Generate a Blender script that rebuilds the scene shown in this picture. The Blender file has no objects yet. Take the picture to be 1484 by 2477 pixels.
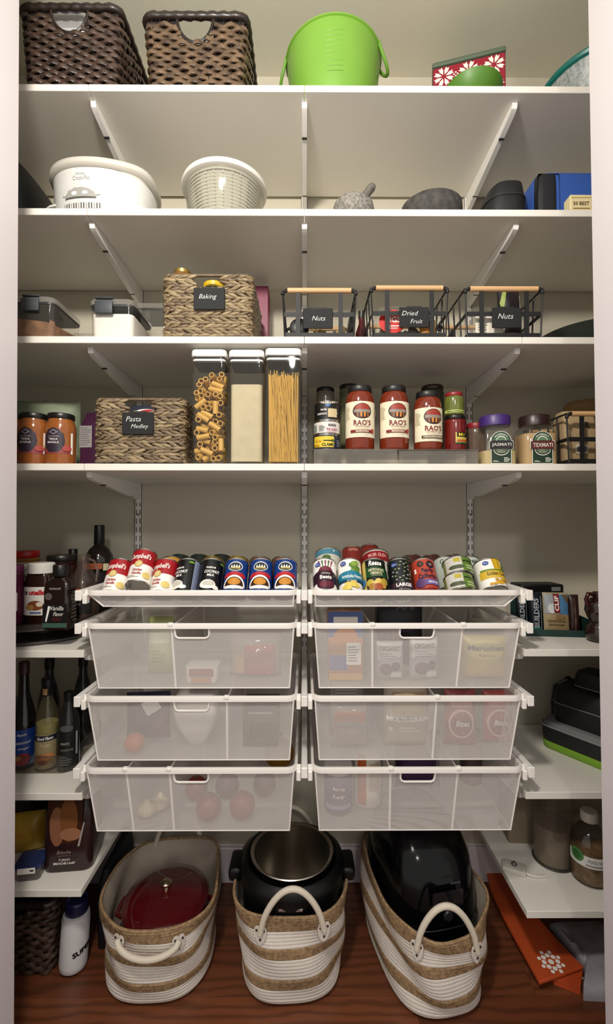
import bpy, bmesh, math, random
from math import sin, cos, pi, radians, sqrt, atan2
from mathutils import Vector, Matrix, Euler

random.seed(7)
SC = bpy.context.scene
COL = SC.collection

# ------------------------------------------------------------------ camera
F_PX, IW, IH = 1110.0, 1484.0, 2477.0
CAM_LOC = Vector((0.0, -1.70, 1.30))
cam_d = bpy.data.cameras.new('camera')
cam_d.sensor_fit = 'VERTICAL'
cam_d.sensor_height = 24.0
cam_d.lens = 24.0 * F_PX / IH
cam_d.clip_start = 0.02
cam = bpy.data.objects.new('camera', cam_d)
COL.objects.link(cam)
cam.location = CAM_LOC
cam.rotation_euler = (radians(90 + 1.35), 0, -0.0045)
SC.camera = cam
CAM_R = cam.rotation_euler.to_matrix()

def at(px, py, Y):
    """world point seen at a photo pixel, on the upright plane at depth Y"""
    d = CAM_R @ Vector(((px - IW/2)/F_PX, -(py - IH/2)/F_PX, -1.0))
    return CAM_LOC + d * ((Y - CAM_LOC.y)/d.y)

def on(px, py, Z):
    """world point seen at a photo pixel, on the level plane at height Z"""
    d = CAM_R @ Vector(((px - IW/2)/F_PX, -(py - IH/2)/F_PX, -1.0))
    return CAM_LOC + d * ((Z - CAM_LOC.z)/d.z)

# ------------------------------------------------------------------ world, lamps, exposure
wd = bpy.data.worlds.new('world'); SC.world = wd
wd.use_nodes = True
_bg = wd.node_tree.nodes['Background']
_bg.inputs[0].default_value = (1.0, 0.965, 0.92, 1)
_bg.inputs[1].default_value = 0.58

def lamp(name, loc, target, power, size, color):
    l = bpy.data.lights.new(name, 'AREA'); l.shape = 'DISK'; l.size = size
    l.energy = power; l.color = color
    o = bpy.data.objects.new(name, l); COL.objects.link(o)
    o.location = loc
    o.rotation_euler = (Vector(target) - Vector(loc)).to_track_quat('-Z', 'Y').to_euler()
    return o
pl_ = bpy.data.lights.new('pendant_lamp', 'POINT'); pl_.energy = 70.0; pl_.shadow_soft_size = 0.08; pl_.color = (1.0, 0.93, 0.83)
po_ = bpy.data.objects.new('pendant_lamp', pl_); COL.objects.link(po_); po_.location = (-0.24, -1.60, 2.40)
lamp('hall_lamp', (0.2, -3.4, 2.75), (0, 0, 1.6), 12.0, 0.25, (1.0, 0.96, 0.92))

SC.view_settings.view_transform = 'Standard'
SC.view_settings.look = 'None'
SC.view_settings.gamma = 1.0
SC.view_settings.use_curve_mapping = False
SC.view_settings.exposure = 0.24
SC.cycles.transparent_max_bounces = 40
SC.cycles.max_bounces = 10
SC.cycles.caustics_reflective = False
SC.cycles.caustics_refractive = False

# ------------------------------------------------------------------ materials
def lin(c):
    if isinstance(c, str):
        c = c.lstrip('#'); c = [int(c[i:i+2], 16)/255 for i in (0, 2, 4)]
    return tuple(x/12.92 if x <= 0.04045 else ((x + 0.055)/1.055)**2.4 for x in c) + (1.0,)

_M = {}
def mat(col, rough=0.5, metal=0.0, bump=0.0, bscale=300.0, var=0.0, vscale=20.0, coat=0.0, spec=0.5,
        col2=None, stretch=(1, 1, 1), trans=0.0):
    """principled material from node noise: var mixes towards a darker (or second) colour, bump gives relief"""
    key = (col, rough, metal, bump, bscale, var, vscale, coat, spec, col2, stretch, trans)
    if key in _M: return _M[key]
    m = bpy.data.materials.new('surface_%s' % str(col).strip('#'))
    m.use_nodes = True
    nt = m.node_tree; b = nt.nodes['Principled BSDF']
    b.inputs['Base Color'].default_value = lin(col)
    b.inputs['Roughness'].default_value = rough
    b.inputs['Metallic'].default_value = metal
    b.inputs['Coat Weight'].default_value = coat
    b.inputs['Specular IOR Level'].default_value = spec
    if trans: b.inputs['Subsurface Weight'].default_value = trans; b.inputs['Subsurface Radius'].default_value = (.02, .02, .02)
    if var or bump:
        tc = nt.nodes.new('ShaderNodeTexCoord')
        mp = nt.nodes.new('ShaderNodeMapping'); mp.inputs['Scale'].default_value = stretch
        nt.links.new(tc.outputs['Object'], mp.inputs['Vector'])
    if var:
        nz = nt.nodes.new('ShaderNodeTexNoise'); nz.inputs['Scale'].default_value = vscale; nz.inputs['Detail'].default_value = 4
        nt.links.new(mp.outputs[0], nz.inputs['Vector'])
        mx = nt.nodes.new('ShaderNodeMix'); mx.data_type = 'RGBA'
        c = lin(col); mx.inputs[6].default_value = c
        mx.inputs[7].default_value = lin(col2) if col2 else tuple(x*0.45 for x in c[:3]) + (1,)
        rp = nt.nodes.new('ShaderNodeMapRange'); rp.inputs[1].default_value = 0.5 - 0.25; rp.inputs[2].default_value = 0.75
        rp.inputs[3].default_value = 0; rp.inputs[4].default_value = var
        nt.links.new(nz.outputs[0], rp.inputs[0]); nt.links.new(rp.outputs[0], mx.inputs[0])
        nt.links.new(mx.outputs[2], b.inputs['Base Color'])
    if bump:
        n2 = nt.nodes.new('ShaderNodeTexNoise'); n2.inputs['Scale'].default_value = bscale; n2.inputs['Detail'].default_value = 3
        nt.links.new(mp.outputs[0], n2.inputs['Vector'])
        bp = nt.nodes.new('ShaderNodeBump'); bp.inputs['Strength'].default_value = bump; bp.inputs['Distance'].default_value = 0.002
        nt.links.new(n2.outputs[0], bp.inputs['Height']); nt.links.new(bp.outputs[0], b.inputs['Normal'])
    _M[key] = m
    return m

def clear(col='#ffffff', amount=0.86, rough=0.06, body='#d8d4cc', gloss=1.0):
    """thin clear plastic or glass: mostly transmits, a little milky body, Fresnel gloss"""
    key = ('clear', col, amount, rough, body, gloss)
    if key in _M: return _M[key]
    m = bpy.data.materials.new('clear_%s' % col.strip('#')); m.use_nodes = True
    nt = m.node_tree; nt.nodes.remove(nt.nodes['Principled BSDF'])
    out = nt.nodes['Material Output']
    tr = nt.nodes.new('ShaderNodeBsdfTransparent'); tr.inputs[0].default_value = lin(col)
    df = nt.nodes.new('ShaderNodeBsdfDiffuse'); df.inputs[0].default_value = lin(body)
    gl = nt.nodes.new('ShaderNodeBsdfGlossy'); gl.inputs['Roughness'].default_value = rough
    m1 = nt.nodes.new('ShaderNodeMixShader'); m1.inputs[0].default_value = amount
    nt.links.new(df.outputs[0], m1.inputs[1]); nt.links.new(tr.outputs[0], m1.inputs[2])
    lw = nt.nodes.new('ShaderNodeLayerWeight'); lw.inputs[0].default_value = 0.5
    pw = nt.nodes.new('ShaderNodeMath'); pw.operation = 'POWER'; pw.inputs[1].default_value = 5.0
    nt.links.new(lw.outputs['Facing'], pw.inputs[0])
    mu = nt.nodes.new('ShaderNodeMath'); mu.operation = 'MULTIPLY_ADD'; mu.inputs[1].default_value = 0.8*gloss; mu.inputs[2].default_value = 0.04*gloss
    nt.links.new(pw.outputs[0], mu.inputs[0])
    m2 = nt.nodes.new('ShaderNodeMixShader')
    nt.links.new(mu.outputs[0], m2.inputs[0])
    nt.links.new(m1.outputs[0], m2.inputs[1]); nt.links.new(gl.outputs[0], m2.inputs[2])
    nt.links.new(m2.outputs[0], out.inputs[0])
    _M[key] = m
    return m

def mesh_mat(pitch=0.0042, wire=0.31):
    """white powder-coated expanded metal: diagonal strands with open diamonds between, at real pitch"""
    key = ('mesh', pitch, wire)
    if key in _M: return _M[key]
    m = bpy.data.materials.new('white_wire_mesh'); m.use_nodes = True
    nt = m.node_tree; b = nt.nodes['Principled BSDF']; out = nt.nodes['Material Output']
    b.inputs['Base Color'].default_value = lin('#e4dfda'); b.inputs['Roughness'].default_value = 0.45
    uv = nt.nodes.new('ShaderNodeUVMap')
    sp = nt.nodes.new('ShaderNodeSeparateXYZ'); nt.links.new(uv.outputs[0], sp.inputs[0])
    def math_(op, a, bb):
        n = nt.nodes.new('ShaderNodeMath'); n.operation = op
        for i, v in enumerate((a, bb)):
            if v is None: continue
            if isinstance(v, (int, float)): n.inputs[i].default_value = v
            else: nt.links.new(v, n.inputs[i])
        return n.outputs[0]
    u = math_('DIVIDE', sp.outputs[0], pitch); v = math_('DIVIDE', sp.outputs[1], pitch*0.72)
    masks = []
    for op in ('ADD', 'SUBTRACT'):
        f = math_('FRACT', math_(op, u, v), None)
        masks.append(math_('LESS_THAN', f, wire*0.85))
    k = math_('MAXIMUM', masks[0], masks[1])
    tr = nt.nodes.new('ShaderNodeBsdfTransparent')
    mx = nt.nodes.new('ShaderNodeMixShader')
    nt.links.new(k, mx.inputs[0]); nt.links.new(tr.outputs[0], mx.inputs[1]); nt.links.new(b.outputs[0], mx.inputs[2])
    nt.links.new(mx.outputs[0], out.inputs[0])
    _M[key] = m
    return m

def oak(base, dark, seed):
    """stained oak: long wavy cathedral grain along X with fine pores"""
    m = bpy.data.materials.new('stained_oak'); m.use_nodes = True
    nt = m.node_tree; b = nt.nodes['Principled BSDF']; b.inputs['Roughness'].default_value = 0.34
    tc = nt.nodes.new('ShaderNodeTexCoord')
    mp = nt.nodes.new('ShaderNodeMapping'); mp.inputs['Scale'].default_value = (0.9, 3.4, 1.0); mp.inputs['Location'].default_value = (seed*3.7, seed*1.3, 0)
    nt.links.new(tc.outputs['Object'], mp.inputs[0])
    wv = nt.nodes.new('ShaderNodeTexWave'); wv.wave_type = 'BANDS'; wv.bands_direction = 'Y'
    wv.inputs['Scale'].default_value = 3.0; wv.inputs['Distortion'].default_value = 9.0; wv.inputs['Detail'].default_value = 3.0; wv.inputs['Detail Scale'].default_value = 1.1
    nt.links.new(mp.outputs[0], wv.inputs[0])
    m2 = nt.nodes.new('ShaderNodeMapping'); m2.inputs['Scale'].default_value = (6, 90, 1); nt.links.new(tc.outputs['Object'], m2.inputs[0])
    nz = nt.nodes.new('ShaderNodeTexNoise'); nz.inputs['Scale'].default_value = 4.0; nz.inputs['Detail'].default_value = 3.0; nt.links.new(m2.outputs[0], nz.inputs[0])
    ml = nt.nodes.new('ShaderNodeMath'); ml.operation = 'MULTIPLY'; nt.links.new(wv.outputs[1], ml.inputs[0]); nt.links.new(nz.outputs[0], ml.inputs[1])
    rp = nt.nodes.new('ShaderNodeMapRange'); rp.inputs[1].default_value = 0.02; rp.inputs[2].default_value = 0.34; nt.links.new(ml.outputs[0], rp.inputs[0])
    mx = nt.nodes.new('ShaderNodeMix'); mx.data_type = 'RGBA'; mx.inputs[6].default_value = lin(dark); mx.inputs[7].default_value = lin(base)
    nt.links.new(rp.outputs[0], mx.inputs[0]); nt.links.new(mx.outputs[2], b.inputs['Base Color'])
    return m

# ------------------------------------------------------------------ mesh builder
def se_loop(ax, ay, e=2.0, n=32, cx=0, cy=0, z=0, rot=0.0):
    out = []
    for i in range(n):
        a = 2*pi*i/n + pi/n
        c, s = cos(a), sin(a)
        x = ax*math.copysign(abs(c)**(2/e), c); y = ay*math.copysign(abs(s)**(2/e), s)
        if rot: x, y = x*cos(rot) - y*sin(rot), x*sin(rot) + y*cos(rot)
        out.append(Vector((cx + x, cy + y, z)))
    return out

def rr_loop(x0, x1, y0, y1, r, z=0, n=5):
    """rounded rectangle loop"""
    out = []
    for (cx, cy, a0) in ((x1 - r, y1 - r, 0), (x0 + r, y1 - r, pi/2), (x0 + r, y0 + r, pi), (x1 - r, y0 + r, 3*pi/2)):
        for i in range(n + 1):
            a = a0 + (pi/2)*i/n
            out.append(Vector((cx + r*cos(a), cy + r*sin(a), z)))
    return out

_rb = {}
def rbox_geo(sx, sy, sz, r, seg):
    key = (round(sx, 5), round(sy, 5), round(sz, 5), round(r, 5), seg)
    if key in _rb: return _rb[key]
    bm = bmesh.new(); bmesh.ops.create_cube(bm, size=1.0)
    for v in bm.verts: v.co = Vector((v.co.x*sx, v.co.y*sy, v.co.z*sz))
    if r > 0:
        bmesh.ops.bevel(bm, geom=list(bm.edges), offset=min(r, .49*min(sx, sy, sz)), segments=seg, affect='EDGES', profile=0.5)
    bm.verts.ensure_lookup_table(); bm.verts.index_update()
    res = ([v.co.copy() for v in bm.verts], [[v.index for v in f.verts] for f in bm.faces])
    bm.free(); _rb[key] = res
    return res

def pillow_pt(a, b, w, h, t, sg=-1, wob=0.0, seed=0, lift=0.0):
    """point of a stuffed packet; a, b run from -1 to 1 across and up"""
    rnd = random.Random(seed); ph = [rnd.uniform(0, 6.28) for _ in range(3)]
    th = max((1 - min(1, abs(a))**2.4)*(1 - min(1, abs(b))**2.4), 0)**0.6
    wb = wob*(sin(7*a + ph[0] + 3*b)*0.5 + sin(9*b + ph[1] - 4*a)*0.5 + 0.5*sin(15*a + 11*b + ph[2]))
    return Vector((a*w/2, sg*(t/2*th + 0.001 + wb*th + lift), (b + 1)/2*h))

def pil(w, h, t, wob=0.0, seed=0):
    """print surface on the front of a packet"""
    return lambda u, v, hh: pillow_pt(2*u/w, 2*v/h - 1, w, h, t, -1, wob, seed, hh + .0004)

class MB:
    def __init__(s):
        s.v = []; s.f = []; s.mi = []; s.mats = []; s.uv = {}; s.M = Matrix()
    def _m(s, m):
        if m not in s.mats: s.mats.append(m)
        return s.mats.index(m)
    def add(s, vs, fs, m, M=None):
        o = len(s.v); k = s._m(m); T = s.M if M is None else s.M @ M
        s.v += [T @ Vector(p) for p in vs]
        s.f += [[i + o for i in f] for f in fs]; s.mi += [k]*len(fs)
        return s
    def box(s, c, d, m, r=0.0, seg=1, M=None):
        vs, fs = rbox_geo(d[0], d[1], d[2], r, seg)
        c = Vector(c)
        return s.add([p + c for p in vs], fs, m, M)
    def bx(s, x0, x1, y0, y1, z0, z1, m, r=0.0, seg=1):
        return s.box(((x0+x1)/2, (y0+y1)/2, (z0+z1)/2), (x1-x0, y1-y0, z1-z0), m, r, seg)
    def loft(s, loops, m, cap0=True, cap1=True, M=None):
        n = len(loops[0]); vs = [p for L in loops for p in L]; fs = []
        for k in range(len(loops) - 1):
            for i in range(n):
                j = (i + 1) % n
                fs.append([k*n + i, k*n + j, (k+1)*n + j, (k+1)*n + i])
        if cap0: fs.append(list(range(n))[::-1])
        if cap1: fs.append([(len(loops)-1)*n + i for i in range(n)])
        return s.add(vs, fs, m, M)
    def lathe(s, prof, m, n=28, c=(0, 0, 0), sx=1.0, sy=1.0, cap0=True, cap1=True, e=2.0, M=None):
        loops = []
        for (r, z) in prof:
            L = se_loop(max(r, 1e-5)*sx, max(r, 1e-5)*sy, e, n, c[0], c[1], c[2] + z)
            loops.append(L)
        return s.loft(loops, m, cap0, cap1, M)
    def tube(s, path, r, m, n=8, closed=False, prof=None, M=None, up=None):
        P = [Vector(p) for p in path]; K = len(P)
        if prof is None:
            prof = [(cos(2*pi*i/n), sin(2*pi*i/n)) for i in range(n)]
        n = len(prof)
        T = []
        for i in range(K):
            a = P[(i-1) % K] if (closed or i > 0) else P[i]
            b = P[(i+1) % K] if (closed or i < K-1) else P[i]
            t = (b - a)
            T.append(t.normalized() if t.length > 1e-9 else Vector((0, 0, 1)))
        ref = Vector(up) if up else (Vector((0, 0, 1)) if abs(T[0].z) < 0.9 else Vector((1, 0, 0)))
        loops = []
        for i in range(K):
            t = T[i]
            u = ref - t*ref.dot(t)
            if u.length < 1e-6: u = t.orthogonal()
            u.normalize()
            if not up: ref = u
            w = t.cross(u)
            rr = r[i] if isinstance(r, (list, tuple)) else r
            loops.append([P[i] + (w*a + u*b)*rr for (a, b) in prof])
        if closed:
            vs = [p for L in loops for p in L]; fs = []
            for k in range(K):
                k2 = (k + 1) % K
                for i in range(n):
                    j = (i + 1) % n
                    fs.append([k*n + i, k*n + j, k2*n + j, k2*n + i])
            return s.add(vs, fs, m, M)
        return s.loft(loops, m, True, True, M)
    def strap(s, path, w, t, m, up=None, closed=False):
        """flat strip: w across the 'up' direction's binormal, t thick along up"""
        return s.tube(path, 1.0, m, closed=closed, prof=[(-w/2, -t/2), (w/2, -t/2), (w/2, t/2), (-w/2, t/2)], up=up)
    def prism(s, pts, axis, a, b, m):
        """extrude a 2-D outline; axis 'x': pts are (y,z), 'y': (x,z), 'z': (x,y)"""
        def mk(p, t):
            return {'x': (t, p[0], p[1]), 'y': (p[0], t, p[1]), 'z': (p[0], p[1], t)}[axis]
        n = len(pts)
        vs = [Vector(mk(p, a)) for p in pts] + [Vector(mk(p, b)) for p in pts]
        fs = [list(range(n))[::-1], [n + i for i in range(n)]]
        for i in range(n):
            j = (i + 1) % n; fs.append([i, j, n + j, n + i])
        return s.add(vs, fs, m)
    def ball(s, c, r, m, n=12, k=8, sc=(1, 1, 1), M=None):
        loops = []
        for i in range(k + 1):
            a = -pi/2 + pi*i/k
            loops.append([Vector((c[0] + r*sc[0]*max(cos(a), .001)*cos(2*pi*j/n), c[1] + r*sc[1]*max(cos(a), .001)*sin(2*pi*j/n), c[2] + r*sc[2]*sin(a))) for j in range(n)])
        return s.loft(loops, m, True, True, M)
    def sheet(s, fn, nu, nv, m):
        """surface from fn(u,v), u,v in 0..1"""
        vs = [Vector(fn(i/nu, j/nv)) for j in range(nv + 1) for i in range(nu + 1)]
        fs = [[j*(nu+1)+i, j*(nu+1)+i+1, (j+1)*(nu+1)+i+1, (j+1)*(nu+1)+i] for j in range(nv) for i in range(nu)]
        return s.add(vs, fs, m)
    def pillow(s, w, h, t, m, nu=14, nv=14, wob=0.0, seed=0):
        """stuffed packet in the XZ plane standing on z=0, bulging by t/2 to both sides"""
        def half(sg):
            return lambda u, v: pillow_pt(2*u - 1, 2*v - 1, w, h, t, sg, wob, seed)
        o = len(s.v)
        s.sheet(half(-1), nu, nv, m); 
        k = len(s.f)
        s.sheet(half(1), nu, nv, m)
        for i in range(k, len(s.f)): s.f[i] = s.f[i][::-1]
        # close the seam
        N = (nu+1)*(nv+1)
        ring = [i for i in range(nu)] + [j*(nu+1)+nu for j in range(nv)] + [nv*(nu+1)+i for i in range(nu, 0, -1)] + [j*(nu+1) for j in range(nv, 0, -1)]
        mi = s._m(m)
        for a, b in zip(ring, ring[1:] + ring[:1]):
            s.f.append([o+b, o+a, o+N+a, o+N+b]); s.mi.append(mi)
        return s
    def quad_uv(s, pts, uvs, m):
        s.add(pts, [list(range(len(pts)))], m); s.uv[len(s.f) - 1] = uvs
        return s
    def build(s, name, parent=None, smooth=40, label=None, kind=None):
        me = bpy.data.meshes.new(name)
        me.from_pydata([tuple(p) for p in s.v], [], s.f)
        for m in s.mats: me.materials.append(m)
        me.polygons.foreach_set('material_index', s.mi)
        if s.uv:
            lay = me.uv_layers.new(name='UVMap')
            for fi, uvs in s.uv.items():
                for li, q in zip(me.polygons[fi].loop_indices, uvs): lay.data[li].uv = q
        if smooth:
            me.polygons.foreach_set('use_smooth', [True]*len(me.polygons))
            me.set_sharp_from_angle(angle=radians(smooth))
        me.update()
        o = bpy.data.objects.new(name, me); COL.objects.link(o)
        if parent is not None: o.parent = parent
        if label: o['label'] = label
        if kind: o['kind'] = kind
        return o

def tag(o, label, cat, group=None, kind=None):
    o['label'] = label; o['category'] = cat
    if group: o['group'] = group
    if kind: o['kind'] = kind
    return o

def thing(name, label, cat, loc=(0, 0, 0), rz=0.0, rx=0.0, ry=0.0, group=None):
    o = bpy.data.objects.new(name, None); COL.objects.link(o)
    o.empty_display_size = 0.02
    o.location = loc; o.rotation_euler = (rx, ry, rz)
    return tag(o, label, cat, group)

def dup(root, loc, label, rz=None, rx=None, ry=None, group=None):
    r = root.copy(); COL.objects.link(r); r.location = loc; r['label'] = label
    e = root.rotation_euler
    r.rotation_euler = (e.x if rx is None else rx, e.y if ry is None else ry, e.z if rz is None else rz)
    if group: r['group'] = group
    for ch in list(root.children):
        c = ch.copy(); COL.objects.link(c); c.parent = r
        for g in list(ch.children):
            d = g.copy(); COL.objects.link(d); d.parent = c
    return r

def struct(name, mb, smooth=0):
    o = mb.build(name, smooth=smooth); o['kind'] = 'structure'
    return o

# ------------------------------------------------------------------ flat print (lettering and label artwork)
_txt = {}
def text_geo(body, bold=0.0, shear=0.0):
    key = (body, bold, shear)
    if key in _txt: return _txt[key]
    cu = bpy.data.curves.new('lettering', 'FONT'); cu.body = body; cu.resolution_u = 2
    cu.offset = bold; cu.shear = shear
    ob = bpy.data.objects.new('lettering', cu)
    me = bpy.data.meshes.new_from_object(ob)
    vs = [(v.co.x, v.co.y) for v in me.vertices]; fs = [list(p.vertices) for p in me.polygons]
    bpy.data.objects.remove(ob); bpy.data.meshes.remove(me); bpy.data.curves.remove(cu)
    if not vs: vs, fs = [(0, 0), (1, 0), (1, 1)], [[0, 1, 2]]
    x0 = min(v[0] for v in vs); x1 = max(v[0] for v in vs); y0 = min(v[1] for v in vs); y1 = max(v[1] for v in vs)
    _txt[key] = ([((x - x0)/(x1 - x0 or 1), (y - y0)/(y1 - y0 or 1)) for x, y in vs], fs, (x1 - x0)/(y1 - y0 or 1))
    return _txt[key]

class Print:
    """artwork on a surface given by fn(u, v, lift) -> point; u to the right, v up, metres"""
    def __init__(s, fn, step=0.005, lift=0.00025, vstep=0):
        s.fn = fn; s.step = step; s.vstep = vstep; s.mb = MB(); s.lift = lift; s.k = 1
    def poly(s, pts, m, k=None):
        bm = bmesh.new()
        vs = [bm.verts.new((p[0], p[1], 0)) for p in pts]
        bm.faces.new(vs)
        if s.step:
            us = [p[0] for p in pts]; a, b = min(us), max(us)
            n = int((b - a)/s.step)
            for i in range(1, n + 1):
                bmesh.ops.bisect_plane(bm, geom=bm.verts[:] + bm.edges[:] + bm.faces[:], plane_co=(a + (b-a)*i/(n+1), 0, 0), plane_no=(1, 0, 0), dist=1e-7)
        if s.vstep:
            us = [p[1] for p in pts]; a, b = min(us), max(us)
            n = int((b - a)/s.vstep)
            for i in range(1, n + 1):
                bmesh.ops.bisect_plane(bm, geom=bm.verts[:] + bm.edges[:] + bm.faces[:], plane_co=(0, a + (b-a)*i/(n+1), 0), plane_no=(0, 1, 0), dist=1e-7)
        bmesh.ops.triangulate(bm, faces=bm.faces[:])
        bm.verts.index_update()
        s._put([(v.co.x, v.co.y) for v in bm.verts], [[v.index for v in f.verts] for f in bm.faces], m, k)
        bm.free()
        return s
    def _put(s, vs, fs, m, k=None):
        if k is None: s.k += 1; k = s.k
        h = s.lift*k
        out = []
        for f in fs:
            if len(f) > 2:
                a, b, c = vs[f[0]], vs[f[1]], vs[f[2]]
                cr = (b[0]-a[0])*(c[1]-a[1]) - (b[1]-a[1])*(c[0]-a[0])
                out.append(f if cr >= 0 else f[::-1])
        s.mb.add([s.fn(u, v, h) for u, v in vs], out, m)
    def rect(s, u0, v0, u1, v1, m, k=None):
        return s.poly([(u0, v0), (u1, v0), (u1, v1), (u0, v1)], m, k)
    def ell(s, cu, cv, ru, rv, m, k=None, n=20, a0=0.0, a1=2*pi):
        return s.poly([(cu + ru*cos(a0 + (a1-a0)*i/n), cv + rv*sin(a0 + (a1-a0)*i/n)) for i in range(n + (0 if a1 - a0 > 6.28 else 1))], m, k)
    def rrect(s, u0, v0, u1, v1, r, m, k=None):
        L = rr_loop(u0, u1, v0, v1, r, 0, 3)
        return s.poly([(p.x, p.y) for p in L], m, k)
    def text(s, body, cu, cv, h, m, w=None, bold=0.0, shear=0.0, arch=0.0, rot=0.0, k=None):
        vs, fs, asp = text_geo(body, bold, shear)
        W = w if w else h*asp
        out = []
        for x, y in vs:
            a = (x - .5)*W; b = (y - .5)*h
            b += arch*(1 - (2*(x - .5))**2)
            if rot: a, b = a*cos(rot) - b*sin(rot), a*sin(rot) + b*cos(rot)
            out.append((cu + a, cv + b))
        s._put(out, fs, m, k)
        return s
    def lines(s, u0, u1, v0, v1, n, m, duty=0.45, k=None, seed=1):
        """rows of small print too fine to read"""
        rnd = random.Random(seed); p = (v1 - v0)/n
        if k is None: s.k += 1; k = s.k
        for i in range(n):
            v = v1 - (i + .5)*p
            s.rect(u0, v - p*duty/2, u0 + (u1-u0)*rnd.uniform(.6, 1), v + p*duty/2, m, k)
        return s
    def build(s, name, parent, **kw):
        return s.mb.build(name, parent, smooth=0, **kw)

def cyl(R, z0=0.0, turn=0.0):
    def fn(u, v, h):
        a = -pi/2 + turn + u/R
        return Vector(((R + h)*cos(a), (R + h)*sin(a), z0 + v))
    return fn

def flat(y=0.0, x0=0.0, z0=0.0):
    return lambda u, v, h: Vector((x0 + u, y - h, z0 + v))

# common colours
WHITE = mat('#e9e6df', 0.45)
SHELF = mat('#eae6dd', 0.5, var=0.06, vscale=6)
WALLM = mat('#cdc7b5', 0.85, bump=0.15, bscale=260)
TRIMM = mat('#e0d9dd', 0.45, var=0.04, vscale=5)
STEEL = mat('#eceae6', 0.35)
BLACK = mat('#0c0c0d', 0.4)
BLK_S = mat('#0a0a0b', 0.18)
TIN = mat('#b9b6ae', 0.25, metal=1.0)
PAPER = mat('#ece6da', 0.5)
PW = mat('#f3efe8', 0.3); PK = mat('#141214', 0.3); PR = mat('#a3161f', 0.3); PG = mat('#23512a', 0.3)
PY = mat('#e2c63a', 0.3); PB = mat('#1d3f86', 0.3)
CHALK = mat('#d8d8d4', 0.9)
# ================================================================== the room
YF = -0.432                      # front edge of the shelves
XL, XR = -1.15, 1.16
ZC = 2.99                        # ceiling
SEAMX = 0.61
Z1 = at(735, 205.5, YF).z; Z2 = at(735, 505, YF).z; Z3 = at(735, 814, YF).z; Z4 = at(735, 1121.5, YF).z
ZLA, ZLB, ZLC = at(120, 1574, YF).z, at(120, 1919, YF).z, at(120, 2153, YF).z
ZRA, ZRB, ZRC = at(1370, 1571, YF).z, at(1370, 1916, YF).z, at(1370, 2204, YF).z

FLOORM = oak('#6c3d26', '#58321e', 1); OAKS = [FLOORM, oak('#734128', '#5c3420', 2), oak('#673823', '#532e1b', 3)]
b = MB(); b.bx(XL - .1, XR + .1, -3.6, 0.1, -0.12, -0.02, mat('#2c1a12', 0.7)); floor = struct('floor', b)
pw_ = 0.082; j = 0
protos = {}
for k in range(int(1.35/pw_) + 1):
    y1 = 0.0 - k*pw_; y0 = y1 - pw_ + 0.0005
    xs = sorted([XL, XR] + [XL + ((k*0.73 + q*1.07) % 2.2) for q in range(2)])
    for x0, x1 in zip(xs, xs[1:]):
        if x1 - x0 < .12: continue
        m_ = OAKS[(j*7 + k) % 3]; j += 1
        b = MB(); b.bx(x0 + .0003, x1 - .0003, y0, y1, -0.02, 0.0, m_)
        b.build('plank', floor, smooth=0)
b = MB(); b.bx(XL - .1, XR + .1, -3.6, -1.38, -0.02, 0.0, FLOORM); b.build('outer_boards', floor, smooth=0)

b = MB(); b.bx(XL - .1, XR + .1, 0.0, 0.1, -0.02, ZC + .1, WALLM); struct('wall_back', b)
b = MB(); b.bx(XL - .1, XL, -0.72, 0.0, -0.02, ZC + .1, WALLM); struct('wall_left', b)
b = MB(); b.bx(XR, XR + .1, -0.72, 0.0, -0.02, ZC + .1, WALLM); struct('wall_right', b)
b = MB(); b.bx(XL - .1, XR + .1, -0.74, 0.0, ZC, ZC + .1, mat('#dedac8', 0.9, bump=0.1, bscale=200)); struct('ceiling', b)
b = MB(); b.bx(XL, XR, -0.014, 0.0, 0.0, 0.125, TRIMM, r=.003); b.bx(XL, XR, -0.009, 0.0, 0.125, 0.135, TRIMM, r=.003); struct('baseboard_back', b)
# door jambs: the inner reveal is what shows at the photo's left and right borders
YJ = -0.62
for nm, pts, sg in (('trim_1', (at(46, 60, YJ), at(34, 2400, YJ)), -1), ('trim_2', (at(1425, 60, YJ), at(1465, 2400, YJ)), 1)):
    b = MB()
    (t, q) = pts
    def xz(z): return q.x + (t.x - q.x)*(z - q.z)/(t.z - q.z)
    za, zb = -0.02, ZC + .1
    x_a, x_b = xz(za), xz(zb); w = 0.45*sg
    def slab(y0, y1, in_a, in_b, out, m):
        vs = [(x_a + in_a, y0, za), (x_a + in_a, y1, za), (out, y1, za), (out, y0, za),
              (x_b + in_b, y0, zb), (x_b + in_b, y1, zb), (out, y1, zb), (out, y0, zb)]
        fs = [[0, 1, 5, 4], [1, 2, 6, 5], [2, 3, 7, 6], [3, 0, 4, 7], [0, 3, 2, 1], [4, 5, 6, 7]]
        if sg < 0: fs = [f[::-1] for f in fs]
        b.add(vs, fs, m)
    slab(YJ - .125, YJ, 0, 0, x_a + w, TRIMM)
    slab(YJ - .142, YJ - .125, .008*sg, .008*sg, x_a + .09*sg, TRIMM)
    struct(nm, b)

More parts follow.
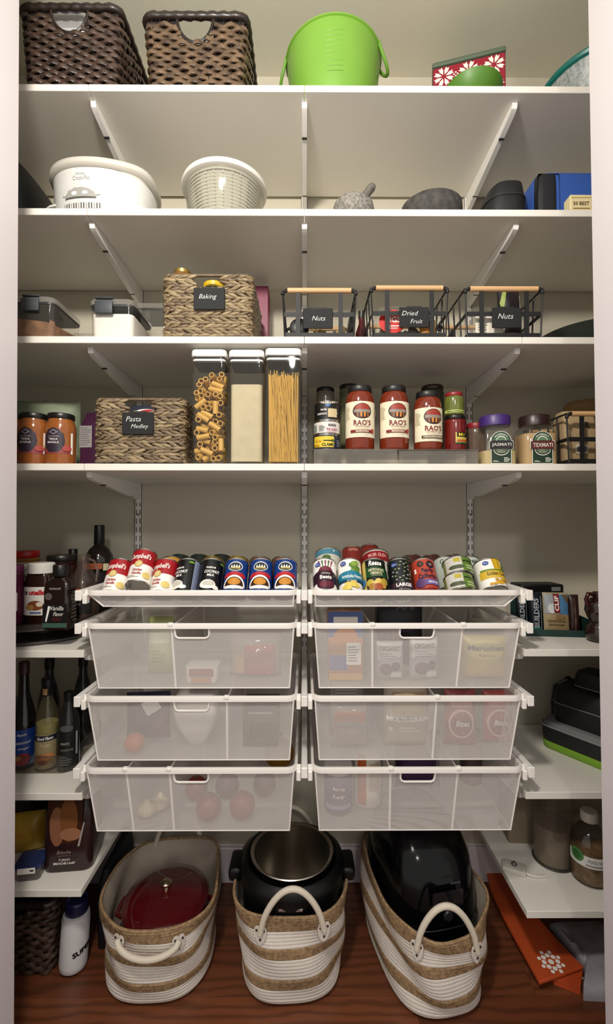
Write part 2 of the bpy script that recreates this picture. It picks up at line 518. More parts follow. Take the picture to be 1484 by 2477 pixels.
# ------------------------------------------------------------------ hang standards with real slots
def standard(x, label):
    z0, z1 = 0.42, 2.93
    t = thing('hang_standard', label, 'shelf standard', (x, -0.001, 0))
    b = MB(); y0 = -0.014
    for a0, a1 in ((-.0125, -.0085), (-.0045, .0045), (.0085, .0125)):
        b.bx(a0, a1, y0, y0 + .0018, z0, z1, STEEL)
    z = z0
    while z < z1 - .02:
        for a0, a1 in ((-.0085, -.0045), (.0045, .0085)):
            b.bx(a0, a1, y0, y0 + .0018, z, z + .0125, STEEL)
        z += 0.032
    b.bx(-.0125, -.0108, y0, 0, z0, z1, STEEL); b.bx(.0108, .0125, y0, 0, z0, z1, STEEL)
    b.build('slotted_channel', t, smooth=0)
    for zs in (1.33, 1.95, 2.35, .62):
        b = MB(); b.lathe([(.0042, 0), (.0042, .0012), (.002, .002)], mat('#8d8a82', .3, metal=1), n=10, M=Matrix.Translation((0, y0, zs)) @ Matrix.Rotation(pi/2, 4, 'X'))
        b.build('screw', t)
    return t
SX = [-SEAMX, 0.0, SEAMX]
for x, l in zip(SX, ('white slotted metal standard on the back wall, leftmost of three', 'white slotted metal standard on the back wall, middle of three', 'white slotted metal standard on the back wall, rightmost of three')):
    standard(x, l)

# ------------------------------------------------------------------ shelf boards
TH = 0.0195
def board(x0, x1, ztop, label, yf=YF):
    b = MB(); b.bx(x0 + .0006, x1 - .0006, yf, -0.0145, ztop - TH, ztop, SHELF, r=.0012)
    return tag(b.build('shelf_board', smooth=0), label, 'shelf', 'white pantry shelf boards')
g = .0005
for z, cuts, nm in ((Z1, (XL, -SEAMX, 0, XR), 'top'), (Z2, (XL, -SEAMX, 0, XR), 'second'), (Z3, (XL, 0, SEAMX, XR), 'third'), (Z4, (XL, -SEAMX, 0, XR), 'fourth')):
    seg = {3: None}
    for i, (a, c) in enumerate(zip(cuts, cuts[1:])):
        if nm == 'third': d = ('left half of', 'board right of the middle seam in', 'short right end of')[i]
        else: d = ('short left end of', 'board left of the middle seam in', 'right half of')[i]
        board(a + (.001 if i == 0 else 0), c - (.001 if i == 2 else 0), z, 'white shelf, %s the %s shelf row' % (d, nm))
for z, a, c, l in ((ZLA, XL + .001, -SEAMX + .006, 'white side shelf at left under the nut spread and syrups'), (ZLB, XL + .001, -SEAMX + .006, 'white side shelf at left carrying the vinegar bottles'),
                   (ZLC, XL + .001, -SEAMX + .006, 'lowest white side shelf at left, under the bread bag'),
                   (ZRA, SEAMX - .006, XR - .001, 'white side shelf at right under the snack bars'), (ZRB, SEAMX - .006, XR - .001, 'white side shelf at right under the black lunch bag'),
                   (ZRC, SEAMX - .006, XR - .001, 'lowest white side shelf at right, above the orange bag')):
    board(a, c, z, l)

# ------------------------------------------------------------------ brackets
def bracket():
    t = thing('shelf_bracket', '', 'bracket', group='shelf brackets')
    L = 0.402
    pts = [(-.016, -.003), (-.016, -.062), (-.05, -.060), (-.2, -.044), (-L + .02, -.024), (-L + .004, -.018), (-L, -.010), (-L, -.003)]
    b = MB()
    b.prism(pts, 'x', -.0075, .0075, STEEL)
    b.build('arm', t, smooth=30)
    b = MB(); b.bx(-.008, .008, -.0162, -.0142, -.075, -.004, STEEL, r=.0005); b.build('hook_plate', t, smooth=0)
    dk = mat('#1a1918', .6)
    for y in (-.31, -.09):
        zb = -.024 - (.062-.024)*(1 - (-y)/.40) - .0005
        b = MB(); b.box((.0, y, zb), (.0152, .006, .004), dk); b.build('clip_hole', t, smooth=0)
    return t
br0 = None
for zi, (z, nm) in enumerate(((Z1, 'top'), (Z2, 'second'), (Z3, 'third'), (Z4, 'fourth'))):
    for x, s_ in zip(SX, ('left', 'middle', 'right')):
        lab = 'white metal bracket under the %s shelf, %s one of three' % (nm, s_)
        loc = (x, 0.0, z - TH + .0024)
        if br0 is None: br0 = bracket(); br0.location = loc; br0['label'] = lab
        else: dup(br0, loc, lab)
for z, x, l in ((ZLA, -SEAMX, 'left side shelf with the syrup bottle'), (ZLB, -SEAMX, 'left side shelf with vinegars'),
                (ZRA, SEAMX, 'right side shelf with snack bars'), (ZRB, SEAMX, 'right side shelf with the lunch bag')):
    dup(br0, (x, 0, z - TH + .0024), 'white metal bracket holding up the ' + l)
# ================================================================== woven baskets
def perim(a, b, r):
    """function s(0..L) -> (x, y, nx, ny) around a rounded rectangle, starting at front left going right; and L"""
    segs = []
    sx, sy = 2*(a - r), 2*(b - r); q = pi*r/2
    L = 2*sx + 2*sy + 4*q
    def fn(s):
        s %= L
        for kind, ln in (('f', sx), ('c0', q), ('r', sy), ('c1', q), ('b', sx), ('c2', q), ('l', sy), ('c3', q)):
            if s <= ln: break
            s -= ln
        if kind == 'f': return (-a + r + s, -b, 0, -1)
        if kind == 'r': return (a, -b + r + s, 1, 0)
        if kind == 'b': return (a - r - s, b, 0, 1)
        if kind == 'l': return (-a, b - r - s, -1, 0)
        k = int(kind[1]); cx, cy = ((a - r, -b + r), (a - r, b - r), (-a + r, b - r), (-a + r, -b + r))[k]
        t = -pi/2 + k*pi/2 + s/r
        return (cx + r*cos(t), cy + r*sin(t), cos(t), sin(t))
    return fn, L

def willow_basket(label, loc, w1, w0, d1, d0, h, hole, rz=0.0, tone=0):
    """w1/d1 top width and depth, w0/d0 at the base; hole = (half width, depth) of the hand hole"""
    t = thing('wicker_basket', label, 'basket', loc, rz)
    m = mat('#7d654c', .36, var=1.0, vscale=30, col2='#2a1c14', coat=.3) if tone else mat('#59453a', .38, var=1.0, vscale=30, col2='#1c120d', coat=.3)
    md = mat('#2b1f19', .42, var=.7, vscale=60, col2='#100b09', coat=.2)
    hw, hd = hole
    pitch = .0120; rows = int((h - .02)/pitch); lam = .046
    b = MB()
    prof = [(0.0042*cos(2*pi*i/6), 0.0066*sin(2*pi*i/6)) for i in range(6)]
    top = h - .012
    def cut(x, z, ny):
        if abs(ny) < .9 or abs(x) > hw: return False
        return z > top - hd*sqrt(max(0, 1 - (x/hw)**2))
    for k in range(rows):
        z = .008 + k*pitch; f = z/h
        fn, L = perim((w0 + (w1-w0)*f)/2, (d0 + (d1-d0)*f)/2, .022)
        n = int(L/lam)*8
        run = []; runs = []
        for i in range(n + 1):
            s = L*i/n; x, y, nx, ny = fn(s)
            o = .0046*sin(pi*s/(L/int(L/lam))*2*.5*2 + k*pi)*.9 + .0012*sin(s*41 + k*2.1)
            zz = z + .0016*sin(s*57 + k*1.7)
            if cut(x, z, ny):
                if len(run) > 2: runs.append(run)
                run = []
            else: run.append((x + nx*o, y + ny*o, zz))
        if len(run) > 2: runs.append(run)
        for r_ in runs: b.tube(r_, 1.0, m, prof=[(p, q) for p, q in prof], up=(0, 0, 1))
    b.build('weave', t, smooth=60, kind='stuff')
    b = MB()
    fn1, L1 = perim(w1/2, d1/2, .022); fn0, L0 = perim(w0/2, d0/2, .022)
    ns = int(L1/lam)*2
    for i in range(ns):
        x1, y1, nx, ny = fn1(L1*i/ns); x0, y0, _, _ = fn0(L0*i/ns)
        zt = top
        if abs(ny) > .9 and abs(x1) < hw: zt = top - hd*sqrt(max(0, 1 - (x1/hw)**2))
        f = zt/h
        b.tube([(x0, y0, .002), (x0 + (x1-x0)*f, y0 + (y1-y0)*f, zt)], .0016, md, n=5)
    b.build('stakes', t, kind='stuff')
    b = MB(); b.bx(-w0/2 + .004, w0/2 - .004, -d0/2 + .004, d0/2 - .004, 0, .006, md, r=.002); b.build('base', t)
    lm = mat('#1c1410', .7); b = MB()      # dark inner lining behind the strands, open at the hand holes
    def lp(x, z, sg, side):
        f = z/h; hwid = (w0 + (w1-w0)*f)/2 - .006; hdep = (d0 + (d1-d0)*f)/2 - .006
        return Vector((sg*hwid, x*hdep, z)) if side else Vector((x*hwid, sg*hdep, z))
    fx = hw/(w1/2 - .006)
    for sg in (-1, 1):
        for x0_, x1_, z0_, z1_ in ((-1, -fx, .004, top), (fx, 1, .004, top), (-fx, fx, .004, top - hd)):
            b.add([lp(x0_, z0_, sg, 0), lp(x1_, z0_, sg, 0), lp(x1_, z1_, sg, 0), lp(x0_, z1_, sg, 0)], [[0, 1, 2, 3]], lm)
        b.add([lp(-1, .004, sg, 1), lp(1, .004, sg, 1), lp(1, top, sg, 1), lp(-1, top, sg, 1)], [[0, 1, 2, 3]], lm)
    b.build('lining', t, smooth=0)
    # wrapped rim with the hand hole's border
    b = MB(); n = 120; path = []
    for i in range(n):
        x, y, nx, ny = fn1(L1*i/n); path.append((x, y, h - .008 + .0008*sin(i*2.2)))
    b.tube(path, [.0105 + .0012*sin(i*1.9) for i in range(n)], md, n=8, closed=True)
    b.build('rim', t, smooth=70)
    for sg in (-1, 1):
        b = MB(); pts = []
        for i in range(17):
            a = pi*i/16; f = 1 - hd*sin(a)/h
            pts.append((-hw*cos(a), sg*((d0 + (d1-d0)*f)/2), top - hd*sin(a)))
        b.tube(pts, .0046, md, n=6); b.build('hand_hole_border', t)
    return t

def ellipsoid_lump(n=6, k=4):
    vs = []; fs = []
    for i in range(1, k):
        a = pi*i/k
        for j in range(n): vs.append((cos(a), sin(a)*cos(2*pi*j/n), sin(a)*sin(2*pi*j/n)))
    vs += [(1, 0, 0), (-1, 0, 0)]
    for i in range(k - 2):
        for j in range(n): fs.append([i*n+j, (i+1)*n+j, (i+1)*n+(j+1) % n, i*n+(j+1) % n])
    for j in range(n):
        fs.append([len(vs)-2, j, (j+1) % n]); fs.append([len(vs)-1, (k-2)*n+(j+1) % n, (k-2)*n+j])
    return [Vector(v) for v in vs], fs
LUMP = ellipsoid_lump()

def hyacinth_basket(label, loc, w, d, h, hole, rz=0.0, pitch=.0172, tone='#93805f', seed=3):
    t = thing('braided_basket', label, 'basket', (loc[0], loc[1], loc[2] + .0045), rz)
    rnd = random.Random(seed)
    ms = [mat(tone, .5, var=.8, vscale=45, col2='#54442f', coat=.12), mat('#a5926f', .5, var=.8, vscale=40, col2='#66533a', coat=.12), mat('#7d6a50', .5, var=.8, vscale=45, col2='#4a3b29', coat=.12)]
    hw, hd = hole
    rows = int(round(h/pitch)); pitch = h/rows
    b = MB(); fn, L = perim(w/2, d/2, .016)
    n = int(L/.0235)
    for k in range(rows):
        z = (k + .5)*pitch
        for sub in (-1, 1):
            for i in range(n):
                s = L*(i + .5*(sub > 0) + rnd.uniform(-.12, .12))/n
                x, y, nx, ny = fn(s)
                if abs(ny) > .9 and abs(x) < hw and z > h - hd: continue
                tilt = (sub*radians(rnd.uniform(8, 16)) + radians(rnd.uniform(2, 10)))*(1 if k % 2 else -1)
                T = Vector((-ny, nx, 0))
                X = T*cos(tilt) + Vector((0, 0, 1))*sin(tilt)
                N = Vector((nx, ny, 0)); Z = N.cross(X)*-1
                R = Matrix((X, N, Z)).transposed().to_4x4()
                c = Vector((x, y, z + sub*pitch*.235)) + N*rnd.uniform(-.001, .002)
                S = Matrix.Diagonal((.0205*rnd.uniform(.9, 1.12), .0062, .0058*rnd.uniform(.9, 1.15), 1))
                b.add(LUMP[0], LUMP[1], ms[int(rnd.random()*3)], M=Matrix.Translation(c) @ R @ S)
    b.build('braided_weave', t, smooth=80, kind='stuff')
    dk = mat('#3a2c20', .7)
    b = MB()   # thin inner lining that closes the walls, open at the hand holes
    a_, d_ = w/2 - .003, d/2 - .003
    for sg in (-1, 1):
        b.bx(-a_, -hw, sg*d_ - .0012, sg*d_ + .0012, .002, h - .006, dk); b.bx(hw, a_, sg*d_ - .0012, sg*d_ + .0012, .002, h - .006, dk)
        b.bx(-hw, hw, sg*d_ - .0012, sg*d_ + .0012, .002, h - hd, dk)
        b.bx(sg*a_ - .0012, sg*a_ + .0012, -d_ + .002, d_ - .002, .002, h - .006, dk)
    b.bx(-a_, a_, -d_, d_, .001, .004, dk)
    b.build('lining', t, smooth=0)
    b = MB(); n2 = 90; path = []
    for i in range(n2):
        x, y, nx, ny = fn(L*i/n2); path.append((x, y, h))
    b.tube(path, .0042, ms[2], n=6, closed=True); b.build('rim', t, smooth=70)
    return t

def chalk_tag(parent, x, y, z, w, h, lines, hand=.0):
    b = MB(); b.box((x, y, z), (w, .004, h), mat('#101112', .75), r=.0015)
    b.box((x, y + .003, z + h/2), (w*.5, .009, .006), mat('#101112', .6), r=.001)
    o = b.build('name_tag', parent, label='black chalkboard tag')
    p = Print(flat(y - .002, x, z), step=0)
    for (s, u, v, hh) in lines: p.text(s, u, v, hh, CHALK, shear=.3, bold=-.006, rot=hand)
    p.build('chalk_lettering', o)
    return o

# ================================================================== top shelf
yb = -.28
p_ = at(166, 120, -.425)
willow_basket('dark woven wicker basket at far left, clear plastic showing in its hand hole', (at(172, 110, -.42).x - .006, -.257, Z1), .286, .252, .325, .30, at(160, 12, -.42).z - Z1, (.053, .066))
# clear plastic carton sticking out of the left basket
t = thing('plastic_carton', 'clear glossy plastic carton inside the dark wicker basket at left', 'carton', (at(168, 60, -.35).x - .005, -.335, Z1 + .008))
CL = clear('#f8f8f8', .6, .05, '#d9d9dc', 1.5)
b = MB(); b.loft([rr_loop(-.07, .07, -.05, .05, .02, z) for z in (0, .1, .24)], CL, True, True); b.build('shell', t)
b = MB(); b.loft([rr_loop(-.062, .062, -.042, .042, .02, z) for z in (.002, .215)], mat('#e3e1e3', .35)); b.build('filling', t)
b = MB(); b.loft([rr_loop(-.074, .074, -.054, .054, .022, z) for z in (.24, .252)], CL); b.build('lid', t)

willow_basket('brown woven wicker basket on the top shelf with an empty open hand hole', (at(470, 110, -.42).x + .002, -.255, Z1), .295, .262, .325, .30, at(470, 30, -.42).z - Z1, (.052, .070), tone=1)

# green flexible tub
GRN = mat('#77a83a', .36, var=.12, vscale=12, spec=.6); GRD = mat('#6a9a34', .4)
tc_ = at(807, 190, -.26)
t = thing('green_tub', 'bright green flexible plastic tub with loop handles on the top shelf', 'tub', (tc_.x, -.262, Z1), rz=radians(-10))
H = .232
b = MB()
prof = [(.118, 0), (.124, .012), (.1395, H*.55), (.149, H - .006), (.1535, H - .004), (.1535, H), (.147, H), (.136, H*.55), (.118, .012), (0, .01)]
b.lathe(prof, GRN, n=56, cap0=True, cap1=False); b.build('body', t, smooth=50)
b = MB()
for i in range(9):
    z = H*.35 + i*.0135; r = .124 + (.149-.124)*(z/H) + .0012
    b.tube([(r*cos(a), r*sin(a), z) for a in [radians(-92 + q*2.6) for q in range(9)]], .0007, GRN, n=5)
b.build('grip_ribs', t, kind='stuff')
for sg in (-1, 1):
    b = MB(); pts = []
    for i in range(15):
        a = pi*i/14
        ang = (-1 + 2*i/14)*.30
        rr = .151 + .021*sin(a); pts.append((sg*rr*cos(ang), sg*rr*sin(ang), H - .006 - .06*sin(a)**.8 + .012))
    b.tube(pts, [.0052]*15, GRD, n=8); b.build('handle', t)

# red snowflake tin, standing skew, and the green bowl in front of it
a1 = at(1219, 150, -.235); a0 = at(1043, 170, -.175)
ang = atan2(a0.y - a1.y, a0.x - a1.x) + pi
wid = sqrt((a1.x-a0.x)**2 + (a1.y-a0.y)**2); hh = at(1219, 108, -.235).z - Z1
t = thing('snowflake_box', 'red gift box with white snowflakes and a grey green lid on the top shelf', 'gift box', ((a0.x + a1.x)/2 + .022, (a0.y + a1.y)/2 + .055, Z1), rz=ang)
b = MB(); b.box((0, 0, (hh - .02)/2), (wid, .11, hh - .02), mat('#98192f', .45), r=.003); b.build('body', t)
b = MB(); b.box((0, 0, hh - .0085), (wid + .005, .115, .017), mat('#5b6a58', .5), r=.005, seg=2); b.build('lid', t)
p = Print(flat(-.055), step=0)
def star(p, cx, cz, R, m):
    for i in range(8):
        a = i*pi/4 + pi/8
        p.poly([(cx + R*q_*cos(a + o_), cz + R*q_*sin(a + o_)) for q_, o_ in ((.2, 0), (.62, -.31), (1.0, -.17), (.86, 0), (1.0, .17), (.62, .31))], m, 2)
for r_ in range(3):
    for q in range(3):
        cx = (-1 + q)*wid*.345; cz = hh - .056 - r_*.074
        star(p, cx, cz, .0335, PW)
        for dx, dz in () if q == 2 else ((0, .006), (0, -.006), (.006, 0), (-.006, 0)): p.rect(cx + wid*.1675 + dx - .0025, cz + dz - .0025, cx + wid*.1675 + dx + .0025, cz + dz + .0025, PW, 2)
p.build('snowflake_print', t)
bw = at(1144, 190, -.345)
t = thing('green_bowl', 'small dark green bowl in front of the snowflake box', 'bowl', (bw.x, -.338, Z1))
b = MB(); H = at(1144, 163, -.42).z - Z1; R = .088
b.lathe([(.035, 0), (.038, .006), (.062, H*.35), (.082, H*.75), (R, H), (R - .004, H), (.076, H*.7), (.05, H*.3), (0, .012)], mat('#4f7d26', .45, var=.1), n=40, cap1=False); b.build('bowl_body', t, smooth=60)

# speckled bowl with a teal rim, half behind the right jamb
R = .175
t = thing('teal_rim_bowl', 'speckled grey bowl with a teal rim and brown foot, half behind the right door jamb', 'bowl', (at(1438, 190, -.25).x + .012, -.245, Z1))
H = .172
b = MB(); b.lathe([(.085, .018), (.13, .05), (.155, .10), (R - .004, H - .02), (R - .012, H - .02), (.12, .055), (0, .03)], mat('#b9bcbb', .4, var=1.0, vscale=95, col2='#5d6a6b'), n=44, cap1=False); b.build('bowl_body', t, smooth=60)
b = MB(); b.tube([((R - .003)*cos(2*pi*i/48), (R - .003)*sin(2*pi*i/48), H - .012) for i in range(48)], .0105, mat('#0d6a62', .35), n=8, closed=True); b.build('rim', t)
b = MB(); b.lathe([(.075, 0), (.118, .012), (.118, .036), (.085, .036)], mat('#7b5138', .5, var=.5, vscale=30), n=40); b.build('foot', t, smooth=50)

# ================================================================== second shelf
# black soft case half behind the left jamb
c_ = at(46, 440, -.33)
t = thing('black_case', 'black rounded soft case half hidden behind the left door jamb, second shelf', 'case', (c_.x - .045, -.23, Z2))
b = MB()
h_ = at(60, 366, -.35).z - Z2
b.loft([se_loop(.085*k, .16*k2, 3, 32, -.012*q, 0, z) for z, k, k2, q in ((0, .9, .94, 0), (.012, 1, 1, 0), (h_*.35, 1, 1, 0), (h_*.62, .93, .97, 0), (h_*.85, .74, .92, .2), (h_*.965, .55, .84, .4), (h_, .4, .7, .5))], mat('#121214', .55, bump=.2, bscale=500)); b.build('case_body', t, smooth=60)
b = MB(); b.strap([(.02, -.163, .005), (.03, -.166, .04), (.018, -.164, .085)], .018, .004, mat('#6a6a6c', .6), up=(0, -1, 0)); b.build('strap', t)

# slow cooker
cp = at(268, 480, -.262)
A, B = .152, .130
t = thing('slow_cooker', 'white oval slow cooker with a control panel and vent slots on the second shelf', 'slow cooker', (cp.x - .004, -.276, Z2), rz=radians(2))
POT = mat('#dcdcd9', .22, spec=.6); H = at(215, 385, -.40).z - Z2
b = MB()
b.loft([se_loop(A*k, B*k, 2.25, 64, 0, 0, z) for z, k in ((0, .88), (.006, .92), (H*.25, .95), (H*.6, .975), (H*.84, .99), (H*.845, .95))], POT); b.build('heating_base', t, smooth=50)
b = MB()
b.loft([se_loop(A*k, B*k, 2.25, 64, 0, 0, z) for z, k in ((H*.843, .93), (H*.86, .93), (H*.865, .955), (H*.865, .9))], mat('#8b8680', .4)); b.build('shadow_gap_ring', t, smooth=50)
b = MB()
def lip(a):   # the stoneware flange swells into two grip lugs
    return 1 + .05*max(0, cos(2*(a - radians(-35))))**4
def rimloop(k, z):
    L = se_loop(A*k, B*k, 2.25, 64, 0, 0, z)
    return [Vector((p.x*lip(atan2(p.y/B, p.x/A)), p.y*lip(atan2(p.y/B, p.x/A)), p.z + .004*(lip(atan2(p.y/B, p.x/A)) - 1)/.05)) for p in L]
b.loft([rimloop(.92, H*.862), rimloop(1.045, H*.885), rimloop(1.065, H*.93), rimloop(1.06, H*.985), rimloop(1.03, H), rimloop(.95, H*.985), rimloop(.93, H*.8), rimloop(.8, .03)], mat('#cdc9bf', .3), True, True); b.build('stoneware_crock', t, smooth=60)
for sg in (-1, 1):
    b = MB(); pts = []
    for i in range(13):
        a = -.62 + 1.24*i/12; rr = 1.0 + .22*cos(a/.62*pi/2)**.7
        pts.append((sg*A*.95*rr*cos(a), sg*B*.95*rr*sin(a)*1.0, H*.36))
    b.strap(pts, .016, .006, POT, up=(0, 0, 1)); b.build('handle', t)
def cooker_fn(u, v, h):
    k = .95 + .025*(v - H*.25)/(H*.35)
    a = A*k; bb = B*k
    return Vector((u, -(bb + h)*(max(0.02, 1 - abs(u/a)**2.25))**(1/2.25), v))
p = Print(cooker_fn, step=.006, lift=.0006)
GY = mat('#a3a39e', .4); LG = mat('#c9c8c2', .4); DG = mat('#5d5c58', .4)
x0 = -.028
p.text('Crock-Pot', x0 + .002, H*.66, .012, GY, w=.050, shear=.2); p.text('RIVAL', x0 + .002, H*.73, .006, GY, w=.028)
def arcband(u0, r0, r1, v0, a0, a1, m, sq=.62):
    n = 12
    p.poly([(u0 + r1*cos(a0 + (a1-a0)*i/n), v0 + sq*r1*sin(a0 + (a1-a0)*i/n)) for i in range(n+1)] + [(u0 + r0*cos(a1 - (a1-a0)*i/n), v0 + sq*r0*sin(a1 - (a1-a0)*i/n)) for i in range(n+1)], m)
v0 = H*.28
arcband(x0, .046, .064, v0, radians(25), radians(155), LG); arcband(x0, .049, .061, v0, radians(30), radians(150), PW)
for i in range(5): arcband(x0, .052, .058, v0, radians(38 + 21*i), radians(48 + 21*i), LG)
p.ell(x0, v0 + .006, .047, .026, GY, a0=radians(0), a1=pi)
for dx in (-.016, .016): p.ell(x0 + dx, v0 + .016, .0085, .0055, PW)
for i in range(15):
    u = x0 - .052 + i*.0075
    p.rect(u, H*.14, u + .0035, H*.235, DG if i % 3 else GY, 3)
p.ell(x0, H*.02, .05, .008, GY, a0=0, a1=pi)
p.build('control_panel', t)

# salad spinner
sp_ = at(548, 490, -.27)
t = thing('salad_spinner', 'white ribbed plastic salad spinner on the second shelf', 'salad spinner', (sp_.x - .004, -.275, Z2))
H = at(545, 380, -.40).z - Z2
SPN = mat('#dcdad2', .3); 
b = MB(); b.lathe([(.098, 0), (.104, .004), (.123, H - .018), (.12, H - .016), (.1, .008), (0, .008)], clear('#f6f6f2', .93, .12, '#dcd9cf'), n=48, cap1=False); b.build('outer_bowl', t, smooth=50)
b = MB(); n = 15
for i in range(n):
    z = .012 + (H - .035)*i/(n - 1); r = .094 + .022*z/H + .0025
    b.tube([(r*cos(2*pi*q/48), r*sin(2*pi*q/48), z) for q in range(48)], .0026, SPN, n=5, closed=True)
b.build('inner_basket_rings', t, kind='stuff')
b = MB()
for q in range(26):
    a = 2*pi*q/26; 
    b.tube([((.092 + .022*z/H)*cos(a), (.092 + .022*z/H)*sin(a), z) for z in (.01, H*.5, H - .02)], .0022, SPN, n=5)
b.build('inner_basket_ribs', t, kind='stuff')
b = MB(); b.lathe([(.085, .006), (.105, H - .02), (.103, H - .02), (.083, .007)], mat('#cfccc2', .5), n=40); b.build('inner_basket_wall', t, smooth=50)
b = MB(); b.lathe([(.122, H - .02), (.1315, H - .017), (.1335, H - .009), (.131, H - .002), (.124, H), (0, H)], mat('#e2dfd5', .3), n=56); b.build('lid', t, smooth=40)

# granite mortar and pestle
GRAN = mat('#a29e96', .75, var=1.0, vscale=130, col2='#4c4944', bump=.5, bscale=160)
mo = at(856, 490, -.36)
t = thing('granite_mortar', 'pale speckled granite mortar on the second shelf', 'mortar', (mo.x, -.352, Z2))
b = MB(); b.lathe([(.036, 0), (.045, .003), (.060, .024), (.0625, .044), (.059, .062), (.050, .072), (.046, .072), (.042, .05), (0, .025)], GRAN, n=36, cap1=False); b.build('mortar_body', t, smooth=60)
pl = MB(); q0 = Vector((-.01, .0, .028)); q1 = Vector((.066, .0, .128))
pl.tube([q0, q0.lerp(q1, .12), q0.lerp(q1, .35), q0.lerp(q1, .7), q0.lerp(q1, .93), q1], [.014, .0165, .0128, .0118, .0125, .009], mat('#77726b', .75, var=.9, vscale=90, col2='#4a4641', bump=.3, bscale=150), n=16)
o = pl.build('stone_pestle', None, smooth=60); o.location = (mo.x - .006, -.352, Z2)
tag(o, 'grey stone pestle leaning out of the granite mortar', 'pestle')
mo = at(1046, 490, -.34)
t = thing('basalt_mortar', 'wide dark grey volcanic stone mortar on the second shelf', 'mortar', (mo.x + .002, -.322, Z2))
b = MB(); H = at(1046, 457, -.40).z - Z2
b.lathe([(.06, 0), (.066, .004), (.085, .026), (.0925, .043), (.091, H - .006), (.083, H), (.074, H - .003), (.05, .03), (0, .02)], mat('#56534f', .75, var=1, vscale=55, col2='#2c2a28', bump=.5, bscale=110), n=40, cap1=False); b.build('mortar_body', t, smooth=60)

# black pouch and the blue lunch bag at right
pb = at(1232, 490, -.33)
NYL = mat('#141417', .6, bump=.25, bscale=700)
t = thing('black_pouch', 'flat black zip pouch beside the blue lunch bag', 'pouch', (pb.x - .020, -.275, Z2), rz=radians(-3))
b = MB(); h_ = (at(1240, 440, -.33).z - Z2)*.86
b.loft([se_loop(.066*k, .12*k2, 3.2, 36, .008*q, 0, z) for z, k, k2, q in ((0, .96, .96, 0), (.01, 1, 1, 0), (h_*.6, .93, .98, .3), (h_*.9, .78, .9, 1), (h_, .6, .75, 1.5))], NYL); b.build('pouch_body', t, smooth=60)
b = MB(); b.tube([(p.x, p.y, p.z) for p in se_loop(.066*.95, .12*.985, 3.2, 40, .002, 0, h_*.56)], .003, mat('#2a2a2d', .4), n=6, closed=True); b.build('zip', t)
lb = at(1372, 490, -.34)
BLU = mat('#2f57a8', .6, bump=.25, bscale=600)
t = thing('blue_lunch_bag', 'blue soft lunch bag with a black side stripe, second shelf by the right jamb', 'lunch bag', (lb.x + .004, -.25, Z2))
b = MB(); h_ = at(1370, 412, -.36).z - Z2
def bag(k): return rr_loop(-.112*k, .112*k, -.125*k, .125*k, .035*k)
for z, k in (): pass
Ls = []
for z, k in ((0, .93), (.008, .98), (.03, 1.0), (h_*.55, 1.0), (h_*.8, .97), (h_*.94, .90), (h_, .78)):
    L = rr_loop(-.112*k, .112*k, -.125*k, .125*k, .035, z, 6); Ls.append(L)
b.loft(Ls, BLU); b.build('bag_body', t, smooth=60)
b = MB()
b.loft([[Vector((p.x*1.0, p.y - .0015, p.z)) for p in rr_loop(-.112*k, -.045*k, -.126*k, -.105*k, .02, z, 6)] for z, k in ((.004, .99), (.03, 1.003), (h_*.55, 1.003), (h_*.8, .972), (h_*.9, .92))], mat('#17181d', .65)); b.build('side_stripe', t, smooth=60)
b = MB(); b.tube([(-.06, -.03, h_*.96), (-.05, -.03, h_ + .012), (-.02, -.03, h_ + .018), (.04, -.03, h_ + .018), (.07, -.03, h_ + .01), (.08, -.03, h_*.96)], .007, NYL, n=8); b.build('handle', t)
cb = at(1402, 490, -.41)
t = thing('cream_carton', 'small cream carton reading 50 BEST in front of the blue lunch bag', 'carton', (cb.x, -.403, Z2))
b = MB(); h_ = at(1402, 470, -.42).z - Z2; b.box((0, 0, h_/2), (.062, .034, h_), mat('#e2d3a4', .5), r=.002); b.build('box_body', t)
p = Print(flat(-.017), step=0); p.text('50 BEST', 0, h_*.5, .011, mat('#4c3a1c', .5), w=.046, bold=.02); p.rect(-.029, h_*.8, .029, h_*.83, mat('#b38d2d', .5)); p.rect(-.024, h_*.2, .024, h_*.25, mat('#8a6d35', .5)); p.build('lettering', t)
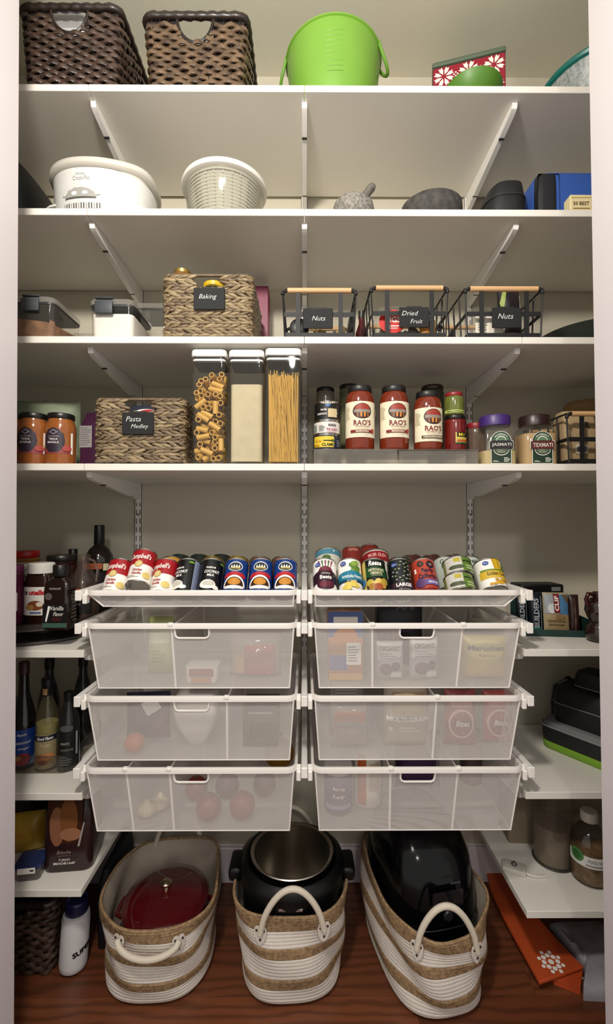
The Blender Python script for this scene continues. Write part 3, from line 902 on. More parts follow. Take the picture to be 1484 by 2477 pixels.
# ================================================================== third shelf
GASK = mat('#2a2b2d', .5); LATCH = mat('#3d4246', .5)
def clip_box(name, label, cat, loc, w, d, h, fill, fh, latches=(0,), rz=0.0, amt=.80, lumpy=0.0):
    """clear lidded container: tapered tub, gasket, lid with side rim, grey latch, contents"""
    t = thing(name, label, cat, loc, rz)
    C = clear('#f8f7f4', amt + .12, .07, '#c9c4b8', .7)
    b = MB(); lh = h - .022
    b.loft([rr_loop(-w/2*k, w/2*k, -d/2*k, d/2*k, .018, z) for z, k in ((0, .93), (.006, .95), (lh, .985))], C, True, False); b.build('tub', t, smooth=50)
    if fill:
        b = MB(); rnd = random.Random(int(w*1e4))
        Ls = [rr_loop(-w/2*k, w/2*k, -d/2*k, d/2*k, .016, z) for z, k in ((.009, .90), (fh*.5, .915), (fh, .925))]
        if lumpy:
            for p in Ls[2]: p.z += rnd.uniform(-lumpy, lumpy)
        b.loft(Ls, fill); b.build('contents', t, smooth=60, kind='stuff')
    b = MB(); b.loft([rr_loop(-w/2*1.0, w/2*1.0, -d/2, d/2, .02, z) for z in (lh + .001, lh + .006)], GASK); b.build('gasket', t)
    b = MB(); b.loft([rr_loop(-w/2*k, w/2*k, -d/2*k, d/2*k, .021, z) for z, k in ((lh + .006, 1.02), (h - .004, 1.02), (h, .99))], clear('#f6f6f4', .8, .1, '#d6d3cb', .7)); b.build('lid', t, smooth=50)
    for x in latches:
        b = MB(); b.box((x, -d/2 - .006, lh - .004), (.05, .009, .036), LATCH, r=.003, seg=2); b.box((x, -d/2 + .008, h + .001), (.05, .03, .005), LATCH, r=.002); b.build('latch', t)
    return t
FLOUR = mat('#efece8', .8); COOK = mat('#a07450', .8, var=1, vscale=28, col2='#4d2c1a', bump=.6, bscale=60)
r_ = at(128, 780, -.42)
clip_box('storage_container', 'clear container of brown biscuits with a grey latch, far left of the third shelf', 'container', (r_.x - .083, -.335, Z3), .166, .165, at(100, 716, -.42).z - Z3, COOK, .055, (.02,), amt=.82, lumpy=.012)
a0, a1 = at(213, 780, -.42).x, at(322, 780, -.42).x
clip_box('flour_container', 'container full of white flour with one grey latch on the third shelf', 'container', ((a0 + a1)/2, -.335, Z3), a1 - a0, .165, at(260, 722, -.42).z - Z3, FLOUR, .072, (-.018,), amt=.86)
clip_box('storage_container', 'small clear container standing back between the biscuit and flour containers', 'container', (at(198, 780, -.22).x, -.14, Z3), .095, .12, .105, mat('#cfc8bc', .8), .05, (), amt=.8)
clip_box('storage_container', 'clear container of pale grain between the flour and the braided basket', 'container', (at(352, 780, -.27).x + .008, -.175, Z3), .115, .13, at(360, 733, -.24).z - Z3, mat('#b8aa93', .8), .05, (), amt=.75)

# braided basket, baking things
a0, a1 = at(392, 750, -.42).x, at(613, 750, -.42).x
hB = at(500, 668, -.42).z - Z3; cx = (a0 + a1)/2
bk = hyacinth_basket('braided water hyacinth basket with a chalk tag on the third shelf', (cx, -.29, Z3), a1 - a0 - .012, .25, hB, (.043, .036))
chalk_tag(bk, .006, -.1355, hB - .072, .088, .062, [('Baking', -.004, .004, .017)])
# things in it
t = thing('yellow_lid_jar', 'black jar with a yellow lid inside the baking basket', 'jar', (cx + .004, -.352, Z3 + .008))
b = MB(); hj = at(497, 686, -.36).z - Z3 - .008
b.lathe([(.03, 0), (.032, .004), (.032, hj - .03), (.028, hj - .018)], mat('#121110', .2), n=28); b.build('body', t)
b = MB(); b.lathe([(.0305, hj - .018), (.031, hj - .016), (.031, hj - .002), (.029, hj)], mat('#d8b320', .4), n=28); b.build('lid', t)
t = thing('gold_lid_jar', 'jar with a gold lid peeking over the back of the baking basket', 'jar', (at(442, 660, -.3).x, -.30, Z3 + .008))
hj = at(442, 657, -.3).z - Z3 - .008
b = MB(); b.lathe([(.03, 0), (.031, hj - .02), (.026, hj - .012)], mat('#7d5a30', .3), n=24); b.build('body', t)
b = MB(); b.lathe([(.024, hj - .012), (.025, hj - .002), (.02, hj)], mat('#b79a4a', .3, metal=.8), n=24); b.build('lid', t)
t = thing('magenta_packet', 'magenta packet of sprinkles in the baking basket beside the yellow lid jar', 'packet', (cx + .055, -.30, Z3 + .008), rz=.2)
b = MB(); b.pillow(.1, hB - .022, .03, mat('#8c2450', .4), seed=2); b.build('packet_body', t, smooth=60)
p = Print(pil(.1, hB - .022, .03, 0, 2), step=.008, vstep=.008); p.ell(-.02, hB - .05, .012, .009, PW); p.build('print', t)
t = thing('magenta_box', 'flat magenta carton sticking out behind the right end of the baking basket', 'carton', (at(622, 740, -.12).x + .015, -.085, Z3))
b = MB(); b.box((0, 0, (at(626, 700, -.1).z - Z3)/2), (.05, .08, at(626, 700, -.1).z - Z3), mat('#7e2245', .45), r=.002); b.build('carton_body', t)
p = Print(flat(-.04), step=0); p.rect(-.02, .09, .02, .12, PW); p.build('print', t)

# black wire baskets with wooden handles
WOOD = mat('#d6ad7e', .45, var=.35, vscale=25, col2='#b98a5a', stretch=(.4, 6, 6)); WIRE = mat('#0b0b0c', .6)
def wire_basket(label, loc, w, d, h, words, tagx=0.0):
    t = thing('wire_basket', label, 'basket', loc, group='wire baskets with wooden handles')
    zb = .004; zm = h*.50; st, th = .0125, .0022
    wb = w*.94
    def hx(z): return (wb + (w - wb)*z/h)/2
    for sg in (-1, 1):       # front and back frames
        y = sg*d/2; b = MB()
        b.strap([(-hx(zm), y, zm), (hx(zm), y, zm)], st, th, WIRE, up=(0, -1, 0))
        b.strap([(-hx(zb), y, zb + st/2), (hx(zb), y, zb + st/2)], st, th, WIRE, up=(0, -1, 0))
        for x in (-w*.29, w*.29): b.strap([(x, y + .002*sg, zb), (x, y + .002*sg, h - .008)], st, th, WIRE, up=(0, -1, 0))
        b.build('end_frame', t, smooth=0)
    b = MB()
    for sg in (-1, 1):
        for z in (zb + st/2, zm):
            b.strap([(sg*hx(z), -d/2, z), (sg*hx(z), d/2, z)], st*.8, th, WIRE, up=(1, 0, 0))
        b.tube([(sg*w/2, -d/2, h), (sg*w/2, d/2, h)], .0028, WIRE, n=6)
        for k in range(6):
            y = -d/2 + d*k/5
            b.tube([(sg*hx(zb), y, zb), (sg*hx(zm), y, zm), (sg*w/2, y, h)], .0024, WIRE, n=6)
    for k in range(5):
        b.tube([(-wb/2 + wb*k/4, -d/2, zb), (-wb/2 + wb*k/4, d/2, zb)], .0022, WIRE, n=6)
    b.build('wire_sides', t, smooth=50)
    for sg in (-1, 1):
        y = sg*d/2
        for sx in (-1, 1):
            b = MB(); b.tube([(sx*w/2, y, h - .012), (sx*(w/2 - .002), y, h - .004), (sx*(w/2 - .010), y, h), (sx*(w/2 - .018), y, h)], .0055, WIRE, n=8); b.build('handle_bracket', t)
        b = MB(); b.tube([(-w/2 + .014, y, h), (w/2 - .014, y, h)], .0075, WOOD, n=14); b.build('wooden_handle', t)
    if words: chalk_tag(t, tagx, -d/2 - .006, zm - .014, .084, .058, words)
    return t
WY = -.29; DW = .255
defs = []
for (x0, x1, ht, words, tx, lab) in (
        (684, 862, 703, [('Nuts', .002, 0, .013)], -.004, 'black wire basket with wooden handle, leftmost of three on the third shelf'),
        (898, 1084, 697, [('Dried', -.012, .011, .013), ('Fruit', .006, -.012, .012)], .012, 'black wire basket with wooden handle tagged for dried fruit, middle of three'),
        (1126, 1314, 699, [('Nuts', -.004, .004, .015)], .005, 'black wire basket with wooden handle, rightmost of three on the third shelf')):
    u0, u1 = at(x0, 760, WY - DW/2).x, at(x1, 760, WY - DW/2).x
    wire_basket(lab, ((u0 + u1)/2, WY, Z3), u1 - u0, DW, at(x0, ht, WY - DW/2).z - Z3, words, tx)
    defs.append(((u0 + u1)/2, u1 - u0))

CP = clear('#fafaf8', .93, .05, '#d9d5cc', .8)
NUT = mat('#a5804f', .6, var=.8, vscale=60, col2='#6f5230')
def clamshell(label, loc, w, d, h, fill_m, fh, n=40, seed=1, size=.008):
    t = thing('clamshell', label, 'plastic tub', loc)
    b = MB(); b.loft([rr_loop(-w/2*k, w/2*k, -d/2*k, d/2*k, .02, z) for z, k in ((0, .86), (.004, .9), (h*.7, .98), (h*.72, 1.04), (h*.76, 1.04), (h*.78, .98), (h*.97, .9), (h, .84))], CP); b.build('shell', t, smooth=50)
    b = MB(); rnd = random.Random(seed)
    for i in range(n):
        b.add(LUMP[0], LUMP[1], fill_m, M=Matrix.Translation((rnd.uniform(-.40, .40)*w, rnd.uniform(-.42, .35)*d, .008 + fh*rnd.random())) @ Euler((rnd.random()*6, rnd.random()*6, rnd.random()*6)).to_matrix().to_4x4() @ Matrix.Diagonal((size*1.4, size*.8, size*.8, 1)))
    b.build('contents', t, smooth=80, kind='stuff')
    return t
(c1, w1), (c2, w2), (c3, w3) = defs
clamshell('clear tub of tan nuts in the leftmost wire basket', (c1 + .03, -.32, Z3 + .008), .115, .13, .088, mat('#c9a76c', .6, var=.7, vscale=60, col2='#8f6c3c'), .035, n=70)
t = thing('black_lid_jar', 'black round jar lying in the leftmost wire basket', 'jar', (c1 - .057, -.385, Z3 + .037), rx=pi/2)
b = MB(); b.lathe([(.026, -.06), (.027, -.055), (.027, .0), (.0275, .002), (.0275, .018), (.025, .02)], BLACK, n=26); b.build('body', t)
t = clamshell('clear tub with a red round FIGS label in the middle wire basket', (c2 - .018, -.33, Z3 + .008), .14, .135, .10, mat('#5a3a26', .6, var=.6, vscale=60), .03, n=50, seed=4, size=.011)
p = Print(flat(-.071, -.028, .048), step=0); RDL = mat('#c8281f', .45)
p.ell(0, 0, .038, .035, RDL); p.text('FIGS', .004, .006, .017, PW, bold=.03); p.rect(-.02, -.014, .02, -.011, PW); p.rect(-.015, -.02, .016, -.018, PW); p.build('red_label', t)
t = thing('orange_packet', 'small orange packet at the front of the middle wire basket', 'packet', (c2 + .055, -.402, Z3 + .008))
b = MB(); b.pillow(.045, .052, .018, mat('#b5771d', .45), seed=5, wob=.001); b.build('packet_body', t, smooth=60)
t = thing('dark_red_bottle', 'small dark red bottle standing behind, left of the middle wire basket', 'bottle', (at(880, 780, -.30).x + .002, -.235, Z3))
b = MB(); hb = at(880, 752, -.24).z - Z3; b.lathe([(.019, 0), (.02, .004), (.02, hb*.55), (.009, hb*.75), (.009, hb*.86)], mat('#4d1213', .2), n=22); b.build('body', t)
b = MB(); b.lathe([(.0105, hb*.86), (.0105, hb)], mat('#2a2a20', .4), n=16); b.build('cap', t)
t = clamshell('clear tub with a white label in the rightmost wire basket', (c3 - .032, -.33, Z3 + .008), .115, .13, .098, mat('#8d7753', .6, var=.6, vscale=60), .028, n=40, seed=8, size=.009)
p = Print(flat(-.066, -.004, .04), step=0); p.rrect(-.037, -.03, .04, .028, .004, mat('#e8e2d2', .5)); p.rect(-.037, -.03, .04, -.022, mat('#9aa04a', .5)); p.lines(-.03, .0, -.016, .018, 5, mat('#8b8678', .5)); p.build('white_label', t)
t = thing('snack_pouch', 'dark and green snack pouch standing up in the rightmost wire basket', 'pouch', (c3 + .058, -.33, Z3 + .008), rx=radians(-4), rz=.15)
hp = at(1300, 690, -.33).z - Z3 - .008
b = MB(); b.pillow(.072, hp, .045, mat('#231d20', .35), seed=11, wob=.0015); b.build('pouch_body', t, smooth=60)
p = Print(pil(.072, hp, .045, .0015, 11), step=.006, vstep=.006); p.poly([(-.030, hp*.5), (-.012, hp*.97), (-.022, hp*.97), (-.034, hp*.7)], mat('#8fa04a', .4)); p.poly([(.02, hp*.45), (.034, hp*.5), (.034, hp*.9), (.026, hp*.8)], mat('#c9cbbd', .4)); p.ell(-.002, hp*.4, .016, .02, mat('#5b3a2e', .4)); p.rect(-.02, hp*.12, .02, hp*.2, mat('#a06a3a', .4)); p.build('print', t)
# dark green glass bowl at the far right
t = thing('green_glass_bowl', 'dark green glass bowl on the third shelf by the right jamb', 'bowl', (at(1437, 800, -.28).x + .02, -.235, Z3))
b = MB(); H = at(1430, 774, -.40).z - Z3 + .012
b.lathe([(.055, 0), (.06, .004), (.11, H*.45), (.15, H*.85), (.168, H), (.163, H), (.145, H*.86), (.1, H*.45), (0, .012)], mat('#1f2d24', .12, spec=.7), n=44, cap1=False); b.build('bowl_body', t, smooth=60)

# ================================================================== fourth shelf
def jar(name, label, cat, loc, r, h, body, lid, lid_h=.018, lid_r=None, neck=.78, rz=0.0, group=None, sh=.2, square=2.0):
    t = thing(name, label, cat, loc, rz, group=group)
    lr = lid_r or r*neck
    b = MB()
    b.lathe([(r*.86, 0), (r*.97, .003), (r, .010), (r, h*(1 - sh) - lid_h), (r*.97, h*(1 - sh*.6) - lid_h), (r*(neck + .06), h*(1 - sh*.25) - lid_h), (lr*.94, h - lid_h)], body, n=36, e=square); b.build('body', t, smooth=50)
    b = MB(); b.lathe([(lr*.97, h - lid_h), (lr, h - lid_h + .002), (lr, h - .003), (lr*.95, h)], lid, n=36); b.build('lid', t, smooth=40)
    return t
DKLID = mat('#151312', .35)
SAUCE = mat('#9a5c2c', .14, var=.5, vscale=40, col2='#7a3c18', spec=.6)
PUR = mat('#2d2230', .45)
def tikka(label, px, dz=0):
    hj = at(px, 1000, -.40).z - Z4
    t = jar('sauce_jar', label, 'jar', (at(px, 1060, -.385).x, -.385, Z4), .0405, hj, SAUCE, DKLID, .016, .036, .8, group='orange curry sauce jars')
    R = .0408
    p = Print(cyl(R), step=.005)
    p.rect(-.052, .03, .052, .05, mat('#8a3a3c', .45)); p.rect(.046, .03, .052, .09, PW)
    p.poly([(-.026, .048), (-.03, .066), (-.026, .086), (-.014, .098), (0, .103), (.014, .098), (.026, .086), (.03, .066), (.026, .048), (.012, .034), (-.012, .034)], PUR)
    p.poly([(-.012, .09), (0, .098), (.012, .09), (0, .083)], mat('#8f8794', .5)); p.poly([(-.008, .09), (0, .095), (.008, .09), (0, .086)], PUR)
    p.text('SLOW SIMMERED', 0, .078, .0032, mat('#b9b2ba', .5), w=.03); p.text('TIKKA', 0, .070, .006, mat('#ded8d4', .5), bold=.02); p.text('MASALA', 0, .061, .006, mat('#ded8d4', .5), bold=.02)
    p.ell(-.03, .05, .006, .006, mat('#c3b15e', .5)); p.ell(.035, .045, .012, .008, mat('#a8453f', .5))
    p.build('dark_label', t)
    return t
tikka('orange curry sauce jar half cut off by the left door jamb', 33)
tikka('orange curry sauce jar with dark label, middle of three at far left', 82)
t = tikka('orange curry sauce jar with dark label beside the purple bag', 146)
o = t; o.location.y += .004
t = thing('green_bag', 'pale green crumpled bag behind the curry sauce jars', 'bag', (at(85, 1000, -.24).x, -.2, Z4), rz=.1)
b = MB(); b.pillow(.24, at(60, 972, -.22).z - Z4 + .006, .1, mat('#8f9a80', .5, var=.5, vscale=20, col2='#5f6b55'), seed=9, wob=.003); b.build('bag_body', t, smooth=70)
t = thing('purple_bag', 'dark purple paper bag with a white facts panel beside the braided basket', 'bag', (at(205, 1060, -.40).x + .004, -.345, Z4), rz=radians(-6))
hp = at(205, 990, -.39).z - Z4
b = MB(); b.loft([rr_loop(-.026*k, .030*k, -.035*k2, .06*k2, .006, z) for z, k, k2 in ((0, .98, 1), (.006, 1, 1), (hp*.5, 1.02, 1), (hp*.72, 1, .9), (hp*.78, .98, .86), (hp, .96, .16))], mat('#3c1130', .4, var=.4, vscale=20, col2='#1d0a1a')); b.build('bag_body', t, smooth=30)
p = Print(flat(-.0357), step=0); p.rect(-.026, hp*.33, .012, hp*.72, mat('#8d8a88', .5)); p.lines(-.024, .010, hp*.36, hp*.7, 9, mat('#5c5a5a', .5), .3); p.build('facts_panel', t)

a0, a1 = at(226, 1050, -.42).x, at(448, 1050, -.42).x; hB = at(340, 969, -.42).z - Z4; cx = (a0 + a1)/2
bk = hyacinth_basket('braided water hyacinth basket with a chalk tag, next to the tall pasta canisters', (cx, -.29, Z4), a1 - a0 - .012, .25, hB, (.040, .042), seed=5, tone='#8a7860')
chalk_tag(bk, -.002, -.1355, hB - .070, .088, .062, [('Pasta', -.012, .012, .014), ('Medley', .006, -.010, .015)])
t = thing('pasta_carton', 'dark blue pasta carton with a red and white oval logo in the braided basket', 'carton', (cx - .006, -.335, Z4 + .006))
hc = hB - .004; b = MB(); b.box((0, 0, hc/2), (.085, .04, hc), mat('#121a33', .4), r=.002); b.build('carton_body', t)
p = Print(flat(-.02), step=0); p.ell(.002, hc - .024, .038, .0145, PW, n=28); p.ell(.009, hc - .024, .030, .013, mat('#b81c25', .4), n=28); p.text('Barilla', .011, hc - .0245, .012, PW, shear=.2, bold=.02); p.build('logo_print', t)
t = thing('pasta_packet', 'cream packet of noodles inside the braided pasta basket', 'packet', (cx - .07, -.28, Z4 + .006))
b = MB(); b.pillow(.09, hB - .01, .05, mat('#cfc3a8', .5), seed=4); b.build('packet_body', t, smooth=60)
t = thing('noodle_packet', 'dark red packet at the right end of the braided pasta basket', 'packet', (cx + .07, -.22, Z4 + .006))
b = MB(); b.pillow(.09, hB - .002, .05, mat('#4a1b2a', .5), seed=6); b.build('packet_body', t, smooth=60)

# tall square canisters
CAN_C = clear('#fbfaf8', .97, .05, '#c9c4ba', .7)
def canister(label, px0, px1, ytop):
    x0, x1 = at(px0, 1000, -.425).x, at(px1, 1000, -.425).x
    w = x1 - x0; h = at(px0, ytop, -.425).z - Z4
    t = thing('tall_canister', label, 'canister', ((x0 + x1)/2, -.425 + w/2, Z4))
    b = MB(); zt = h - .032
    b.loft([rr_loop(-w/2*k, w/2*k, -w/2*k, w/2*k, .012, z) for z, k in ((0, .93), (.003, .95), (zt, .985))], CAN_C, True, False); b.build('clear_body', t, smooth=50)
    b = MB(); b.loft([rr_loop(-w/2*.93, w/2*.93, -w/2*.93, w/2*.93, .012, z) for z in (zt - .004, h - .018)], clear('#8a8784', .55, .1, '#4a4846')); b.build('inner_lid', t)
    b = MB(); b.loft([rr_loop(-w/2*.955, w/2*.955, -w/2*.955, w/2*.955, .012, z) for z in (zt + .0005, zt + .006)], mat('#d9d7d1', .4)); b.build('white_seal_ring', t)
    b = MB(); b.loft([rr_loop(-w/2*k, w/2*k, -w/2*k, w/2*k, .014, z) for z, k in ((h - .020, .98), (h - .018, 1.02), (h - .004, 1.02), (h, .99))], mat('#e6e4df', .35)); b.build('white_lid', t, smooth=40)
    return t, w, h
t, cw, ch = canister('tall clear canister of rigatoni, leftmost of three square canisters', 462, 546, 845)
cx, cy = t.location.x, t.location.y
# rigatoni, each its own
RIG = mat('#cfa650', .5, var=.3, vscale=60, col2='#b58a3a')
def rigatone_mesh():
    b = MB(); n = 14; L = .036; R = .0078; r2 = .0058
    loops = []
    for z, rr in ((-L/2, R), (L/2, R)): loops.append([Vector(((rr*(1 + .05*(i % 2)))*cos(2*pi*i/n), (rr*(1 + .05*(i % 2)))*sin(2*pi*i/n), z)) for i in range(n)])
    for z, rr in ((L/2, r2), (-L/2, r2)): loops.append([Vector((rr*cos(2*pi*i/n), rr*sin(2*pi*i/n), z)) for i in range(n)])
    loops.append(loops[0])
    b.loft(loops, RIG, False, False)
    return b
rig = None; placed = []
rnd = random.Random(21)
lim = cw/2*.91
top_of = lambda x: ch*(.80 + .06*x/lim)
def segdist(a0, a1, b0, b1):
    best = 9
    for i in range(5):
        p = a0.lerp(a1, i/4)
        d = b1 - b0; tt = max(0, min(1, (p - b0).dot(d)/d.dot(d)))
        best = min(best, (p - (b0 + d*tt)).length)
    return best
for k in range(26000):
    if len(placed) >= 150: break
    kind = rnd.random()
    if kind < .42: ax = Vector((rnd.uniform(-.45, .45), 1, rnd.uniform(-.45, .45)))
    elif kind < .85: ax = Vector((1, rnd.uniform(-.25, .25), rnd.uniform(-.8, .8)))
    else: ax = Vector((rnd.uniform(-.4, .4), rnd.uniform(-.2, .2), 1))
    ax.normalize()
    hl = Vector((abs(ax.x), abs(ax.y), abs(ax.z)))*.018 + Vector((sqrt(1-ax.x**2), sqrt(1-ax.y**2), sqrt(1-ax.z**2)))*.0078
    front = rnd.random() < .65
    x = rnd.uniform(-lim + hl.x, lim - hl.x) if lim > hl.x else 0
    y = -lim + hl.y + (rnd.uniform(0, .004) if front else rnd.uniform(.01, 2*lim - 2*hl.y)) 
    z = rnd.uniform(.007 + hl.z, max(.03, top_of(x) - hl.z))
    c = Vector((x, y, z)); s0, s1 = c - ax*.0145, c + ax*.0145
    if any((c - q[0]).length < .05 and segdist(s0, s1, q[1], q[2]) < .0122 for q in placed): continue
    placed.append((c, s0, s1))
    if rig is None:
        rig = rigatone_mesh().build('rigatoni', None, smooth=50); o = rig
    else:
        o = rig.copy(); COL.objects.link(o)
    o.location = (cx + x, cy + y, Z4 + z); o.rotation_euler = ax.to_track_quat('Z', 'Y').to_euler()
    tag(o, 'yellow ridged rigatoni tube inside the tall clear canister', 'pasta', 'rigatoni in the tall canister')
t, cw, ch = canister('tall clear canister of pale grain, middle of three square canisters', 553, 638, 846)
b = MB(); fz = ch*.70
b.loft([rr_loop(-cw/2*.9, cw/2*.9, -cw/2*.9, cw/2*.9, .012, z) for z in (.008, fz*.5, fz)], mat('#cfc3a2', .85, var=.25, vscale=30, bump=.4, bscale=900)); b.build('grain', t, kind='stuff')
t, cw, ch = canister('tall clear canister of spaghetti, rightmost of three square canisters', 642, 729, 842)
b = MB(); rnd = random.Random(5); SPG = mat('#d3ac58', .45)
for i in range(260):
    x0 = rnd.uniform(-.40, .40)*cw; y0 = (-.40 + .8*rnd.random()**2)*cw
    x1 = max(-.41*cw, min(.41*cw, x0 + rnd.uniform(-.5, .15)*cw*.8)); y1 = y0 + rnd.uniform(-.01, .01); y1 = max(-.41*cw, min(.41*cw, y1))
    zt = ch*(.775 + rnd.uniform(-.02, .012)) + (.012 if rnd.random() < .06 else 0)
    b.tube([(x0, y0, .008), (x1, y1, zt)], .0011, SPG, n=4)
b.build('spaghetti_strands', t, smooth=60, kind='stuff')
# clear riser carrying jars and cans
RIS = clear('#f6f4f1', .90, .06, '#b9b3a8', 1.4)
zr = at(800, 1086, -.405).z
t = thing('acrylic_riser', 'clear acrylic riser under the red sauce jars on the fourth shelf', 'riser', (0, 0, Z4))
hr = zr - Z4
b = MB(); xa, xb, xc = at(760, 1100, -.405).x, at(972, 1100, -.405).x, at(1160, 1100, -.405).x
b.bx(xa, xb - .012, -.405, -.402, .0, hr, RIS); b.build('front_panel', t, smooth=0)
b = MB(); b.bx(xb - .006, xc, -.400, -.397, .0, hr - .004, RIS); b.build('front_panel', t, smooth=0)
b = MB(); b.bx(xa, xc, -.402, -.20, hr - .003, hr, RIS); b.build('top_panel', t, smooth=0)
b = MB(); b.bx(xa, xc, -.20, -.04, hr + .027, hr + .030, RIS); b.build('rear_step', t, smooth=0)
b = MB(); b.bx(xa, xa + .003, -.40, -.2, 0, hr - .003, RIS); b.bx(xa, xa + .003, -.2, -.04, 0, hr + .027, RIS); b.build('end_panel', t, smooth=0)
b = MB(); b.bx(xc - .003, xc, -.40, -.2, 0, hr - .003, RIS); b.bx(xc - .003, xc, -.2, -.04, 0, hr + .027, RIS); b.build('end_panel', t, smooth=0)
Zr = Z4 + hr

RED_S = mat('#7c3018', .12, var=.5, vscale=45, col2='#64200e', spec=.6)
CREAM = mat('#e9e0c4', .5)
def serif_text(p, s, cu, cv, h, m, w):
    """capitals with slab serifs added at the stroke ends"""
    p.text(s, cu, cv, h, m, w=w, bold=.015)
    k = p.k; n = len(s); cw = w/(n - .45)
    for i, ch_ in enumerate(s):
        if ch_ in "'O": continue
        c = cu - w/2 + cw*(i + .42) - (cw*.3 if i > s.find("'") >= 0 else 0)
        feet = {'R': (-.30, .34), 'A': (-.40, .40), 'S': ()}.get(ch_, ())
        for f in feet: p.rect(c + f*cw - cw*.17, cv - h/2, c + f*cw + cw*.17, cv - h/2 + h*.09, m, k)
        if ch_ == 'R': p.rect(c - .46*cw, cv + h/2 - h*.09, c - .1*cw, cv + h/2, m, k)
def rao(label, px, dx, short=False, y=-.352, top=938, kind='MARINARA'):
    h = at(px, top, y).z - Zr
    r = .0425 if not short else .041
    t = jar('sauce_jar', label, 'jar', (at(px, 1040, y - .02).x, y, Zr), r, h, RED_S, mat('#171614', .4), .018, r*.83, .83, group='tomato sauce jars', sh=.18)
    R = r + .0006; p = Print(cyl(R, 0, dx), step=.0045, lift=.0002)
    z0, z1 = (at(px, 1057, y - r).z - Zr, at(px, 970, y - r).z - Zr) if not short else (at(px, 1067, y - r).z - Zr, at(px, 985, y - r).z - Zr)
    p.rect(-.062, z0, .062, z1, CREAM)
    H = z1 - z0; zc = z1 - H*.27
    DKR = mat('#3a1a14', .45); MAR = mat('#7c1c1f', .45)
    p.ell(0, zc, .0285, .0225, DKR, n=28)
    p.ell(0, zc + .008, .022, .0125, mat('#9a3526', .45), n=24); p.rect(-.025, zc - .004, .025, zc + .0045, mat('#8d857c', .45))
    p.rect(-.024, zc - .012, .024, zc - .004, mat('#4a2a1e', .45))
    for u in (-.016, -.006, .004, .013): p.rect(u, zc - .017, u + .005, zc - .003, mat('#d98a3c', .45) if u in (-.006, .004) else mat('#8a5a3a', .45))
    p.text('HOMEMADE' if not short else 'HOMESTYLE', 0, zc - .0445, .0042, MAR, w=.041)
    serif_text(p, "RAO'S", 0, zc - .0335, .0145, MAR, .050)
    p.rect(-.018, zc - .0505, .018, zc - .0497, mat('#a89a78', .5))
    p.rect(-.034, zc - .0625, .034, zc - .0545, MAR if not short else mat('#4c3a22', .45)); p.text(kind, 0, zc - .0585, .0048, CREAM, w=.036 if not short else .058, bold=.03)
    if not short: p.ell(.031, zc - .0575, .0055, .007, mat('#a3262a', .45))
    p.text('NET WT 24 OZ (680G)', 0, z0 + .006, .0028, mat('#7a6a4a', .5), w=.034)
    p.lines(-.056, -.036, z1 - .05, z1 - .012, 8, mat('#b9ad90', .5), .35); p.lines(.04, .056, z1 - .04, z1 - .02, 4, mat('#b9ad90', .5), .35)
    p.build('cream_label', t)
    return t
rao('marinara sauce jar with cream label, leftmost of the three tomato jars', 873, .06)
rao('marinara sauce jar with cream label, middle of the three tomato jars', 957, .10)
rao('shorter homestyle tomato sauce jar with a brown banner, third of the tomato jars', 1040, .16, True, -.354, 951, 'ITALIAN SAUSAGE & MUSHROOM')

# cans
RIM = mat('#c9c6be', .28, metal=1.0)
def can(name, label, cat, loc, r, h, wrap, rx=0.0, group=None, top=TIN, rz=0.0, z0=.004, z1=None, ry=0.0):
    t = thing(name, label, cat, loc, rz, rx, ry, group)
    b = MB()
    b.lathe([(r*.90, .003), (r*.97, .0), (r*1.012, .0008), (r*1.012, .0028), (r*.985, .004), (r*.985, h - .004), (r*1.012, h - .0028), (r*1.012, h - .0008), (r*.97, h), (r*.93, h - .003)], top, n=32); b.build('tin_body', t, smooth=30)
    if wrap:
        b = MB(); b.lathe([(r*.992, z0), (r*.992, (z1 or h) - .0045)], wrap, n=40, cap0=False, cap1=False); b.build('paper_wrap', t, smooth=60)
    return t
cs = at(792, 1050, -.385).x; yc = -.352
hs = [at(792, 1086 - q, -.39).z - Zr for q in (0, 37, 70, 117)]
t = can('flat_can', 'flat can with yellow clams label, bottom of the stack of three', 'can', (cs - .001, yc, Zr), .0385, hs[1], mat('#1b2338', .4), group='stacked flat cans')
p = Print(cyl(.0387), step=.005); p.rrect(-.044, .008, .022, hs[1] - .007, .004, PY); p.text('CLAMS', .003, .0155, .009, PK, bold=.04); p.text('Sea Clam', -.026, .026, .007, PR, w=.02, shear=.2); p.rect(-.010, .0255, .014, .0285, PK); p.ell(.017, .027, .004, .004, PG); p.rect(-.042, .010, -.022, .016, mat('#c08f2a', .5)); p.lines(.03, .05, .01, .03, 5, mat('#8a93a8', .5)); p.build('label_print', t)
t = can('flat_can', 'flat pink salmon can with white label, middle of the stack of three', 'can', (cs + .001, yc, Zr + hs[1]), .0385, hs[2] - hs[1], mat('#dedad4', .4), group='stacked flat cans')
p = Print(cyl(.0387), step=.005); p.rect(.002, .0225, .026, .0285, PK); p.text('KIRKLAND', .014, .0255, .0034, PW, w=.02); p.text('PINK SALMON', .014, .013, .0085, mat('#a8385e', .4), w=.034, bold=.01); p.rect(-.002, .0045, .026, .0058, mat('#c8707f', .5)); p.lines(-.026, -.006, .008, .026, 5, mat('#8d938a', .5)); p.rect(-.046, .008, -.034, .026, mat('#7f8f7f', .5)); p.build('label_print', t)
t = can('water_chestnut_can', 'black labelled can on top of the stack beside the tomato jars', 'can', (cs + .002, yc, Zr + hs[2]), .0385, hs[3] - hs[2], mat('#111113', .4), group='stacked flat cans')
p = Print(cyl(.0387), step=.005); p.ell(.0, hs[3] - hs[2] - .011, .007, .006, mat('#4a6db0', .4)); 
for i in range(7): p.ell(-.018 + .006*i, hs[3] - hs[2] - .005 - .0006*(9 - (i-3)**2)*.4, .0028, .0022, mat('#c9c3a8', .5))
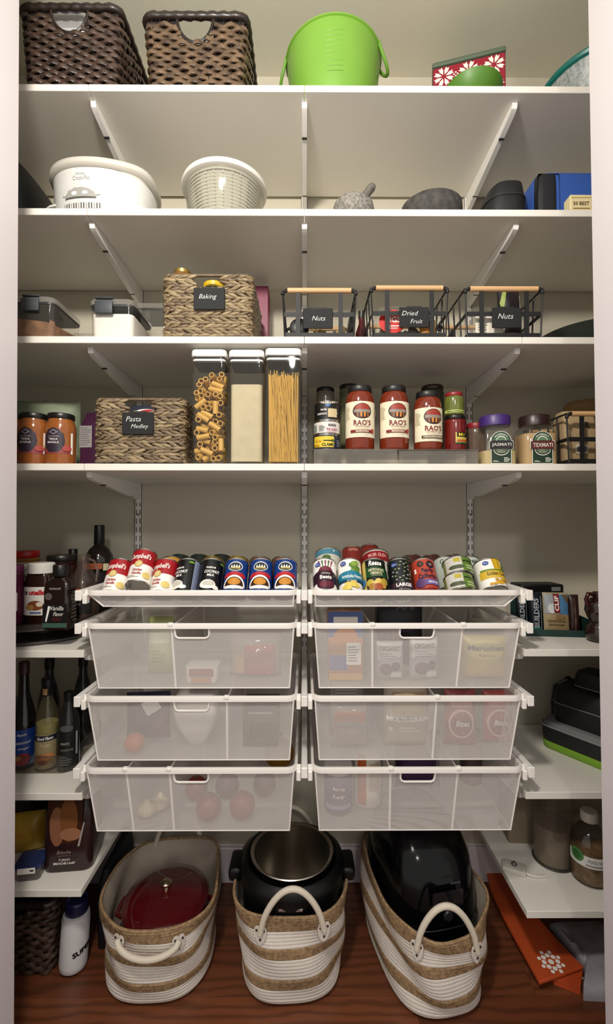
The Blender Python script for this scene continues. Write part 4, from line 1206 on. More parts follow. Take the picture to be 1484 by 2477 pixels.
p.text('WATER', -.012, .030, .0055, PW, w=.018, bold=.02); p.text('CHESTNUTS', -.017, .018, .0055, PW, w=.028, bold=.02); p.rrect(.0, .008, .026, .033, .002, mat('#c9b68c', .5)); 
for q in range(5): p.ell(.006 + .005*q, .014 + .007*(q % 3), .004, .0035, mat('#e0d2b0', .5), 4)
p.build('label_print', t)

jar('glass_jar', 'small clear jar with a black lid standing behind the stacked cans', 'jar', (at(790, 960, -.23).x, -.155, Zr + .03), .031, at(790, 933, -.19).z - Zr - .03, mat('#7d766a', .15, spec=.6), DKLID, .013, .0305, .95)
jar('glass_jar', 'tall jar of pale green pickles with black lid behind the leftmost tomato jar', 'jar', (at(850, 960, -.22).x, -.15, Zr + .03), .033, at(850, 925, -.19).z - Zr - .03, mat('#77785a', .15, var=.5, vscale=50), DKLID, .014, .0325, .95)
jar('olive_jar', 'dark olive jar with a bronze lid behind the third tomato jar', 'jar', (at(1060, 960, -.22).x, -.155, Zr + .03), .040, at(1060, 926, -.2).z - Zr - .03, mat('#2c2d1c', .15, var=.6, vscale=50, col2='#4a4a26'), mat('#4a4136', .3, metal=.7), .014, .037, .92)
jx = at(1106, 1040, -.36).x; hl = at(1106, 1001, -.37).z - Zr
t = jar('pepper_jar', 'jar of roasted red peppers with a yellow and black label, right of the tomato jars', 'jar', (jx + .002, -.335, Zr), .0325, hl, mat('#7c1f1a', .12, var=.8, vscale=50, col2='#4d100e', spec=.6), DKLID, .012, .0305, .93, sh=.14)
p = Print(cyl(.033, 0, .35), step=.004); p.rect(-.02, .022, .022, .056, mat('#c9b455', .45)); p.rect(-.016, .042, .02, .056, PK); p.text('MT', 0, .049, .009, PY, w=.022, bold=.04); p.rect(-.016, .028, .018, .034, mat('#b5562a', .45)); p.rect(-.02, .022, .022, .026, PG); p.build('label_print', t)
hu = at(1104, 949, -.35).z - Zr - hl
t = jar('pickle_jar', 'jar of green pickles with a red lid on top of the red pepper jar', 'jar', (jx, -.335, Zr + hl), .0285, hu, mat('#5a6428', .12, var=.7, vscale=60, col2='#7d8440', spec=.6), mat('#8e2026', .35), .011, .0255, .9, sh=.2)
p = Print(cyl(.029), step=.004); p.rect(-.04, .006, .04, .014, mat('#cfcf7a', .45)); p.rect(-.03, .008, .03, .0115, mat('#5c7a2c', .45)); p.build('label_print', t)
jar('red_lid_jar', 'small jar with a red lid beside the purple lidded rice jar', 'jar', (at(1152, 1060, -.3).x, -.30, Z4), .030, at(1150, 1024, -.31).z - Z4, mat('#6d5a4e', .15, var=.5, vscale=40), mat('#8e2026', .4), .016, .028, .92)

# two square rice jars
def rice_jar(label, px, ltop, lidm, fill, fh, name, ribbon):
    y = -.352; hw = .0515
    t = thing('rice_jar', label, 'jar', (at(px, 1080, y - .04).x, y, Z4), rz=radians(-4), group='square plastic rice jars')
    h = at(px, ltop, y - .03).z - Z4
    b = MB(); Ls = []
    for z, k in ((0, .93), (.004, .98), (.02, 1), (h*.66, 1), (h*.72, .97), (h*.775, .82), (h*.80, .78)): Ls.append(se_loop(hw*k, hw*k, 4.2 if z < h*.7 else 3.0, 48, 0, 0, z))
    b.loft(Ls, clear('#faf9f6', .95, .05, '#a9a39a', .8)); b.build('clear_body', t, smooth=50)
    b = MB(); b.loft([se_loop(hw*.955, hw*.955, 4.2, 48, 0, 0, z) for z in (.004, .02, fh)], fill); b.build('rice', t, smooth=50, kind='stuff')
    b = MB(); b.lathe([(hw*.80, h*.79), (hw*.84, h*.80), (hw*.85, h*.97), (hw*.80, h)], lidm, n=40)
    b.build('lid', t, smooth=40)
    p = Print(flat(-hw - .0002), step=0, lift=.0003); GR = mat('#16301f', .45); RIB = mat(ribbon, .45); BR = mat('#d6d8cc', .45)
    zt = .082
    def shape(g):
        pts = [(-.027-g, .006-g), (.027+g, .006-g), (.027+g, .046), (.032+g, .046), (.032+g, .068+g*.6), (.027+g*.7, .068+g)]
        pts += [((.027+g)*cos(pi*i/12), .068 + (.027+g)*sin(pi*i/12)) for i in range(1, 12)]
        pts += [(-.027-g*.7, .068+g), (-.032-g, .068+g*.6), (-.032-g, .046), (-.027-g, .046)]
        return pts
    p.poly(shape(.0018), BR); p.poly(shape(0), GR)
    p.ell(0, .07, .0225, .0215, mat('#4d6a4c', .45), a0=0, a1=pi); p.ell(0, .07, .014, .013, BR, a0=0, a1=pi); p.ell(0, .07, .012, .010, mat('#5a7a5a', .45), a0=0, a1=pi)
    p.text('RICESELECT', 0, .080, .0052, BR, w=.036, arch=.008, bold=.02)
    p.ell(0, .045, .022, .018, BR, a0=pi, a1=2*pi); p.ell(0, .046, .0205, .0165, GR, a0=pi, a1=2*pi); p.ell(0, .046, .018, .014, mat('#4f5f4a', .45), a0=pi, a1=2*pi); p.lines(-.012, .012, .034, .044, 3, mat('#9a9a84', .45))
    p.poly([(-.0315, .050), (-.027, .046), (.027, .046), (.0315, .050), (.0315, .066), (.027, .0685), (-.027, .0685), (-.0315, .066)], RIB)
    p.text(name, 0, .057, .011, BR, w=.054, bold=.01)
    p.lines(-.024, -.006, .008, .013, 2, BR); p.lines(.006, .024, .008, .022, 4, BR)
    p.build('green_label', t)
    return t
rice_jar('square clear rice jar with a purple lid on the fourth shelf', 1212, 1003, mat('#40266e', .4), mat('#d2bd8a', .8, var=.3, vscale=300, bump=.5, bscale=900), at(1212, 1089, -.40).z - Z4, 'JASMATI', '#231a20')
rice_jar('square clear rice jar with a dark brown lid on the fourth shelf', 1311, 1003, mat('#2b1a1a', .35), mat('#caa878', .8, var=.3, vscale=300, bump=.5, bscale=900), at(1311, 1047, -.40).z - Z4, 'TEXMATI', '#5c1f22')

# wire basket cut off by the right jamb, holding flour bag and a second wooden handle
u0, u1 = at(1372, 1050, -.41).x, at(1372, 1050, -.41).x + .20
hb = at(1400, 1000, -.415).z - Z4
wire_basket('black wire basket half behind the right jamb on the fourth shelf, holding a paper sack', ((u0 + u1)/2, -.285, Z4), .20, .25, hb, None)
t = thing('paper_sack', 'tan paper flour sack in the wire basket at right, fourth shelf', 'sack', (u0 + .062, -.335, Z4 + .008))
hp = hb + .012
b = MB(); b.loft([rr_loop(-.045*k, .05*k, -.038*k2, .04*k2, .014, z) for z, k, k2 in ((0, .95, .95), (.005, 1, 1), (hp*.6, 1.04, 1.02), (hp*.85, 1.0, .9), (hp, .97, .6))], mat('#b39a72', .7, var=.4, vscale=25, bump=.4, bscale=80)); b.build('sack_body', t, smooth=50)
p = Print(flat(-.0402, 0, 0), step=0); p.text('R', .018, hp*.72, .018, mat('#2a2a30', .5), bold=.03); p.rect(-.03, hp*.42, .036, hp*.43, mat('#6a5a44', .5)); p.rrect(-.018, hp*.18, .02, hp*.36, .006, mat('#c9c0a8', .5)); p.rrect(-.012, hp*.22, .015, hp*.32, .004, mat('#5a6470', .5)); p.build('sack_print', t)
t = thing('wooden_bowl', 'stacked pale wooden bowls behind the cut off wire basket, fourth shelf', 'bowl', (at(1420, 990, -.1).x + .012, -.075, Z4))
hz = at(1410, 970, -.10).z - Z4
b = MB(); b.lathe([(.04, 0), (.045, hz*.7), (.05, hz - .045), (.066, hz - .03), (.07, hz - .026), (.07, hz - .012), (.066, hz - .006), (.06, hz)], mat('#a8865a', .55, var=.4, vscale=20, stretch=(.5, 5, 5)), n=36); b.build('bowl_body', t, smooth=40)
# ================================================================== pull-out mesh drawers and can trays
MESH = mesh_mat(); TUBE = mat('#e9e4de', .3); CLIP = mat('#f0ece6', .27)
YD = -.462                                 # drawer front
def runner(x, z, label, two=False):
    t = thing('drawer_runner', label, 'drawer runner', (x, 0, z), group='drawer runners')
    b = MB()
    w = .0085
    b.bx(-w, w, -.462, -.0162, -.014, .010, STEEL, r=.002)
    b.bx(-w*.7, w*.7, -.03, -.0145, -.05, -.012, STEEL); b.build('rail', t, smooth=0)
    for sg in ((-1, 1) if two else ((1,) if x < 0 else (-1,))):
        b = MB(); b.box((sg*.0155, -.452, -.013), (.012, .020, .026), CLIP, r=.002); b.box((sg*.0155, -.444, .0), (.012, .006, .020), CLIP, r=.001)
        b.build('stop_clip', t, smooth=0)
    b = MB(); b.box((0, -.4635, -.003), (.017, .004, .028), CLIP, r=.0015); b.build('end_cap', t, smooth=0)
    return t
ZT = at(737, 1432, YD).z
ZD = [at(737, 1512, YD).z, at(737, 1688, YD).z, at(737, 1861, YD).z]
ZBT = at(737, 1467, YD + .008).z
ZB = [at(737, 1664, YD + .012).z, at(737, 1838, YD + .012).z, at(737, 2009, YD + .012).z]
XA = {'L': (-.5865, -.0225), 'R': (.0225, .5865)}
names = {'T': 'can tray', 0: 'uppermost drawer', 1: 'middle drawer', 2: 'lowest drawer'}
for z, nm in ((ZT, 'can tray'), (ZD[0], 'uppermost drawer'), (ZD[1], 'middle drawer'), (ZD[2], 'lowest drawer')):
    runner(-SEAMX + .0035, z - .006, 'white rail at the outer left side of the left ' + nm)
    runner(0, z - .006, 'white double rail between the two %s units' % (nm if 'tray' in nm else nm), True)
    runner(SEAMX - .0035, z - .006, 'white rail at the outer right side of the right ' + nm)

def panel(b, P, m, div=1):
    """quad given as 4 corner points, uv in metres along its own edges"""
    P = [Vector(p) for p in P]
    e1 = (P[1] - P[0]).length; e2 = (P[3] - P[0]).length; e3 = (P[2] - P[3]).length
    d = (e1 - e3)/2
    b.quad_uv(P, [(0, 0), (e1, 0), (e1 - d, e2), (d, e2)], m)

def drawer(side, zt, zb, label, name='mesh_drawer', hand=None, dividers=(), tray=False):
    x0, x1 = XA[side]
    t = thing(name, label, 'drawer', (0, 0, 0), group='white mesh pull-out drawers')
    yb = -.055
    # rim
    b = MB(); L = rr_loop(x0, x1, YD, yb, .026, zt, 6)
    b.tube([(p.x, p.y, p.z) for p in L], 1.0, TUBE, closed=True, up=(0, 0, 1), prof=[(-.0046, -.009), (.0046, -.009), (.0046, .002), (.003, .0052), (-.003, .0052), (-.0046, .002)])
    b.build('rim', t, smooth=30)
    # bucket
    ins = .006; tap = .0215 if not tray else (.0 if side else 0)
    tx0, tx1, ty0, ty1 = x0 + ins, x1 - ins, YD + .005, yb - ins
    if tray:
        bx0, bx1 = (tx0 + .036, tx1 - .002) if side == 'L' else (tx0 + .002, tx1 - .036)
    else:
        bx0, bx1 = (tx0 + .026, tx1 - .012) if side == 'L' else (tx0 + .012, tx1 - .026)
    by0, by1 = ty0 + .008, ty1 - .014
    zt2 = zt - .006
    b = MB()
    T = [(tx0, ty0, zt2), (tx1, ty0, zt2), (tx1, ty1, zt2), (tx0, ty1, zt2)]
    Bq = [(bx0, by0, zb), (bx1, by0, zb), (bx1, by1, zb), (bx0, by1, zb)]
    def lerp(a, c, f): return tuple(Vector(a).lerp(Vector(c), f))
    if hand:
        h0 = (hand[0] - tx0)/(tx1 - tx0); h1 = (hand[1] - tx0)/(tx1 - tx0); hz = .030/(zt2 - zb)
        def F(u, v): return Vector(Bq[0]).lerp(Vector(Bq[1]), u).lerp(Vector(T[0]).lerp(Vector(T[1]), u), v)
        W = tx1 - tx0; Hh = zt2 - zb
        def cell(u0, u1, v0, v1): b.quad_uv([F(u0, v0), F(u1, v0), F(u1, v1), F(u0, v1)], [(u0*W, v0*Hh), (u1*W, v0*Hh), (u1*W, v1*Hh), (u0*W, v1*Hh)], MESH)
        cell(0, 1, 0, 1 - hz); cell(0, h0, 1 - hz, 1); cell(h1, 1, 1 - hz, 1)
    else: panel(b, [Bq[0], Bq[1], T[1], T[0]], MESH)
    b.build('mesh_front', t, smooth=0)
    for nm, q in (('mesh_side', (1, 2)), ('mesh_back', (2, 3)), ('mesh_side', (3, 0))):
        b = MB(); i, j = q; panel(b, [Bq[i], Bq[j], T[j], T[i]], MESH); b.build(nm, t, smooth=0)
    b = MB(); panel(b, Bq, MESH); b.build('mesh_floor', t, smooth=0)
    b = MB()
    L = [Vector(q) for q in Bq]
    b.tube(L, .0016, TUBE, n=6, closed=True); b.build('bottom_wire', t)
    for i in range(4):
        b = MB(); b.tube([Bq[i], T[i]], .0022, TUBE, n=6); b.build('corner_wire', t)
    if hand:
        pts = []
        q = [F(h0, 1), F(h0, 1 - hz), F(h1, 1 - hz), F(h1, 1)]
        r = .010; y = q[0].y
        pts = [q[0], q[1] + Vector((0, 0, r)), q[1] + Vector((r*.3, 0, r*.3)), q[1] + Vector((r, 0, 0)), q[2] - Vector((r, 0, 0)), q[2] + Vector((-r*.3, 0, r*.3)), q[2] + Vector((0, 0, r)), q[3]]
        b = MB(); b.tube([p + Vector((0, -.001, 0)) for p in pts], .0032, TUBE, n=8, up=(0, -1, 0)); b.build('hand_hole_frame', t, smooth=60)
    for dx in dividers:
        fx = (dx - tx0)/(tx1 - tx0); xb = bx0 + (bx1 - bx0)*fx
        dv = MB(); panel(dv, [(xb, by0 + .002, zb + .002), (xb, by1, zb + .002), (dx, ty1, zt2 - .002), (dx, ty0 + .003, zt2 - .002)], MESH)
        d = dv.build('divider', t, smooth=0)
        b = MB(); b.tube([(dx, ty0 + .003, zt2), (xb, by0 + .003, zb + .002)], .0034, TUBE, n=6)
        b.tube([(dx, ty0, zt2), (dx, ty1, zt2)], .0026, TUBE, n=6); b.tube([(xb, by1, zb + .002), (dx, ty1, zt2)], .003, TUBE, n=6); b.build('divider_edge', d)
        b = MB(); b.box((dx, YD, zt + .002), (.014, .013, .010), CLIP, r=.002); b.build('divider_clip', d)
    return t
hx = lambda a, c: (at(a, 1530, YD).x, at(c, 1530, YD).x)
vx = lambda *q: [at(p, 1520, YD).x for p in q]
drawer('L', ZT, ZBT, 'shallow white pull-out tray of soup and chili cans at left', 'can_tray', tray=True)
drawer('R', ZT, ZBT, 'shallow white pull-out tray of vegetable cans at right', 'can_tray', tray=True)
drawer('L', ZD[0], ZB[0], 'white mesh drawer, uppermost of the left three', hand=hx(421, 505), dividers=vx(413))
drawer('R', ZD[0], ZB[0], 'white mesh drawer, uppermost of the right three', hand=hx(969, 1053), dividers=vx(902, 1122))
drawer('L', ZD[1], ZB[1], 'white mesh drawer, middle of the left three', hand=hx(421, 505), dividers=vx(549))
drawer('R', ZD[1], ZB[1], 'white mesh drawer without hand hole, middle of the right three', dividers=vx(1058))
drawer('L', ZD[2], ZB[2], 'white mesh drawer, lowest of the left three', hand=hx(421, 505), dividers=vx(306, 411))
drawer('R', ZD[2], ZB[2], 'white mesh drawer, lowest of the right three', hand=hx(969, 1053), dividers=vx(945, 1108))

# ------------------------------------------------------------------ tilted cans in the trays
TILT = radians(37); CR, CH = .0336, .106
def tcan(name, label, px, row, wrap, art=None, dz=0.0, r=CR, h=CH, top=TIN, group=None, turn=0.0, dy=0.0, py=1440):
    y = YD + .006 + r*cos(TILT) + .004 + row*(2*.0336/cos(TILT) + .002) + dy
    x = at(px, py, y + .02).x
    z = ZBT + .0015 + r*sin(TILT) + dz
    t = can(name, label, 'can', (x, y, z), r, h, wrap, rx=-TILT, group=group, top=top)
    if art:
        p = Print(cyl(r*.997, 0, turn), step=.0045); art(p, h); p.build('label_print', t)
    return t
REDC = mat('#a21a22', .27); GOLD = mat('#c0a052', .27)
def soup(p, h):
    p.rect(-.105, h*.52, .105, h - .0045, REDC); p.text("Campbell's", 0, h*.74, .021, PW, w=.062, shear=.25, bold=.02)
    p.ell(0, h*.52, .011, .011, GOLD, n=20); p.ell(0, h*.52, .0085, .0085, mat('#d9c48a', .27), n=20)
    p.text('Chicken', 0, h*.34, .0085, REDC, w=.026, bold=.02); p.text('Noodle', 0, h*.24, .0085, REDC, w=.024, bold=.02)
    p.ell(.028, h*.2, .012, .010, mat('#e0c878', .27)); p.lines(-.03, .01, h*.11, h*.17, 2, mat('#9a9488', .27))
tcan('soup_can', 'red and white chicken noodle soup can, leftmost and lowest in the left tray', 280, 0, PW, soup, group='red and white soup cans', turn=-.1)
tcan('soup_can', 'red and white chicken noodle soup can raised above its neighbours in the left tray', 339, 0, PW, soup, dz=.027, group='red and white soup cans', dy=.004)
tcan('soup_can', 'red and white soup can next to the black coconut cans', 394, 0, PW, soup, group='red and white soup cans', turn=-.35)
BKC = mat('#0f0f11', .27)
def coco(p, h):
    p.rect(.030, .005, .060, h - .006, mat('#8f97b4', .27)); p.lines(.032, .056, .01, h - .012, 14, mat('#5c6484', .27), .3)
    p.text('PREMIUM', -.012, h*.70, .006, PW, w=.026, bold=.02); p.text('COCONUT', -.008, h*.58, .0095, PW, w=.042, bold=.03); p.text('MILK', -.010, h*.47, .0075, PW, w=.02, bold=.03)
    p.ell(-.016, h*.2, .022, .014, PW, n=24); p.ell(-.013, h*.225, .016, .008, mat('#c9c4b8', .27), n=24); p.ell(.006, h*.12, .010, .006, PW)
    p.ell(.02, h*.86, .008, .004, mat('#5d8a2e', .27))
tcan('coconut_can', 'black coconut milk can beside the soup cans, front row of the left tray', 449, 0, BKC, coco, group='black coconut milk cans', turn=-.15)
tcan('coconut_can', 'black coconut milk can beside the blue chili cans, front row', 507, 0, BKC, coco, group='black coconut milk cans', turn=.5)
BLC = mat('#16397c', .27)
def chili(p, h):
    p.ell(0, h*.74, .021, .015, PW, n=24); p.ell(0, h*.735, .0185, .0125, mat('#1b2430', .27), n=24)
    for u in (-.011, -.004, .003, .010): p.poly([(u - .003, h*.70), (u + .001, h*.80), (u + .004, h*.70)], mat('#e8e6da', .27), 4)
    p.poly([(-.014, h*.66), (-.006, h*.71), (.0, h*.68), (.007, h*.715), (.015, h*.66)], mat('#b7a83a', .27), 5)
    p.poly([(-.034, h*.45), (-.024, h*.535), (0, h*.575), (.024, h*.535), (.034, h*.45), (.03, h*.40), (0, h*.48), (-.03, h*.40)], mat('#b6242c', .27), 6)
    p.text('HOMESTYLE CHILI', 0, h*.495, .0052, PW, w=.046, arch=.006, bold=.02)
    p.poly([(.033*cos(a), h*.15 + .034*sin(a)) for a in [pi*i/16 for i in range(17)]] + [(-.024, h*.09), (0, h*.06), (.024, h*.09)], PW)
    p.poly([(.027*cos(a), h*.165 + .026*sin(a)) for a in [pi*i/16 for i in range(17)]], mat('#3b2114', .27))
    p.ell(0, h*.28, .017, .011, mat('#c8882f', .27), n=20)
    p.text('15 OZ', 0, h*.03 + .006, .0035, PW)
for px, l in ((569, 'blue chili can nearest the coconut cans in the left tray'), (630, 'blue chili can, middle of the three in the left tray'), (690, 'blue chili can at the right end of the left tray')):
    tcan('chili_can', l, px, 0, BLC, chili, group='blue chili cans', turn=.03)
YEL = mat('#b58a34', .27)
def gold(p, h): p.rect(-.05, h*.62, .05, h*.9, mat('#6a1f1c', .27)); p.text('SOUP', 0, h*.76, .014, mat('#d9b25a', .27), bold=.03)
def brown(p, h): p.rrect(-.018, h*.55, .02, h*.92, .003, mat('#9c6a5a', .27)); p.text('beans', 0, h*.75, .012, PW, w=.028)
BRN = mat('#5a3a30', .27)
for nm, l, px, wrap, art in (('soup_can', 'yellow labelled can behind the raised red and white soup can', 352, YEL, gold), ('soup_can', 'orange labelled can peeking out right of the raised soup can', 408, mat('#c08a2e', .27), lambda p, h: p.text('SHS', 0, h*.8, .016, PK, bold=.04)),
        ('bean_can', 'gold rimmed black can behind the second coconut can', 509, mat('#6e5a2c', .27), None), ('bean_can', 'gold topped can behind the first blue chili can', 571, mat('#8a7336', .27), None),
        ('bean_can', 'brown labelled can behind the middle blue chili can', 627, BRN, brown), ('bean_can', 'brown labelled can behind the right end blue chili can', 682, BRN, brown)):
    tcan(nm, l, px, 1, wrap, art, group='second row cans of the left tray', top=mat('#b59a52', .3, metal=1) if 'gold' in l else TIN)
for px, l in ((428, 'dark can in the back row above the first coconut can'), (477, 'dark can in the back row between the coconut cans'), (531, 'dark can in the back row above the second coconut can')):
    tcan('dark_can', l, px, 2, mat('#1c2420', .27), None, group='back row dark cans', top=mat('#3c463f', .3, metal=.8))

def kroger(p, u, v): p.ell(u, v, .0085, .0065, mat('#27489a', .27)); p.text('Kro', u, v, .005, PW, w=.010, shear=.2, k=p.k + 1); p.k += 1
def beets(p, h):
    for i in range(5): p.poly([(-.012 + .006*i, h*.62), (-.02 + .010*i - .003, h*.92), (-.02 + .010*i + .003, h*.92)], mat('#5a6a44', .27) if i % 2 else mat('#8a4a5a', .27), 2)
    p.ell(0, h*.56, .022, .020, mat('#6e2038', .27), n=22)
    p.poly([(-.045, h*.52), (-.02, h*.60), (.02, h*.60), (.045, h*.52), (.045, h*.20), (.03, h*.24), (-.03, h*.24), (-.045, h*.20)], mat('#2c1420', .27))
    p.ell(0, h*.22, .026, .018, mat('#3a1628', .27), n=22); p.ell(-.006, h*.2, .012, .010, mat('#6a2238', .27), n=18); p.ell(.012, h*.21, .010, .009, mat('#5a1c30', .27), n=18)
    p.text('WHOLE', 0, h*.52, .0045, PW, w=.024); p.text('Beets', 0, h*.41, .012, PW, w=.032, bold=.03); kroger(p, -.022, h*.80)
def arti(p, h):
    for i in range(7): p.ell(.010 + .009*cos(i*.9), h*.70 + .016*sin(i*1.7), .009, .008, mat('#8aa84a', .27) if i % 2 else mat('#5f8434', .27), n=14)
    p.poly([(-.045, h*.54), (0, h*.60), (.045, h*.52), (.045, h*.28), (0, h*.30), (-.045, h*.30)], mat('#1f7a96', .27)); p.rect(-.045, h*.26, .045, h*.33, mat('#123a52', .27))
    p.text('Artichoke Hearts', 0, h*.43, .0105, PW, w=.056, bold=.02); p.text('IN WATER', 0, h*.295, .004, PW, w=.026)
    for i in range(6): p.ell(-.004 + .014*cos(i*1.05), h*.15 + .008*sin(i*1.3), .009, .007, mat('#d8c25a', .27), n=14)
    kroger(p, -.022, h*.82)
def reese(p, h):
    p.rect(-.05, .006, -.030, h - .006, mat('#c9b45a', .27)); p.text('Reese', 0, h*.84, .017, PW, w=.038, shear=.25, bold=.03)
    p.rect(-.028, h*.42, .045, h*.72, mat('#1f4a2a', .27)); p.text('ARTICHOKE', .002, h*.63, .0085, mat('#e4d9b0', .27), w=.046, bold=.03); p.text('HEARTS', .002, h*.53, .0085, mat('#e4d9b0', .27), w=.032, bold=.03); p.rect(-.012, h*.455, .018, h*.465, mat('#c9c29a', .27))
    for i, (u, v, c) in enumerate(((-.018, .25, '#b9a43c'), (-.006, .18, '#d3b75a'), (.006, .26, '#d9bd66'), (.016, .17, '#c4913a'), (-.012, .12, '#a3732c'), (.022, .28, '#b89a3c'), (.004, .11, '#9a4a22'))): p.ell(u, h*v, .011, .011, mat(c, .4), n=14)
    p.ell(-.038, h*.3, .008, .012, mat('#4a7da8', .27))
def large(p, h):
    rnd = random.Random(4)
    for i in range(26):
        a = i*2.4; rr = .006 + .0045*sqrt(i)*1.1; u, v = rr*cos(a), h*.58 + rr*sin(a)*1.15
        if v > h*.30: p.ell(u, v, .0034, .0026, mat('#8d9488', .27) if i % 3 else mat('#6f8a52', .27), 3, n=10)
    p.rect(-.045, h*.10, .045, h*.27, mat('#3a2630', .27)); p.text('LARGE', 0, h*.19, .011, PW, w=.044, bold=.04); kroger(p, -.022, h*.80); p.text('RIPE OLIVES', 0, h*.06, .004, mat('#a8a49a', .27), w=.03)
def early(p, h):
    p.ell(-.014, h*.82, .010, .010, mat('#3a2c26', .27), n=16); p.ell(-.014, h*.82, .004, .004, mat('#6a4434', .27)); p.ell(.014, h*.80, .012, .012, mat('#2c2130', .27), n=16); p.ell(.014, h*.80, .005, .005, mat('#8a6a5a', .27))
    p.text('Early', .004, h*.60, .017, mat('#2c1a3a', .27), w=.034, bold=.03); p.text('California', .002, h*.45, .015, mat('#2c1a3a', .27), w=.052, bold=.03)
    p.rect(-.034, h*.56, -.028, h*.7, PW); p.ell(-.02, h*.25, .016, .014, mat('#5a3a6a', .27), n=18); p.rrect(-.006, h*.18, .036, h*.34, .003, mat('#6a5a9a', .27)); p.text('MEDIUM', .014, h*.26, .0055, PW, w=.026, bold=.02); p.rect(-.045, .006, .045, h*.10, mat('#8a3026', .27))
def corn(p, h):
    for i in range(4): p.poly([(-.004 + .006*i, h*.60), (-.006 + .006*i, h*.97), (.002 + .006*i, h*.97), (.002 + .006*i, h*.60)], mat('#d9b52e', .27) if i % 2 else mat('#c79a24', .27), 2)
    p.poly([(.016, h*.6), (.03, h*.95), (.036, h*.6)], mat('#5f7a34', .27), 3)
    p.poly([(-.045, h*.62), (0, h*.60), (.045, h*.62), (.045, h*.42), (-.045, h*.42)], mat('#7a8a2e', .27)); p.rect(-.05, h*.30, .05, h*.54, mat('#d8b23a', .27))
    p.text('Golden Corn', 0, h*.45, .012, mat('#2c2a1a', .27), w=.056, bold=.02)
    rnd = random.Random(2)
    for i in range(16): p.ell(rnd.uniform(-.024, .024), h*rnd.uniform(.09, .25), .005, .004, mat('#d9a832', .27) if i % 2 else mat('#c08f2a', .27), 8, n=10)
    kroger(p, -.024, h*.82)
front = (('beet_can', 'white can of whole beets with a plum band, left end of the right tray', 787, PW, beets, .03), ('artichoke_can', 'white can of artichoke hearts with a teal band', 849, PW, arti, .05), ('artichoke_can', 'black and green can of artichoke hearts, third from the left in the right tray', 909, mat('#121512', .27), reese, -.02),
         ('olive_can', 'black can of large ripe olives', 972, mat('#17191a', .27), large, .02), ('olive_can', 'red and purple can of medium olives', 1032, mat('#b8432f', .27), early, -.05), ('corn_can', 'white and yellow can of golden corn, right end of the right tray', 1190, PW, corn, .15))
for nm, l, px, wrap, art, tu in front:
    kw = dict(h=.092, r=.0385, dz=.006) if nm == 'corn_can' else {}
    tcan(nm, l, px, 0, wrap, art, group='front row cans of the right tray', turn=tu, **kw)
OLV = mat('#8f9a5a', .27)
def flatart(p, h):
    p.rect(-.055, .004, -.004, h*.92, mat('#c9c9bf', .27)); p.rect(-.002, .005, .055, h*.9, mat('#5f7f35', .27)); p.text('artichoke', .022, h*.68, .009, PK, w=.046, bold=.03); p.rect(-.026, h*.62, -.008, h*.85, mat('#b8a82e', .27))
    for i in range(3): p.ell(-.030 + .008*i, h*.3, .014, .006, mat('#4f5640', .27), 6, n=14)
    p.lines(.006, .04, h*.15, h*.45, 2, mat('#c9d0a0', .27))
for k, l in enumerate(('flat green artichoke can under its twin in the right tray', 'flat green artichoke can stacked on its twin in the right tray')):
    a = CH*.49
    y = YD + .006 + .040*cos(TILT) + .004 + sin(TILT)*(a + .001)*k; z = ZBT + .0015 + .040*sin(TILT) + cos(TILT)*(a + .001)*k
    t = can('flat_can', l, 'can', (at(1111 - 3*k, 1440, y + .02).x, y, z), .040, a, OLV, rx=-TILT, group='flat artichoke cans')
    p = Print(cyl(.0399, 0, .12), step=.005); flatart(p, a); p.build('label_print', t)
def grn(p, h): p.text('Green', 0, h*.82, .016, mat('#3a4a3c', .27), w=.046, bold=.02); p.text('Beans', 0, h*.66, .014, mat('#3a4a3c', .27), w=.04, bold=.02)
def muir(p, h): p.rect(-.08, h*.62, .08, h - .008, mat('#8a1c22', .27)); p.text('MUIR GLEN', 0, h*.80, .012, mat('#d9a09a', .27), w=.058, bold=.03)
def blueleaf(p, h): p.rect(-.08, h*.78, .08, h - .006, mat('#4a8298', .27)); p.ell(-.008, h*.66, .014, .010, mat('#4a6a34', .27)); p.ell(.016, h*.88, .003, .002, PW)
RDT = mat('#7c2a22', .27)
for nm, l, px, row, wrap, art, kw in (('vegetable_can', 'white can with a blue top band behind the beets', 796, 1, mat('#c9c9bc', .27), blueleaf, dict(r=.040, h=.112, dz=.014)), ('tomato_can', 'white and crimson can of tomatoes behind the black and green artichokes', 914, 1, mat('#d6cfc4', .27), muir, dict(r=.0415, h=.108, dz=.010, dy=.006)),
        ('tomato_can', 'red can behind the teal banded artichokes', 856, 2, RDT, lambda p, h: p.text('tomato', 0, h*.86, .010, mat('#d8a89a', .27), w=.03), dict(dz=.028, dy=-.02)), ('tomato_can', 'red can behind the tomatoes with the crimson band', 898, 3, RDT, None, dict(dz=.03, dy=-.03)),
        ('bean_can', 'brown topped can in the back row above the large olives', 1003, 2, mat('#4a2622', .27), None, {}), ('bean_can', 'brown topped can in the back row above the medium olives', 1051, 2, mat('#4a2622', .27), None, {}), ('bean_can', 'brown topped can in the back row above the green beans', 1105, 2, mat('#4a2622', .27), None, {}),
        ('olive_can', 'dark can in the second row behind the large olives', 975, 1, mat('#2a2c2a', .27), None, {}), ('green_bean_can', 'pale can reading Green, left of two behind the flat artichoke cans', 1085, 1, mat('#bcc4bc', .27), grn, {}), ('green_bean_can', 'pale can reading Green, right of two behind the flat artichoke cans', 1146, 1, mat('#bcc4bc', .27), grn, {})):
    tcan(nm, l, px, row, wrap, art, group='rear row cans of the right tray', **kw)
